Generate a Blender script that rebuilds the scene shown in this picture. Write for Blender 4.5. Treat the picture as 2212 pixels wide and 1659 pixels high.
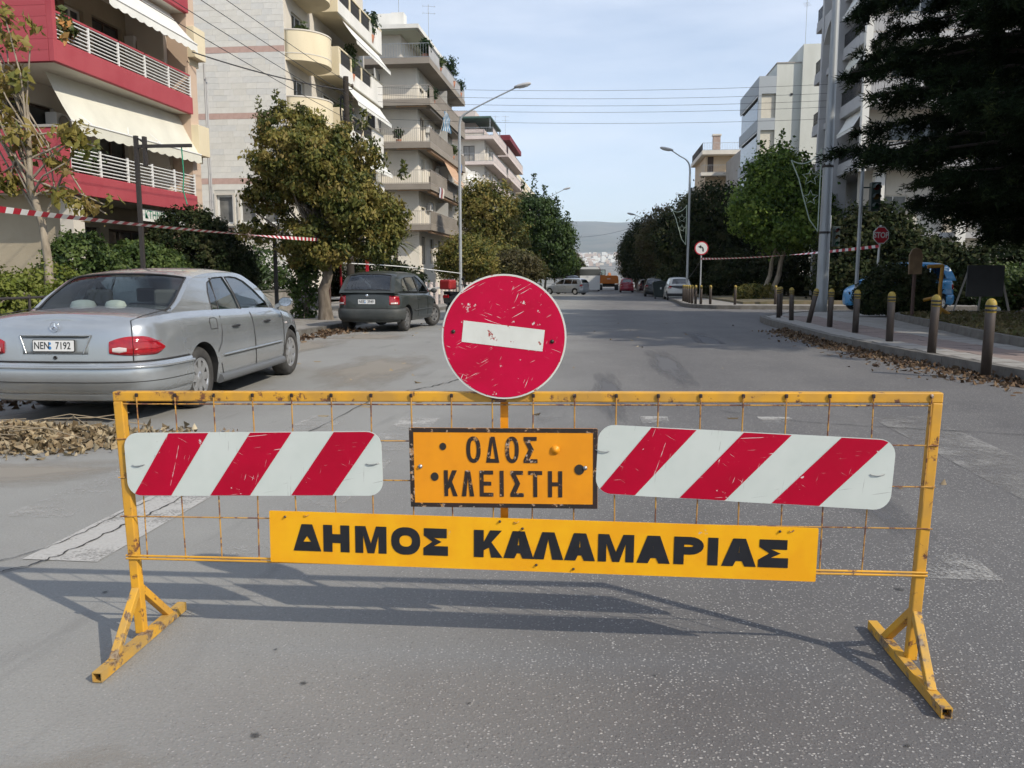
import bpy, math, random
import numpy as np
from mathutils import Vector, Matrix
from mathutils.geometry import tessellate_polygon

for o in list(bpy.data.objects):
    bpy.data.objects.remove(o)
scene = bpy.context.scene
COL = scene.collection
R = math.radians

# ---------------------------------------------------------------- camera, sky, sun, exposure
cam_d = bpy.data.cameras.new("camera")
cam_d.sensor_width = 36.0
cam_d.lens = 36.0 * 1790 / 2212
cam_d.clip_end = 40000
cam_d.clip_start = 0.05
cam = bpy.data.objects.new("camera", cam_d)
COL.objects.link(cam)
cam.location = (0, 0, 1.36)
cam.rotation_euler = (R(90) - math.atan(239.5 / 1790), 0, R(6.13))
scene.camera = cam

SUN_DIR = Vector((1.14, -0.69, 1.0)).normalized()      # towards the sun
world = bpy.data.worlds.new("World")
scene.world = world
world.use_nodes = True
wn = world.node_tree
wn.nodes.clear()
w_out = wn.nodes.new("ShaderNodeOutputWorld")
w_bg = wn.nodes.new("ShaderNodeBackground")
w_sky = wn.nodes.new("ShaderNodeTexSky")
w_sky.sky_type = 'NISHITA'
w_sky.sun_disc = False
w_sky.sun_elevation = math.asin(SUN_DIR.z)
w_sky.sun_rotation = math.atan2(SUN_DIR.x, SUN_DIR.y)
w_sky.altitude = 20
w_sky.air_density = 1.0
w_sky.dust_density = 0.7
w_sky.ozone_density = 2.0
w_bg.inputs[1].default_value = 0.142
# thin high cloud veil over the whole dome
w_tc = wn.nodes.new("ShaderNodeTexCoord")
w_map = wn.nodes.new("ShaderNodeMapping")
w_map.inputs['Scale'].default_value = (1.0, 1.0, 4.5)
w_noise = wn.nodes.new("ShaderNodeTexNoise")
w_noise.inputs['Scale'].default_value = 2.1
w_noise.inputs['Detail'].default_value = 6
w_noise.inputs['Roughness'].default_value = 0.55
w_ramp = wn.nodes.new("ShaderNodeMapRange")
w_ramp.inputs[1].default_value = 0.32
w_ramp.inputs[2].default_value = 0.75
w_ramp.inputs[3].default_value = 0.22
w_ramp.inputs[4].default_value = 0.86
w_mix = wn.nodes.new("ShaderNodeMixRGB")
w_mix.inputs[2].default_value = (5.9, 6.4, 7.35, 1)
wn.links.new(w_tc.outputs['Generated'], w_map.inputs[0])
wn.links.new(w_map.outputs[0], w_noise.inputs['Vector'])
wn.links.new(w_noise.outputs[0], w_ramp.inputs[0])
wn.links.new(w_ramp.outputs[0], w_mix.inputs[0])
wn.links.new(w_sky.outputs[0], w_mix.inputs[1])
wn.links.new(w_mix.outputs[0], w_bg.inputs[0])
wn.links.new(w_bg.outputs[0], w_out.inputs[0])

sun_d = bpy.data.lights.new("sun", 'SUN')
sun_d.energy = 3.9
sun_d.angle = R(0.6)
sun_d.color = (1.0, 0.91, 0.775)
sun = bpy.data.objects.new("sun", sun_d)
COL.objects.link(sun)
sun.rotation_euler = SUN_DIR.to_track_quat('Z', 'Y').to_euler()

scene.render.engine = 'CYCLES'
scene.view_settings.view_transform = 'Standard'
scene.view_settings.look = 'None'
scene.view_settings.exposure = 0.15
scene.view_settings.gamma = 1.0
scene.view_settings.use_curve_mapping = False
scene.cycles.use_denoising = True
scene.cycles.use_adaptive_sampling = True
scene.cycles.adaptive_threshold = 0.025
scene.cycles.max_bounces = 6
scene.cycles.diffuse_bounces = 3
scene.cycles.glossy_bounces = 3
scene.cycles.transparent_max_bounces = 12
scene.cycles.volume_bounces = 1
scene.cycles.sample_clamp_indirect = 6
scene.cycles.caustics_reflective = False
scene.cycles.caustics_refractive = False

# ---------------------------------------------------------------- helpers
def gz(y):
    """height of the road: level here, then a slight fall down the street"""
    t = max(0.0, y - 14)
    return -0.011 * t * t / (t + 6)

class MB:
    def __init__(self):
        self.v = []; self.f = []; self.m = []; self.s = []
    def add(self, vs, fs, mat=0, smooth=False):
        b = len(self.v)
        self.v.extend([tuple(p) for p in vs])
        for f in fs:
            self.f.append(tuple(i + b for i in f)); self.m.append(mat); self.s.append(smooth)
    def box(self, lo, hi, mat=0):
        x0, y0, z0 = lo; x1, y1, z1 = hi
        self.add([(x0,y0,z0),(x1,y0,z0),(x1,y1,z0),(x0,y1,z0),(x0,y0,z1),(x1,y0,z1),(x1,y1,z1),(x0,y1,z1)],
                 [(0,3,2,1),(4,5,6,7),(0,1,5,4),(1,2,6,5),(2,3,7,6),(3,0,4,7)], mat)
        return self
    def cbox(self, c, s, mat=0, M=None):
        h = [k / 2 for k in s]
        vs = [Vector((sx*h[0], sy*h[1], sz*h[2])) for sz in (-1,1) for sx, sy in ((-1,-1),(1,-1),(1,1),(-1,1))]
        if M is not None: vs = [M @ q for q in vs]
        vs = [q + Vector(c) for q in vs]
        self.add(vs, [(0,3,2,1),(4,5,6,7),(0,1,5,4),(1,2,6,5),(2,3,7,6),(3,0,4,7)], mat)
        return self
    def bar(self, p0, p1, w, h=None, mat=0, up=(0,0,1)):
        h = w if h is None else h
        p0 = Vector(p0); p1 = Vector(p1); d = (p1 - p0).normalized()
        up = Vector(up)
        if abs(d.dot(up)) > 0.98: up = Vector((0,1,0))
        a = d.cross(up).normalized(); b = a.cross(d).normalized()
        vs = [p + a*sx*w/2 + b*sz*h/2 for p in (p0, p1) for sx, sz in ((-1,-1),(1,-1),(1,1),(-1,1))]
        self.add(vs, [(0,1,2,3),(4,7,6,5),(0,4,5,1),(1,5,6,2),(2,6,7,3),(3,7,4,0)], mat)
        return self
    def tube(self, pts, r, n=8, mat=0, caps=True, closed=False):
        pts = [Vector(p) for p in pts]; k = len(pts)
        rs = r if isinstance(r, (list, tuple)) else [r]*k
        rings = []; prev = None
        for i, p in enumerate(pts):
            if closed: d = pts[(i+1) % k] - pts[i-1]
            else: d = pts[min(i+1, k-1)] - pts[max(i-1, 0)]
            if d.length < 1e-9: d = Vector((0,0,1))
            d.normalize()
            if prev is None:
                a = d.cross(Vector((0,0,1)))
                if a.length < 1e-3: a = d.cross(Vector((0,1,0)))
                a.normalize()
            else:
                a = prev - d * prev.dot(d)
                if a.length < 1e-6: a = d.orthogonal()
                a.normalize()
            prev = a; b = d.cross(a)
            rings.append([p + (a*math.cos(2*math.pi*j/n) + b*math.sin(2*math.pi*j/n))*rs[i] for j in range(n)])
        vs = [q for ring in rings for q in ring]
        fs = []
        for i in range(k if closed else k-1):
            i2 = (i+1) % k
            for j in range(n):
                j2 = (j+1) % n
                fs.append((i*n+j, i*n+j2, i2*n+j2, i2*n+j))
        self.add(vs, fs, mat, True)
        if caps and not closed:
            self.add(rings[0], [tuple(range(n-1,-1,-1))], mat); self.add(rings[-1], [tuple(range(n))], mat)
        return self
    def lathe(self, prof, n=20, M=None, mat=0, smooth=True):
        M = M or Matrix.Identity(4)
        vs = []
        for r, z in prof:
            for j in range(n):
                a = 2*math.pi*j/n
                vs.append(M @ Vector((r*math.cos(a), r*math.sin(a), z)))
        fs = []
        for i in range(len(prof)-1):
            for j in range(n):
                j2 = (j+1) % n
                fs.append((i*n+j, i*n+j2, (i+1)*n+j2, (i+1)*n+j))
        self.add(vs, fs, mat, smooth)
        return self
    def poly(self, loops, M, mat=0, flip=False):
        """flat polygon with holes; loops of (x,y); M maps (x,y,0) to 3D"""
        allp = [p for l in loops for p in l]
        tris = tessellate_polygon([[Vector((p[0], p[1], 0)) for p in l] for l in loops])
        vs = [M @ Vector((p[0], p[1], 0)) for p in allp]
        fs = []
        for t in tris:
            a, b, c = [allp[i] for i in t]
            ar = (b[0]-a[0])*(c[1]-a[1]) - (b[1]-a[1])*(c[0]-a[0])
            t = tuple(t) if (ar > 0) != flip else tuple(reversed(t))
            fs.append(t)
        self.add(vs, fs, mat)
        return self
    def prism(self, loops, z0, z1, M=None, mat=0, smooth_side=False):
        M = M or Matrix.Identity(4)
        self.poly(loops, M @ Matrix.Translation((0,0,z1)), mat)
        self.poly(loops, M @ Matrix.Translation((0,0,z0)), mat, True)
        for l in loops:
            n = len(l)
            vs = [M @ Vector((p[0], p[1], z0)) for p in l] + [M @ Vector((p[0], p[1], z1)) for p in l]
            ar = sum(l[i][0]*l[(i+1)%n][1]-l[(i+1)%n][0]*l[i][1] for i in range(n))
            if l is not loops[0]: ar = -ar
            fs = [(i,(i+1)%n,n+(i+1)%n,n+i) if ar > 0 else (i,n+i,n+(i+1)%n,(i+1)%n) for i in range(n)]
            self.add(vs, fs, mat, smooth_side)
        return self
    def grid(self, rows, mat=0, smooth=True, close=False, flip=False):
        k = len(rows); n = len(rows[0])
        vs = [p for r in rows for p in r]
        fs = []
        for i in range(k-1):
            for j in range(n if close else n-1):
                j2 = (j+1) % n
                f = (i*n+j, i*n+j2, (i+1)*n+j2, (i+1)*n+j)
                fs.append(tuple(reversed(f)) if flip else f)
        self.add(vs, fs, mat, smooth)
        return self
    def mesh(self, name, mats):
        me = bpy.data.meshes.new(name)
        me.from_pydata([tuple(p) for p in self.v], [], self.f)
        for m in (mats if isinstance(mats, (list, tuple)) else [mats]): me.materials.append(m)
        me.polygons.foreach_set('material_index', self.m)
        me.polygons.foreach_set('use_smooth', self.s)
        me.update()
        return me
    def build(self, name, mats, parent=None, loc=None, rotz=0, bevel=0):
        o = bpy.data.objects.new(name, self.mesh(name, mats))
        COL.objects.link(o)
        if parent: o.parent = parent
        if loc is not None: o.location = loc
        if rotz: o.rotation_euler.z = rotz
        if bevel:
            b = o.modifiers.new("bevel", 'BEVEL'); b.width = bevel; b.segments = 2; b.limit_method = 'ANGLE'
        return o

def inst(me, name, parent=None, loc=(0,0,0), rot=(0,0,0), scale=(1,1,1)):
    o = bpy.data.objects.new(name, me)
    COL.objects.link(o)
    o.parent = parent
    o.location = loc; o.rotation_euler = rot; o.scale = scale
    return o

def tag(o, label, cat, group=None, kind=None):
    o['label'] = label; o['category'] = cat
    if group: o['group'] = group
    if kind: o['kind'] = kind
    return o

def thing(name, label, cat, loc=(0,0,0), rotz=0, group=None):
    o = bpy.data.objects.new(name, None)
    o.empty_display_size = 0.2
    COL.objects.link(o)
    o.location = loc; o.rotation_euler = (0,0,rotz)
    return tag(o, label, cat, group)

def structure(o, kind='structure', label=None):
    o['kind'] = kind
    if label: o['label'] = label
    return o

def copy_tree(root, loc=None, rotz=None, label=None, parent=None):
    c = root.copy(); COL.objects.link(c)
    c.parent = parent
    if loc is not None: c.location = loc
    if rotz is not None: c.rotation_euler = (0,0,rotz)
    if label: c['label'] = label
    for ch in [k for k in bpy.data.objects if k.parent == root]:
        copy_tree(ch, parent=c)
    return c

# ---------------------------------------------------------------- materials
def _n(nt, t, **kw):
    n = nt.nodes.new(t)
    for k, v in kw.items(): setattr(n, k, v)
    return n

def mat(name, col, rough=0.6, metal=0.0, col2=None, scale=8.0, detail=4, lo=0.35, hi=0.65, bump=0.0, bscale=None,
        stretch=None, coat=0.0, spec=0.5, emit=None, coords='Object'):
    m = bpy.data.materials.new(name); m.use_nodes = True
    nt = m.node_tree; p = nt.nodes['Principled BSDF']
    p.inputs['Base Color'].default_value = (*col, 1)
    p.inputs['Roughness'].default_value = rough
    p.inputs['Metallic'].default_value = metal
    p.inputs['Specular IOR Level'].default_value = spec
    if coat:
        p.inputs['Coat Weight'].default_value = coat; p.inputs['Coat Roughness'].default_value = 0.06
    if emit:
        p.inputs['Emission Color'].default_value = (*emit[0], 1); p.inputs['Emission Strength'].default_value = emit[1]
    if col2 is not None or bump:
        tc = _n(nt, 'ShaderNodeTexCoord'); mp = _n(nt, 'ShaderNodeMapping')
        nt.links.new(tc.outputs[coords], mp.inputs[0])
        if stretch: mp.inputs['Scale'].default_value = stretch
        if col2 is not None:
            nz = _n(nt, 'ShaderNodeTexNoise'); nz.inputs['Scale'].default_value = scale; nz.inputs['Detail'].default_value = detail
            nz.inputs['Roughness'].default_value = 0.62
            nt.links.new(mp.outputs[0], nz.inputs['Vector'])
            mr = _n(nt, 'ShaderNodeMapRange'); mr.inputs[1].default_value = lo; mr.inputs[2].default_value = hi
            nt.links.new(nz.outputs[0], mr.inputs[0])
            mx = _n(nt, 'ShaderNodeMixRGB'); mx.inputs[1].default_value = (*col, 1); mx.inputs[2].default_value = (*col2, 1)
            nt.links.new(mr.outputs[0], mx.inputs[0]); nt.links.new(mx.outputs[0], p.inputs['Base Color'])
        if bump:
            nb = _n(nt, 'ShaderNodeTexNoise'); nb.inputs['Scale'].default_value = bscale or scale*3; nb.inputs['Detail'].default_value = 5
            nt.links.new(mp.outputs[0], nb.inputs['Vector'])
            bp = _n(nt, 'ShaderNodeBump'); bp.inputs['Strength'].default_value = bump; bp.inputs['Distance'].default_value = 0.02
            nt.links.new(nb.outputs[0], bp.inputs['Height']); nt.links.new(bp.outputs[0], p.inputs['Normal'])
    return m

def worn(name, col, under, scale=6.0, cut=0.62, soft=0.03, col_b=None, stretch=None, rough=0.5, metal=0, under2=None, streak=None, spec=0.5):
    """paint `col` (mottled with col_b) chipped off to `under` where a noise is high; streak = second stretched noise for scratches"""
    m = bpy.data.materials.new(name); m.use_nodes = True
    nt = m.node_tree; p = nt.nodes['Principled BSDF']
    p.inputs['Roughness'].default_value = rough; p.inputs['Metallic'].default_value = metal
    p.inputs['Specular IOR Level'].default_value = spec
    tc = _n(nt, 'ShaderNodeTexCoord')
    def noise(sc, det, st=None, off=(0,0,0), rg=0.6, dist=0.0, rot=0.0):
        mp = _n(nt, 'ShaderNodeMapping'); mp.inputs['Location'].default_value = off; src = tc.outputs['Object']
        if rot:
            vr = _n(nt, 'ShaderNodeVectorRotate', rotation_type='Y_AXIS'); vr.inputs['Angle'].default_value = rot; nt.links.new(src, vr.inputs['Vector']); src = vr.outputs[0]
        if st: mp.inputs['Scale'].default_value = st
        nt.links.new(src, mp.inputs[0])
        nz = _n(nt, 'ShaderNodeTexNoise'); nz.inputs['Scale'].default_value = sc; nz.inputs['Detail'].default_value = det
        nz.inputs['Roughness'].default_value = rg; nz.inputs['Distortion'].default_value = dist
        nt.links.new(mp.outputs[0], nz.inputs['Vector']); return nz.outputs[0]
    def rng(v, a, b):
        mr = _n(nt, 'ShaderNodeMapRange'); mr.inputs[1].default_value = a; mr.inputs[2].default_value = b
        nt.links.new(v, mr.inputs[0]); return mr.outputs[0]
    def mix(f, a, b):
        mx = _n(nt, 'ShaderNodeMixRGB'); nt.links.new(f, mx.inputs[0])
        for k, c in ((1, a), (2, b)):
            if isinstance(c, tuple): mx.inputs[k].default_value = (*c, 1)
            else: nt.links.new(c, mx.inputs[k])
        return mx.outputs[0]
    base = mix(rng(noise(scale*0.35, 3), 0.4, 0.62), col, col_b) if col_b else mix(rng(noise(3, 2), 0.4, 0.6), col, tuple(c*0.9 for c in col))
    und = mix(rng(noise(scale*4, 3), 0.4, 0.6), under, under2) if under2 else under
    out = base
    msk = rng(noise(scale, 6, stretch, (3.1, 1.7, 5.3), 0.68), cut, cut+soft)
    if not isinstance(und, tuple): out = mix(msk, out, und)
    else: out = mix(msk, out, und)
    if streak:
        for (ln, wd, rot, ct) in streak:
            # short scratches: noise drawn out along one direction, broken up by a coarse mask
            s1 = rng(noise(1.0, 2, (ln, 1.0, wd), (ln*3.1, 2.2, 0.7), 0.5, 0.4, rot), ct, ct+0.02)
            s2 = rng(noise(9.0, 3, None, (ln*7, 1.2, 3.7)), 0.52, 0.60)
            ml = _n(nt, 'ShaderNodeMath', operation='MULTIPLY'); nt.links.new(s1, ml.inputs[0]); nt.links.new(s2, ml.inputs[1])
            out = mix(ml.outputs[0], out, und)
    nt.links.new(out, p.inputs['Base Color'])
    bp = _n(nt, 'ShaderNodeBump'); bp.inputs['Strength'].default_value = 0.25; bp.inputs['Distance'].default_value = 0.003
    nt.links.new(msk, bp.inputs['Height']); bp.invert = True; nt.links.new(bp.outputs[0], p.inputs['Normal'])
    return m

def leaf_mat(name, cols, rough=0.55, trans=0.3, spec=0.25):
    """foliage: each leaf takes its own shade from the leaf_tone face attribute"""
    m = bpy.data.materials.new(name); m.use_nodes = True
    nt = m.node_tree; p = nt.nodes['Principled BSDF']
    at = _n(nt, 'ShaderNodeAttribute', attribute_name='leaf_tone')
    rp = _n(nt, 'ShaderNodeValToRGB')
    els = rp.color_ramp.elements
    while len(els) < len(cols): els.new(0.5)
    for i, c in enumerate(cols):
        els[i].position = i / max(1, len(cols)-1); els[i].color = (*c, 1)
    nt.links.new(at.outputs['Fac'], rp.inputs[0])
    nt.links.new(rp.outputs[0], p.inputs['Base Color'])
    p.inputs['Roughness'].default_value = rough
    p.inputs['Specular IOR Level'].default_value = spec
    tr = _n(nt, 'ShaderNodeBsdfTranslucent'); mx = _n(nt, 'ShaderNodeMixShader'); mx.inputs[0].default_value = trans
    nt.links.new(rp.outputs[0], tr.inputs[0])
    nt.links.new(p.outputs[0], mx.inputs[1]); nt.links.new(tr.outputs[0], mx.inputs[2])
    nt.links.new(mx.outputs[0], nt.nodes['Material Output'].inputs[0])
    return m

def glass_mat(name, tint=(0.32, 0.38, 0.36), refl=0.12, rough=0.02, gain=1.6):
    m = bpy.data.materials.new(name); m.use_nodes = True
    nt = m.node_tree; nt.nodes.remove(nt.nodes['Principled BSDF'])
    t = _n(nt, 'ShaderNodeBsdfTransparent'); t.inputs[0].default_value = (*tint, 1)
    g = _n(nt, 'ShaderNodeBsdfGlossy'); g.inputs['Roughness'].default_value = rough
    fr = _n(nt, 'ShaderNodeFresnel'); fr.inputs[0].default_value = 1.5
    ad = _n(nt, 'ShaderNodeMath', operation='MULTIPLY_ADD'); ad.inputs[1].default_value = gain; ad.inputs[2].default_value = refl * 0.5
    mx = _n(nt, 'ShaderNodeMixShader')
    nt.links.new(fr.outputs[0], ad.inputs[0]); nt.links.new(ad.outputs[0], mx.inputs[0])
    nt.links.new(t.outputs[0], mx.inputs[1]); nt.links.new(g.outputs[0], mx.inputs[2])
    nt.links.new(mx.outputs[0], nt.nodes['Material Output'].inputs[0])
    return m

def leaves_mesh(name, pts, nrm, size, material, rng, droop=0.0, aspect=1.7, jitter=0.9, tone=None, bend=0.18, vary=(0.45, 1.55)):
    """one mesh of n small folded leaves (two triangles pairs each) at pts, facing roughly nrm"""
    n = len(pts)
    nrm = nrm + rng.normal(0, jitter, (n, 3))
    nrm /= np.linalg.norm(nrm, axis=1)[:, None] + 1e-9
    a = rng.normal(0, 1, (n, 3)); a[:, 2] -= droop
    a -= nrm * np.sum(a*nrm, axis=1)[:, None]
    a /= np.linalg.norm(a, axis=1)[:, None] + 1e-9
    b = np.cross(nrm, a)
    s = (size * rng.uniform(vary[0], vary[1], n))[:, None]
    L = a * s * aspect * 0.5; W = b * s * 0.5; B = nrm * s * bend
    v = np.empty((n, 4, 3))
    v[:, 0] = pts - L; v[:, 1] = pts + W - B; v[:, 2] = pts + L; v[:, 3] = pts - W - B
    me = bpy.data.meshes.new(name)
    me.vertices.add(n*4); me.vertices.foreach_set('co', v.reshape(-1).astype(np.float32))
    tri = np.array([[0,1,2],[0,2,3]])
    idx = (np.arange(n)[:, None, None]*4 + tri[None]).reshape(-1)
    me.loops.add(n*6); me.loops.foreach_set('vertex_index', idx.astype(np.int32))
    me.polygons.add(n*2)
    me.polygons.foreach_set('loop_start', (np.arange(n*2)*3).astype(np.int32))
    try: me.polygons.foreach_set('loop_total', np.full(n*2, 3, np.int32))
    except Exception: pass
    t = rng.uniform(0, 1, n) if tone is None else np.clip(tone + rng.normal(0, 0.15, n), 0, 1)
    at = me.attributes.new('leaf_tone', 'FLOAT', 'FACE')
    at.data.foreach_set('value', np.repeat(t, 2).astype(np.float32))
    me.materials.append(material)
    me.update(); me.validate()
    return me

def blob_points(rng, blobs, clumps, per, spread, shell=0.75):
    """clump centres near the surface of ellipsoids, leaves scattered round each clump; returns points, outward normals, tone per leaf"""
    vol = np.array([b[3]*b[4]*b[5] for b in blobs]) ** 0.7; vol = vol/vol.sum()
    P = []; N = []; T = []
    pick = rng.choice(len(blobs), clumps, p=vol)
    for k in pick:
        b = blobs[k]; c = np.array(b[:3]); r = np.array(b[3:6])
        d = rng.normal(0, 1, 3); d /= np.linalg.norm(d)
        rad = shell + (1-shell)*rng.uniform(-0.8, 1.15)
        cc = c + d*r*rad
        m = int(per * rng.uniform(0.5, 1.5))
        q = rng.normal(0, 1, (m, 3)) * spread * rng.uniform(0.6, 1.3)
        q[:, 2] *= 0.8
        P.append(cc + q); N.append(np.repeat(d[None], m, 0) + 0.6*q/(spread+1e-6)*0.5 + np.array([0,0,0.35]))
        T.append(np.full(m, rng.uniform(0, 1)))
    return np.concatenate(P), np.concatenate(N), np.concatenate(T)

def limbs(mb, rng, base, top, r0, tips, r1=0.015, n=7, wob=0.06, start=0.45):
    """tapered trunk from base to top with limbs reaching the given tips"""
    base = Vector(base); top = Vector(top); k = 7
    pts = []; rs = []
    for i in range(k):
        t = i/(k-1)
        p = base.lerp(top, t) + Vector((rng.normal(0, wob), rng.normal(0, wob), 0))*(0 if i == 0 else 1)
        pts.append(p); rs.append(r0*(1.25 if i == 0 else 1)*(1-0.6*t))
    mb.tube(pts, rs, n)
    for tp in tips:
        tp = Vector(tp); t = start + (1-start)*rng.uniform(0, 1)
        j = t*(k-1); i = min(int(j), k-2); s = pts[i].lerp(pts[i+1], j-i)
        mid = s.lerp(tp, 0.5) + Vector((rng.normal(0, .1), rng.normal(0, .1), abs(rng.normal(0, .12))))
        rr = max(r1, r0*0.42*(1-0.5*t))
        mb.tube([s, s.lerp(mid, .6), mid, tp], [rr, rr*.8, rr*.6, r1], 5)

TREE_BARK = mat('bark_grey', (0.20, 0.17, 0.135), 0.9, col2=(0.10, 0.08, 0.06), scale=9, stretch=(1,1,0.25), bump=0.6, bscale=18)
TREE_BARK_PALE = mat('bark_pale', (0.36, 0.31, 0.24), 0.9, col2=(0.20, 0.165, 0.12), scale=7, stretch=(1,1,0.3), bump=0.5, bscale=16)

def tree(name, label, cat, loc, blobs, height, r0, leafm, clumps, per, spread, leaf, seed, bark=None, group=None, trunk_top=None,
         droop=0.3, shell=0.75, lean=(0,0), aspect=1.7, ntips=14, extra=None, start=0.45):
    rng = np.random.default_rng(seed)
    t = thing(name, label, cat, loc, 0, group)
    P, N, T = blob_points(rng, blobs, clumps, per, spread, shell)
    if extra is not None:
        P = np.concatenate([P, extra[0]]); N = np.concatenate([N, extra[1]]); T = np.concatenate([T, extra[2]])
    me = leaves_mesh('crown', P, N, leaf, leafm, rng, droop, aspect, tone=T)
    inst(me, 'crown', t)
    mb = MB()
    idx = rng.choice(len(P), ntips, replace=False)
    tt = trunk_top or (lean[0], lean[1], height)
    limbs(mb, rng, (0,0,-0.05), tt, r0, [P[i] for i in idx], start=start)
    mb.build('trunk', bark or TREE_BARK, t)
    return t

def catmull(pts, per=8, closed=False):
    P = [Vector(p) for p in pts]; n = len(P); out = []
    for i in range(n if closed else n-1):
        p0 = P[(i-1) % n] if (closed or i > 0) else P[0]
        p1 = P[i]; p2 = P[(i+1) % n]
        p3 = P[(i+2) % n] if (closed or i+2 < n) else P[-1]
        for j in range(per):
            t = j/per
            out.append(0.5*((2*p1) + (p2-p0)*t + (2*p0-5*p1+4*p2-p3)*t*t + (3*p1-p0-3*p2+p3)*t**3))
    if not closed: out.append(P[-1])
    return out

def text_mesh(s, size, material, name='lettering', space=1.0, xscale=1.0, offset=0.0):
    cu = bpy.data.curves.new('lettering', 'FONT'); cu.body = s; cu.size = size; cu.space_character = space
    cu.align_x = 'CENTER'; cu.align_y = 'CENTER'; cu.resolution_u = 3; cu.offset = offset
    ob = bpy.data.objects.new('lettering', cu); COL.objects.link(ob)
    dg = bpy.context.evaluated_depsgraph_get()
    me = bpy.data.meshes.new_from_object(ob.evaluated_get(dg))
    bpy.data.objects.remove(ob); bpy.data.curves.remove(cu)
    me.name = name
    me.materials.clear(); me.materials.append(material)
    if xscale != 1: me.transform(Matrix.Scale(xscale, 4, (1,0,0)))
    return me
# ---------------------------------------------------------------- the ground, road, pavements
def asphalt():
    m = bpy.data.materials.new('asphalt'); m.use_nodes = True
    nt = m.node_tree; p = nt.nodes['Principled BSDF']
    tc = _n(nt, 'ShaderNodeTexCoord'); obj = tc.outputs['Object']
    def noise(sc, det, rg=0.6, st=None, off=(0,0,0)):
        mp = _n(nt, 'ShaderNodeMapping'); mp.inputs['Location'].default_value = off
        if st: mp.inputs['Scale'].default_value = st
        nt.links.new(obj, mp.inputs[0])
        z = _n(nt, 'ShaderNodeTexNoise'); z.inputs['Scale'].default_value = sc; z.inputs['Detail'].default_value = det; z.inputs['Roughness'].default_value = rg
        nt.links.new(mp.outputs[0], z.inputs['Vector']); return z.outputs[0]
    def rng(v, a, b, c=0.0, d=1.0):
        mr = _n(nt, 'ShaderNodeMapRange'); mr.inputs[1].default_value = a; mr.inputs[2].default_value = b
        mr.inputs[3].default_value = c; mr.inputs[4].default_value = d
        nt.links.new(v, mr.inputs[0]); return mr.outputs[0]
    def mix(f, a, b, bt='MIX'):
        mx = _n(nt, 'ShaderNodeMixRGB', blend_type=bt)
        for k, c in ((0, f), (1, a), (2, b)):
            if isinstance(c, tuple): mx.inputs[k].default_value = (*c, 1)
            elif isinstance(c, float): mx.inputs[k].default_value = c
            else: nt.links.new(c, mx.inputs[k])
        return mx.outputs[0]
    sep = _n(nt, 'ShaderNodeSeparateXYZ'); nt.links.new(obj, sep.inputs[0])
    # worn, stone-showing wheel track to the right of a line, dusty smooth margin on the left
    add = _n(nt, 'ShaderNodeMath', operation='MULTIPLY_ADD'); add.inputs[1].default_value = 2.6
    nt.links.new(noise(0.55, 3), add.inputs[0]); nt.links.new(sep.outputs['X'], add.inputs[2])
    rough_zone = rng(add.outputs[0], -0.6, 1.8)
    base = mix(rough_zone, (0.300, 0.298, 0.278), (0.112, 0.109, 0.110))
    base = mix(rng(noise(0.8, 5, 0.6, None, (4,2,0)), 0.35, 0.7, 0.0, 0.45), base, (0.19, 0.184, 0.176))
    base = mix(rng(noise(0.22, 3, 0.5, (3.0, 0.5, 1), (9,1,0)), 0.4, 0.7, 0.0, 0.35), base, (0.24, 0.23, 0.215))
    # oil drips and dark repairs along the lanes
    base = mix(rng(noise(1.6, 4, 0.6, (2.2, 0.35, 1), (1,7,0)), 0.60, 0.72, 0.0, 0.30), base, (0.10, 0.098, 0.098))
    # fine grain
    fine = noise(95, 3, 0.7)
    base = mix(rng(fine, 0.35, 0.75, 0.0, 0.5), base, mix(rough_zone, (0.17, 0.168, 0.16), (0.062, 0.061, 0.063)))
    vo = _n(nt, 'ShaderNodeTexVoronoi'); vo.inputs['Scale'].default_value = 84
    wv = _n(nt, 'ShaderNodeTexNoise'); wv.inputs['Scale'].default_value = 38; wv.inputs['Detail'].default_value = 2; nt.links.new(obj, wv.inputs['Vector'])
    wa = _n(nt, 'ShaderNodeVectorMath', operation='MULTIPLY_ADD'); wa.inputs[1].default_value = (.016,.016,.016); nt.links.new(wv.outputs['Color'], wa.inputs[0]); nt.links.new(obj, wa.inputs[2])
    nt.links.new(wa.outputs[0], vo.inputs['Vector'])
    sc = _n(nt, 'ShaderNodeSeparateColor'); nt.links.new(vo.outputs['Color'], sc.inputs[0])
    stone = rng(vo.outputs['Distance'], 0.42, 0.26)
    gate = rng(sc.outputs[0], 0.25, 0.60)
    mm = _n(nt, 'ShaderNodeMath', operation='MULTIPLY'); nt.links.new(stone, mm.inputs[0]); nt.links.new(gate, mm.inputs[1])
    m2 = _n(nt, 'ShaderNodeMath', operation='MULTIPLY'); nt.links.new(mm.outputs[0], m2.inputs[0])
    dens = _n(nt, 'ShaderNodeMath', operation='MULTIPLY'); nt.links.new(rng(rough_zone, 0, 1, 0.28, 1.0), dens.inputs[0]); nt.links.new(rng(noise(2.3, 5, 0.65, (1,1,1), (5,5,0)), 0.30, 0.55, 0.45, 1.0), dens.inputs[1]); nt.links.new(dens.outputs[0], m2.inputs[1])
    stonecol = mix(sc.outputs[1], (0.12, 0.117, 0.114), (0.45, 0.435, 0.415))
    base = mix(m2.outputs[0], base, stonecol)
    # bigger scattered chippings
    v2 = _n(nt, 'ShaderNodeTexVoronoi'); v2.inputs['Scale'].default_value = 48
    nt.links.new(obj, v2.inputs['Vector'])
    s2 = _n(nt, 'ShaderNodeSeparateColor'); nt.links.new(v2.outputs['Color'], s2.inputs[0])
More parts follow.
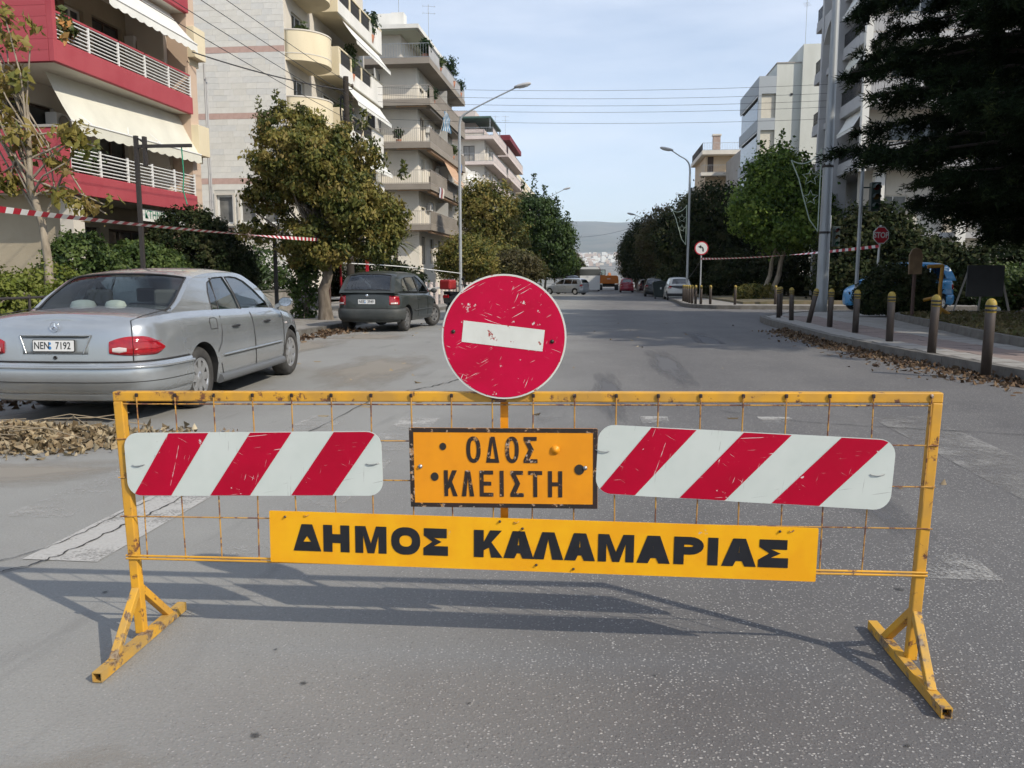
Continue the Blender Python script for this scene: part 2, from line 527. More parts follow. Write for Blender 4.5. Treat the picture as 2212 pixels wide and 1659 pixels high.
    g2 = _n(nt, 'ShaderNodeMath', operation='MULTIPLY'); nt.links.new(rng(v2.outputs['Distance'], 0.2, 0.13), g2.inputs[0]); nt.links.new(rng(s2.outputs[0], 0.70, 0.85), g2.inputs[1])
    g3 = _n(nt, 'ShaderNodeMath', operation='MULTIPLY'); nt.links.new(g2.outputs[0], g3.inputs[0]); nt.links.new(rng(rough_zone, 0, 1, 0.1, 0.9), g3.inputs[1])
    base = mix(g3.outputs[0], base, (0.44, 0.425, 0.40))
    nt.links.new(base, p.inputs['Base Color'])
    p.inputs['Roughness'].default_value = 0.85; p.inputs['Specular IOR Level'].default_value = 0.28
    bp = _n(nt, 'ShaderNodeBump'); bp.inputs['Strength'].default_value = 0.5; bp.inputs['Distance'].default_value = 0.006
    h = _n(nt, 'ShaderNodeMath', operation='ADD'); nt.links.new(fine, h.inputs[0]); nt.links.new(m2.outputs[0], h.inputs[1])
    nt.links.new(h.outputs[0], bp.inputs['Height']); nt.links.new(bp.outputs[0], p.inputs['Normal'])
    return m

ASPHALT = asphalt()
EARTH = mat('dry_earth', (0.17, 0.13, 0.085), 0.95, col2=(0.09, 0.085, 0.04), scale=1.5, bump=0.5, bscale=9)
LAND = mat('far_land', (0.12, 0.12, 0.10), 0.95, col2=(0.22, 0.21, 0.19), scale=0.01, coords='Object')
HILL = mat('hill_scrub', (0.075, 0.085, 0.06), 0.95, col2=(0.13, 0.12, 0.09), scale=0.004)
CONCRETE = mat('concrete', (0.30, 0.285, 0.26), 0.85, col2=(0.20, 0.185, 0.165), scale=3, bump=0.3, bscale=40)
KERB = mat('kerb_concrete', (0.17, 0.16, 0.145), 0.88, col2=(0.10, 0.092, 0.08), scale=4, bump=0.35, bscale=45)
PAVER = mat('paving_slab', (0.33, 0.315, 0.29), 0.85, col2=(0.23, 0.215, 0.195), scale=2.2, bump=0.2, bscale=50)
PAVER_RED = mat('paving_red', (0.25, 0.19, 0.165), 0.88, col2=(0.20, 0.16, 0.145), scale=2.5, bump=0.2, bscale=50)

def sheet(name, xs, ys, zf, m, parent=None):
    mb = MB()
    mb.grid([[(x, y, zf(x, y)) for x in xs] for y in ys], 0, True, flip=True)
    for i, f in enumerate(mb.f): pass
    o = mb.build(name, m, parent)
    return o

def far_z(x, y):
    if y < 450: return gz(y) - 0.45
    if y < 1500: return gz(450) - 0.45 - 6*(y-450)/1050
    t = (y-1500)/2300
    if y < 3800: return gz(450) - 6.45 + 92*t**1.3
    return gz(450) - 6.45 + 92 + (y-3800)*0.035

ground = structure(sheet('ground', [-9000,-3000,-800,-200,-80,-40,0,40,80,200,800,3000,9000],
                         [-400,-60,-10,0,14,20,30,50,80,120,200,300,450,800,1500,1900,2300,2700,3100,3500,3800,4400,5200], far_z, LAND))
road_ys = [-40,-20,-10,-5] + list(range(0, 60, 2)) + list(range(60, 452, 10))
road = structure(sheet('road', [-42,-20,-10,-6,-3,0,3,6,10,20,42], road_ys, lambda x, y: gz(y), ASPHALT))

# hills on the horizon
def hills():
    rng = np.random.default_rng(5)
    ph = rng.uniform(0, 6.28, 12)
    def ridge(x):
        return 455 + 26*math.sin(x/900+2.2) + 14*math.sin(x/370+ph[1]) + 7*math.sin(x/150+ph[2]) + 60*math.sin(x/5200+ph[3]) + 3*math.sin(x/60+ph[5])
    rows = []
    xs = np.arange(-7000, 7001, 70)
    for k in range(26):
        t = k/25; y = 5200 + 3600*t
        row = []
        for x in xs:
            h = ridge(x) * (t**0.8)
            gul = 24*math.sin(x/210 + 3*math.sin(t*4+x/800) + ph[6]) * math.sin(math.pi*t)
            gul += 12*math.sin(x/85 + 5*t + ph[7]) * math.sin(math.pi*t)
            row.append((x, y, max(60, 132 + (h-60)*0.86 + gul)))
        rows.append(row)
    rows.append([(x, 10500, 200) for x in xs])
    mb = MB(); mb.grid(rows, 0, True, flip=True)
    return structure(mb.build('hills', HILL))
hills()

# far town at the foot of the hills: read as one pale mass
def town():
    rng = np.random.default_rng(11); mb = MB()
    for i in range(620):
        y = rng.uniform(2500, 3900); x = rng.uniform(-520, 520)
        w = rng.uniform(8, 18); h = rng.uniform(7, 16); z = far_z(x, y) - 1
        mb.box((x-w/2, y-6, z), (x+w/2, y+6, z+h), int(rng.integers(0, 3)))
    o = mb.build('distant_town', [mat('town_white', (0.75,0.74,0.70), .8), mat('town_cream', (0.6,0.55,0.47), .8), mat('town_roof', (0.50,0.40,0.34), .8)])
    tag(o, 'pale distant town strung along the foot of the hazy hills', 'town', kind='stuff')
town()

def interp(tab, y):
    ys = [t[0] for t in tab]; xs = [t[1] for t in tab]
    return float(np.interp(y, ys, xs))
K_NEAR = [(-10, 8.5), (3, 7.6), (6, 6.7), (9, 5.72), (11, 5.17), (12.7, 4.93), (14.2, 4.66), (16.8, 4.45), (20.4, 4.50), (24, 4.58), (25.6, 4.75), (27, 5.2), (29, 6.2), (30.5, 7.4), (31.3, 9.5), (31.6, 14), (31.7, 42)]
K_FAR = [(36.9, 42), (37.0, 5.9), (37.3, 4.9), (38, 4.35), (39.5, 4.0), (41.5, 3.9), (46, 4.15), (52, 4.3), (60, 4.4), (400, 4.4)]

def resample(line, step):
    pts = [Vector((x, y, 0)) for y, x in line]
    out = [pts[0]]; acc = 0
    for a, b in zip(pts, pts[1:]):
        L = (b-a).length; d = step-acc
        while d <= L:
            out.append(a + (b-a)*d/L); d += step
        acc = (acc+L) % step
    return out

def pavement(name, line, right_x, y0, y1, m, h=0.12, inset=0.0):
    mb = MB(); rows = []
    ys = sorted(set([y0, y1] + [t[0] for t in line if y0 < t[0] < y1] + [float(y) for y in np.arange(math.ceil(y0), y1, 1 if y1-y0 < 60 else 5)]))
    for y in ys:
        x = interp(line, y) + inset
        z = gz(y) + h
        rows.append([(x, y, z), (min(right_x, x+3.0), y, z+0.005), (right_x, y, z)])
    mb.grid(rows, 0, False, flip=True)
    return mb.build(name, m)

pave_near = structure(pavement('pavement', K_NEAR[:-1], 30, -10, 31.6, CONCRETE, 0.145, 0.12))
pave_far = structure(pavement('pavement', K_FAR[1:], 30, 37.05, 400, CONCRETE, 0.145, 0.14))
K_LEFT = [(-10, -6.5), (18, -6.5), (20, -6.6), (400, -6.6)]
def pave_left_build():
    mb = MB(); rows = []
    for y in road_ys:
        if y < -10: continue
        z = gz(y) + 0.105
        rows.append([(-32, y, z), (-12, y, z), (-6.72, y, z)])
    mb.grid(rows, 0, False, flip=True)
    return mb.build('pavement', CONCRETE)
pave_left = structure(pave_left_build())

# kerbs: every stone its own block
kerb_box = MB().box((0, -0.075, -0.20), (0.97, 0.075, 0.0)).mesh('kerb_stone', KERB)
def kerb_run(parent_name, pts, side, top=0.165):
    root = structure(thing(parent_name, '', 'kerb'))
    del root['label']; del root['category']
    rng = random.Random(4)
    n = 0
    for a, b in zip(pts, pts[1:]):
        d = b - a
        if d.length < 0.2: continue
        za, zb = gz(a.y), gz(b.y)
        nrm = Vector((d.y, -d.x, 0)).normalized() * side * 0.07
        p = a + nrm
        inst(kerb_box, 'kerb_stone', root, (p.x, p.y, top + rng.uniform(-0.004, 0.004) + za), (0, -math.atan2(zb-za, d.length), math.atan2(d.y, d.x) + rng.uniform(-.004, .004)),
             (d.length/0.98, 1.0, 1.15))
        n += 1
    return root
near_line = [k for k in K_NEAR if k[0] >= -6][:-1] + [(31.7, 24)]
kerb_run('kerb_near', resample(near_line, 1.0), 1)
far_line = [(36.95, 20.0)] + K_FAR[1:]
far_line[-1] = (150, 4.4)
kerb_run('kerb_far', resample(far_line, 1.0), 1)
kerb_run('kerb_left', resample([(y, x) for y, x in ((4.0, -6.5), (20, -6.6), (110, -6.6))], 1.0), -1, 0.122)

# paving slabs behind the near kerb, each laid singly
slab = MB().box((-0.245, -0.245, -0.03), (0.245, 0.245, 0.0)).mesh('paving_slab', PAVER)
slab_red = MB().box((-0.245, -0.12, -0.03), (0.245, 0.12, 0.0)).mesh('paving_slab', PAVER_RED)
def slabs():
    rng = random.Random(8)
    for iy in range(34):
        y = 9.0 + iy*0.5
        x0 = interp(K_NEAR, y) + 0.42
        if y > 25.8: continue
        for ix in range(4):
            x = x0 + ix*0.5
            if 1 <= ix <= 2:
                for k in (-1, 1):
                    inst(slab_red, 'paving_slab', pave_near, (x, y + k*0.125, gz(y) + 0.166 + rng.uniform(-.003, .003)), (rng.uniform(-.008, .008), rng.uniform(-.008, .008), 0))
            else:
                inst(slab, 'paving_slab', pave_near, (x, y, gz(y) + 0.166 + rng.uniform(-.004, .004)), (rng.uniform(-.01, .01), rng.uniform(-.01, .01), rng.uniform(-.006, .006)))
slabs()

# planted strip behind the near pavement with its own low edging
def bed():
    edge = [(-6, 9.6), (6, 8.4), (9, 7.4), (11, 6.98), (14.2, 6.85), (16.1, 7.02), (19.3, 7.5), (24.2, 8.15), (25.8, 8.9), (26.6, 10.6), (26.8, 14)]
    mb = MB(); rows = []
    for y in np.arange(-6, 26.9, 0.4):
        x = interp(edge, y); z = gz(y)
        rows.append([(x+0.06, y, z+0.20), (x+1.2, y, z+0.28+0.04*math.sin(y*2.3)), (x+2.4, y, z+0.24+0.05*math.sin(y*1.7+1)), (30, y, z+0.26)])
    mb.grid(rows, 0, True, flip=True)
    o = structure(mb.build('planting_bed', EARTH))
    blk = MB().box((0, -0.06, -0.2), (0.97, 0.06, 0.0)).mesh('edging_stone', KERB)
    pts = resample(edge, 1.0)
    for a, b in zip(pts, pts[1:]):
        d = b-a
        inst(blk, 'edging_stone', o, (a.x, a.y, gz(a.y)+0.31), (0, 0, math.atan2(d.y, d.x)), (d.length/0.98, 1, 1))
    # dry grass and leaf litter
    rng = np.random.default_rng(3)
    ys = rng.uniform(8, 26.2, 9000); xs = np.array([interp(edge, y) for y in ys]) + 0.1 + rng.gamma(1.5, 1.6, 9000)
    P = np.stack([xs, ys, np.array([gz(y) for y in ys]) + 0.25 + rng.uniform(0, .09, 9000)], 1)
    N = np.tile(np.array([[0,0,1.0]]), (9000, 1))
    me = leaves_mesh('grass', P, N, 0.05, leaf_mat('dry_grass', [(0.07,0.065,0.025),(0.14,0.11,0.05),(0.09,0.10,0.03),(0.2,0.15,0.08)]), rng, -0.5, 2.6, 1.1)
    g = inst(me, 'grass')
    tag(g, 'short dry grass and leaf litter on the bed behind the bollards', 'grass', kind='stuff')
bed()

def bed_far():
    mb = MB(); rows = []
    rows.append([(6.6, 40.0, gz(40)+.08), (6.62, 40.0, gz(40)+.08), (9, 40.0, gz(40)+.08), (13, 40.0, gz(40)+.08)])
    for y in [40.05]+list(np.arange(42, 140, 2.0)):
        z = gz(y); rows.append([(6.6, y, z+0.11), (6.62, y, z+0.25), (9, y, z+0.32), (13, y, z+0.3)])
    mb.grid(rows, 0, False, flip=True)
    structure(mb.build('planting_bed', EARTH))
bed_far()

# worn zebra crossing
def road_paint(name='worn_road_paint', ca=(0.36, 0.35, 0.325, 1), cb=(0.52, 0.505, 0.475, 1)):
    m = bpy.data.materials.new(name); m.use_nodes = True
    nt = m.node_tree; p = nt.nodes['Principled BSDF']; p.inputs['Roughness'].default_value = 0.8
    tc = _n(nt, 'ShaderNodeTexCoord')
    nz = _n(nt, 'ShaderNodeTexNoise'); nz.inputs['Scale'].default_value = 2.4; nz.inputs['Detail'].default_value = 9; nz.inputs['Roughness'].default_value = 0.72
    nt.links.new(tc.outputs['Object'], nz.inputs['Vector'])
    n2 = _n(nt, 'ShaderNodeTexNoise'); n2.inputs['Scale'].default_value = 70; n2.inputs['Detail'].default_value = 3
    nt.links.new(tc.outputs['Object'], n2.inputs['Vector'])
    at = _n(nt, 'ShaderNodeAttribute', attribute_name='wear')
    a = _n(nt, 'ShaderNodeMath', operation='MULTIPLY_ADD'); a.inputs[1].default_value = 0.35
    nt.links.new(n2.outputs[0], a.inputs[0]); nt.links.new(nz.outputs[0], a.inputs[2])
    s = _n(nt, 'ShaderNodeMath', operation='SUBTRACT'); nt.links.new(a.outputs[0], s.inputs[0]); nt.links.new(at.outputs['Fac'], s.inputs[1])
    mr = _n(nt, 'ShaderNodeMapRange'); mr.inputs[1].default_value = 0.0; mr.inputs[2].default_value = 0.22; mr.inputs[4].default_value = 0.9
    nt.links.new(s.outputs[0], mr.inputs[0])
    c = _n(nt, 'ShaderNodeMixRGB'); c.inputs[1].default_value = ca; c.inputs[2].default_value = cb
    nt.links.new(n2.outputs[0], c.inputs[0]); nt.links.new(c.outputs[0], p.inputs['Base Color'])
    t = _n(nt, 'ShaderNodeBsdfTransparent'); mx = _n(nt, 'ShaderNodeMixShader')
    nt.links.new(mr.outputs[0], mx.inputs[0]); nt.links.new(t.outputs[0], mx.inputs[1]); nt.links.new(p.outputs[0], mx.inputs[2])
    nt.links.new(mx.outputs[0], nt.nodes['Material Output'].inputs[0])
    return m
PAINT = road_paint()
PAINT_OLD = road_paint('ghost_road_paint', (0.20, 0.195, 0.185, 1), (0.30, 0.29, 0.275, 1))
def stripe(x0, x1, y0, y1, wear, m=None):
    """wear: threshold at near end, far end"""
    mb = MB(); n = 8
    rows = [[(x0 + (x1-x0)*j/3, y0 + (y1-y0)*i/n, 0.004) for j in range(4)] for i in range(n+1)]
    mb.grid(rows, 0, False, flip=True)
    o = mb.build('road_marking', m or PAINT, road)
    me = o.data; at = me.attributes.new('wear', 'FLOAT', 'POINT')
    at.data.foreach_set('value', [float(np.interp(i/n, [k/(len(wear)-1) for k in range(len(wear))], wear)) for i in range(n+1) for j in range(4)])
stripe(-3.34, -2.96, 4.2, 7.6, (0.68, 0.66, 0.72, 0.76))
stripe(-2.74, -2.36, 3.55, 7.6, (0.42, 0.48, 0.58, 0.66))
stripe(-1.85, -1.50, 3.62, 7.6, (0.68, 0.70, 0.66, 0.58))
stripe(-0.72, -0.36, 3.7, 7.8, (0.80, 0.78, 0.78, 0.70), PAINT_OLD)
stripe(0.38, 0.64, 7.45, 7.9, (0.74, 0.48))
stripe(1.49, 1.79, 7.50, 8.0, (0.74, 0.48))
stripe(2.55, 3.10, 3.9, 8.2, (0.70, 0.60, 0.56, 0.62), PAINT_OLD)
stripe(1.46, 1.80, 3.75, 4.1, (0.60, 0.68))

# cracks and a darker patch in the surfacing
DARK_SEAM = mat('crack_tar', (0.035, 0.035, 0.036), 0.9)
def crack(pts, w):
    mb = MB(); pts = catmull(pts, 14); rng = random.Random(len(pts)); L = []
    for i, p in enumerate(pts):
        d = pts[min(i+1, len(pts)-1)] - pts[max(i-1, 0)]; d.z = 0; d.normalize()
        nv = Vector((-d.y, d.x, 0)); ww = w * rng.uniform(0.3, 1.3); jit = nv*rng.uniform(-1, 1)*w*1.3
        L.append([p+jit-nv*ww/2, p+jit+nv*ww/2])
    mb.grid([[(q.x, q.y, 0.0075) for q in r] for r in L], 0, False)
    mb.build('crack', DARK_SEAM, road)
crack([(-2.72, 3.35, 0), (-2.6, 3.6, 0), (-2.56, 4.1, 0), (-2.52, 4.6, 0), (-2.6, 5.2, 0), (-2.5, 6.4, 0), (-2.45, 8.5, 0)], 0.012)
crack([(-2.95, 3.3, 0), (-2.72, 3.75, 0), (-2.70, 4.4, 0), (-2.66, 5.0, 0)], 0.007)
crack([(-3.0, 8.6, 0), (-2.2, 9.4, 0), (-1.8, 10.5, 0), (-1.4, 12.5, 0)], 0.02)
crack([(4.5, 7.1, 0), (3.2, 7.4, 0), (1.9, 7.75, 0), (1.2, 8.3, 0)], 0.012)
def soft_stain(name, c, strength):
    m = bpy.data.materials.new(name); m.use_nodes = True
    nt = m.node_tree; p = nt.nodes['Principled BSDF']; p.inputs['Base Color'].default_value = (*c, 1); p.inputs['Roughness'].default_value = .85
    tc = _n(nt, 'ShaderNodeTexCoord'); ln = _n(nt, 'ShaderNodeVectorMath', operation='LENGTH'); nt.links.new(tc.outputs['Object'], ln.inputs[0])
    nz = _n(nt, 'ShaderNodeTexNoise'); nz.inputs['Scale'].default_value = 2.2; nz.inputs['Detail'].default_value = 6; nt.links.new(tc.outputs['Object'], nz.inputs['Vector'])
    a = _n(nt, 'ShaderNodeMath', operation='MULTIPLY_ADD'); a.inputs[1].default_value = 1.1; nt.links.new(nz.outputs[0], a.inputs[0]); nt.links.new(ln.outputs['Value'], a.inputs[2])
    mr = _n(nt, 'ShaderNodeMapRange'); mr.inputs[1].default_value = 1.35; mr.inputs[2].default_value = 0.85; mr.inputs[3].default_value = 0; mr.inputs[4].default_value = strength
    nt.links.new(a.outputs[0], mr.inputs[0])
    t = _n(nt, 'ShaderNodeBsdfTransparent'); mx = _n(nt, 'ShaderNodeMixShader')
    nt.links.new(mr.outputs[0], mx.inputs[0]); nt.links.new(t.outputs[0], mx.inputs[1]); nt.links.new(p.outputs[0], mx.inputs[2]); nt.links.new(mx.outputs[0], nt.nodes['Material Output'].inputs[0])
    return m
STAIN_OIL = soft_stain('oil_stain', (0.05, 0.05, 0.05), .75); STAIN_TAR = soft_stain('tar_patch', (0.13, 0.13, 0.135), .8); STAIN_DUST = soft_stain('dusty_patch', (0.30, 0.27, 0.225), .75)
disc_me = {}
def stain(x, y, rx, ry, m, rot=0.0, z=0.0045):
    me = disc_me.setdefault(m.name, MB().poly([ell0(1.3)], Matrix.Identity(4)).mesh('road_stain', m))
    inst(me, 'road_stain', road, (x, y, z + gz(y)), (0, 0, rot), (rx, ry, 1))
def ell0(r): return [(r*math.cos(i*6.2832/24), r*math.sin(i*6.2832/24)) for i in range(24)]
for x, y, r in ((-1.0, 2.2, .026), (-.97, 2.52, .020), (-.62, 2.04, .014), (0.35, 2.15, .022), (-1.16, 2.75, .013), (.9, 2.35, .016), (-.2, 1.9, .012), (1.3, 3.6, .03), (-2.1, 3.2, .02), (.2, 2.7, .012), (-.4, 2.45, .010)): stain(x, y, r, r*.75, STAIN_OIL, x*7)
stain(-4.35, 3.72, 1.35, .48, STAIN_TAR, .06)
for x, y, a, b, r in ((-4.2, 5.1, 1.5, .5, .2), (-5.2, 7.2, 1.2, 1.6, 0), (-3.2, 11.5, 1.0, 2.6, .1), (-5.6, 14.5, .9, 3.0, 0), (-1.6, 1.7, .7, .35, .5), (-5.0, 17.5, 1.3, 1.5, .3)): stain(x, y, a, b, STAIN_DUST, r, .0035)
for x, y, a, b in ((1.0, 12.5, .35, 3.0), (-.9, 14, .3, 3.6), (1.6, 5.6, .28, 1.6), (.1, 9.5, .25, 2.4), (2.2, 17, .4, 4)): stain(x, y, a, b, STAIN_TAR, .03, .0030)
# ---------------------------------------------------------------- the yellow road barrier and the boards tied to it
YELLOW = worn('yellow_paint_rusty', (0.68, 0.34, 0.02), (0.10, 0.045, 0.028), 17, 0.575, 0.06, (0.50, 0.265, 0.04), rough=0.5, under2=(0.20, 0.08, 0.03))
YELLOW_FOOT = worn('yellow_paint_scuffed', (0.58, 0.31, 0.03), (0.13, 0.075, 0.045), 16, 0.53, 0.06, (0.42, 0.26, 0.07), rough=0.65, under2=(0.26, 0.20, 0.13))
WIRE_Y = worn('wire_yellow', (0.52, 0.28, 0.05), (0.15, 0.06, 0.035), 30, 0.50, 0.06, (0.40, 0.20, 0.05), rough=0.6)
RETRO_WHITE = worn('reflective_white', (0.57, 0.61, 0.575), (0.34, 0.35, 0.33), 14, 0.70, 0.03, (0.53, 0.575, 0.54), rough=0.42, streak=[(6, 190, 0.2, 0.70), (6, 200, 1.5, 0.69)])
RETRO_RED = worn('reflective_red', (0.44, 0.0, 0.026), (0.62, 0.55, 0.55), 16, 0.655, 0.02, (0.39, 0.0, 0.022), rough=0.40, spec=0.25, streak=[(7, 190, 0.12, 0.675), (8, 210, -0.5, 0.70), (8, 200, 1.3, 0.69)])
DISC_RED = worn('no_entry_red', (0.52, 0.0, 0.042), (0.66, 0.60, 0.58), 21, 0.64, 0.018, (0.46, 0.0, 0.034), rough=0.45, spec=0.25, streak=[(9, 190, 0.5, 0.655), (10, 210, -0.35, 0.665), (11, 180, 1.2, 0.66)])
DISC_WHITE = worn('no_entry_white', (0.66, 0.67, 0.62), (0.34, 0.05, 0.04), 26, 0.615, 0.02, (0.60, 0.61, 0.56), rough=0.5)
SIGN_ORANGE = worn('sign_orange', (0.80, 0.30, 0.004), (0.50, 0.42, 0.36), 20, 0.68, 0.02, (0.74, 0.27, 0.004), rough=0.45)
SIGN_YELLOW = worn('sign_yellow', (0.84, 0.42, 0.004), (0.55, 0.42, 0.28), 18, 0.70, 0.02, (0.80, 0.36, 0.004), rough=0.4)
INK_BROWN = worn('ink_worn_black', (0.018, 0.013, 0.010), (0.34, 0.16, 0.03), 30, 0.565, 0.03, (0.03, 0.015, 0.012), rough=0.5, under2=(0.4, 0.33, 0.28))
INK = worn('ink_black', (0.010, 0.011, 0.014), (0.30, 0.20, 0.05), 24, 0.745, 0.015, (0.014, 0.015, 0.02), rough=0.4)
STEEL = mat('galvanised_steel', (0.42, 0.43, 0.43), 0.45, 0.7, col2=(0.28, 0.29, 0.29), scale=12)
DARKHOLE = mat('dark_hollow', (0.012, 0.011, 0.010), 0.9)
RUBBER_BLACK = mat('scorch_black', (0.02, 0.017, 0.013), 0.7)

BX, BY, BROT = -1.695, 2.784, R(1.677)
B_GROUP = 'boards wired to the yellow barrier'
sl = 0.0100      # the frame rises slightly towards its far end

bar_t = thing('road_barrier', 'long rusty yellow steel barrier frame standing across the road on two feet', 'barrier', (BX, BY, 0), BROT)
XL, XR = -0.025, 2.81
PW = 0.034
def ztop(x): return 0.922 + sl*x
mb = MB(); mb.bar((XL-PW/2, 0, ztop(XL)), (XR+PW/2, 0, ztop(XR)), 0.034, 0.035); mb.build('top_rail', YELLOW, bar_t, bevel=0.004)
for x in (XL, XR):
    xb_ = 0.004 if x < 1 else 2.783; xf_ = 0.028 if x < 1 else 2.758
    MB().bar((xb_, 0, 0.03), (x, 0, ztop(x)-PW/2), PW, PW, up=(0,1,0)).build('post', YELLOW, bar_t, bevel=0.004)
    xt_ = x; x = xf_
    # foot: hollow square tube lying on the ground
    y0, y1 = -0.335, 0.27
    if x > 1: y0, y1 = -0.35, 0.30
    w = 0.034; i = w-0.007
    def sq(h): return [(-h/2,-h/2),(h/2,-h/2),(h/2,h/2),(-h/2,h/2)]
    M = Matrix.Translation((x, 0, w/2+0.004)) @ Matrix.Rotation(R(90), 4, 'X')
    mb = MB(); mb.prism([sq(w), sq(i)], -y1, -y0, M); mb.build('foot', YELLOW_FOOT, bar_t)
    mb = MB(); mb.prism([sq(i-0.001)], -y1+0.03, -y0-0.03, M); mb.build('foot_hollow', DARKHOLE, bar_t)
    for ye in (-0.235, 0.165):
        MB().bar((x, ye, 0.030), (xb_+(xt_-xb_)*.2, 0.0 + (0.010 if ye > 0 else -0.010), 0.20), 0.028, 0.028, up=(1,0,0)).build('brace', YELLOW_FOOT if ye < 0 else YELLOW, bar_t, bevel=0.003)
# welded mesh of round wires
def zb(x): return 0.335 + 0.005*x
for i in range(20):
    x = 0.05 + 0.1417*i + (0.0 if i < 19 else 0.045)
    xb = x + 0.004*math.sin(i*1.7); wob = 0.003*math.sin(i*2.9)
    MB().tube([(xb, -0.012, zb(x)-0.012), (x+wob, -0.014, 0.6), (x, -0.022, ztop(x)+0.004)], 0.0026, 6).build('mesh_wire', WIRE_Y, bar_t)
    mb = MB(); mb.cbox((x, -0.021, ztop(x)+0.006), (0.011, 0.008, 0.014)); mb.build('weld', INK_BROWN, bar_t, bevel=0.003)
for z in (0.481, 0.626, 0.768):
    MB().tube([(XL-0.013, -0.020, z), (XL+0.06, -0.016, z), (1.4, -0.017, z+0.012), (XR-0.03, -0.016, z+0.021), (XR+0.008, -0.021, z+0.022)], 0.0025, 6).build('mesh_wire', WIRE_Y, bar_t)
for dz in (0.0, -0.011):
    MB().tube([(XL-0.002, -0.020, 0.333+dz), (0.9, -0.015, 0.333+dz+0.002), (1.9, -0.016, 0.343+dz), (XR+0.002, -0.021, 0.349+dz)], 0.0042, 7).build('bottom_rail', YELLOW, bar_t)
MB().tube([(XL+0.02, -0.012, ztop(0)-0.027), (XR-0.02, -0.012, ztop(XR)-0.027)], 0.0028, 6).build('mesh_wire', WIRE_Y, bar_t)

def rrect(w, h, r, n=7):
    out = []
    for cx, cy, a0 in ((w/2-r, h/2-r, 0), (-w/2+r, h/2-r, 90), (-w/2+r, -h/2+r, 180), (w/2-r, -h/2+r, 270)):
        for k in range(n+1):
            a = R(a0 + 90*k/n); out.append((cx + r*math.cos(a), cy + r*math.sin(a)))
    return out
def clip(poly, win):
    """Sutherland-Hodgman: poly clipped by the convex counter-clockwise window"""
    out = poly
    for i in range(len(win)):
        a, b = win[i], win[(i+1) % len(win)]
        inside = lambda p: (b[0]-a[0])*(p[1]-a[1]) - (b[1]-a[1])*(p[0]-a[0]) >= -1e-9
        new = []
        for j in range(len(out)):
            p, q = out[j], out[(j+1) % len(out)]
            if inside(p) != inside(q):
                d1 = (b[0]-a[0])*(p[1]-a[1]) - (b[1]-a[1])*(p[0]-a[0]); d2 = (b[0]-a[0])*(q[1]-a[1]) - (b[1]-a[1])*(q[0]-a[0])
                t = d1/(d1-d2); x = (p[0]+(q[0]-p[0])*t, p[1]+(q[1]-p[1])*t)
                if inside(p): new += [p, x] if p not in new else [x]
                else: new.append(x)
            elif inside(p): new.append(p)
        ded = []
        for p in new:
            if not ded or (abs(p[0]-ded[-1][0]) + abs(p[1]-ded[-1][1])) > 1e-7: ded.append(p)
        out = ded
    return out
FACE = Matrix.Rotation(R(90), 4, 'X')      # local (x,y,0) -> (x,0,y), facing -Y

def board(name, label, cx, cz, w, h, r, tilt, thick, m, depth=-0.027):
    """an upright sheet: an empty at the board's centre, in the barrier's frame but a thing of its own"""
    base = Matrix.Translation((BX, BY, 0)) @ Matrix.Rotation(BROT, 4, 'Z')
    p = base @ Vector((cx, depth, cz))
    t = thing(name, label, 'sign', p)
    t.rotation_euler = (base @ Matrix.Rotation(-tilt, 4, 'Y')).to_euler()
    t['group'] = B_GROUP
    mb = MB(); mb.prism([rrect(w, h, r)], -thick/2, thick/2, FACE); mb.build('sheet', m, t)
    return t
def tie(parent, x, z, d, m=None):
    MB().tube([(x, -0.004, z), (x+0.012*d, -0.006, z-0.003), (x+0.03*d, -0.006, z-0.002), (x+0.045*d, -0.003, z+0.002), (x+0.052*d, 0.012, z+0.004)], 0.0018, 5).build('wire_tie', m or STEEL, parent)
def stripes(t, w, h, r, segs):
    win = rrect(w-0.004, h-0.004, r-0.002)
    for (t0, t1, b0, b1) in segs:
        poly = [(b0-w/2, -h/2), (b1-w/2, -h/2), (t1-w/2, h/2), (t0-w/2, h/2)]
        c = clip(poly, win)
        mb = MB(); mb.poly([c], Matrix.Translation((0,-0.0028,0)) @ FACE); mb.build('red_stripe', RETRO_RED, t)
pl = board('striped_board', 'red and white striped board tied beside the left post of the yellow barrier', 0.468, 0.6865, 0.938, 0.232, 0.052, 0.022, 0.003, RETRO_WHITE)
stripes(pl, 0.938, 0.232, 0.052, [(0.170,0.317,0.020,0.160), (0.470,0.620,0.305,0.452), (0.772,0.925,0.603,0.754)])
tie(pl, -0.445, -0.002, 1); tie(pl, 0.412, 0.0, 1)
pr = board('striped_board', 'red and white striped board hanging askew beside the right post of the yellow barrier', 2.182, 0.707, 0.99, 0.243, 0.055, -0.039, 0.003, RETRO_WHITE)
stripes(pr, 0.99, 0.243, 0.055, [(0.180,0.332,0.003,0.135), (0.490,0.648,0.287,0.440), (0.812,0.972,0.597,0.755)])
tie(pr, -0.455, 0.03, -1); tie(pr, 0.42, 0.0, 1)

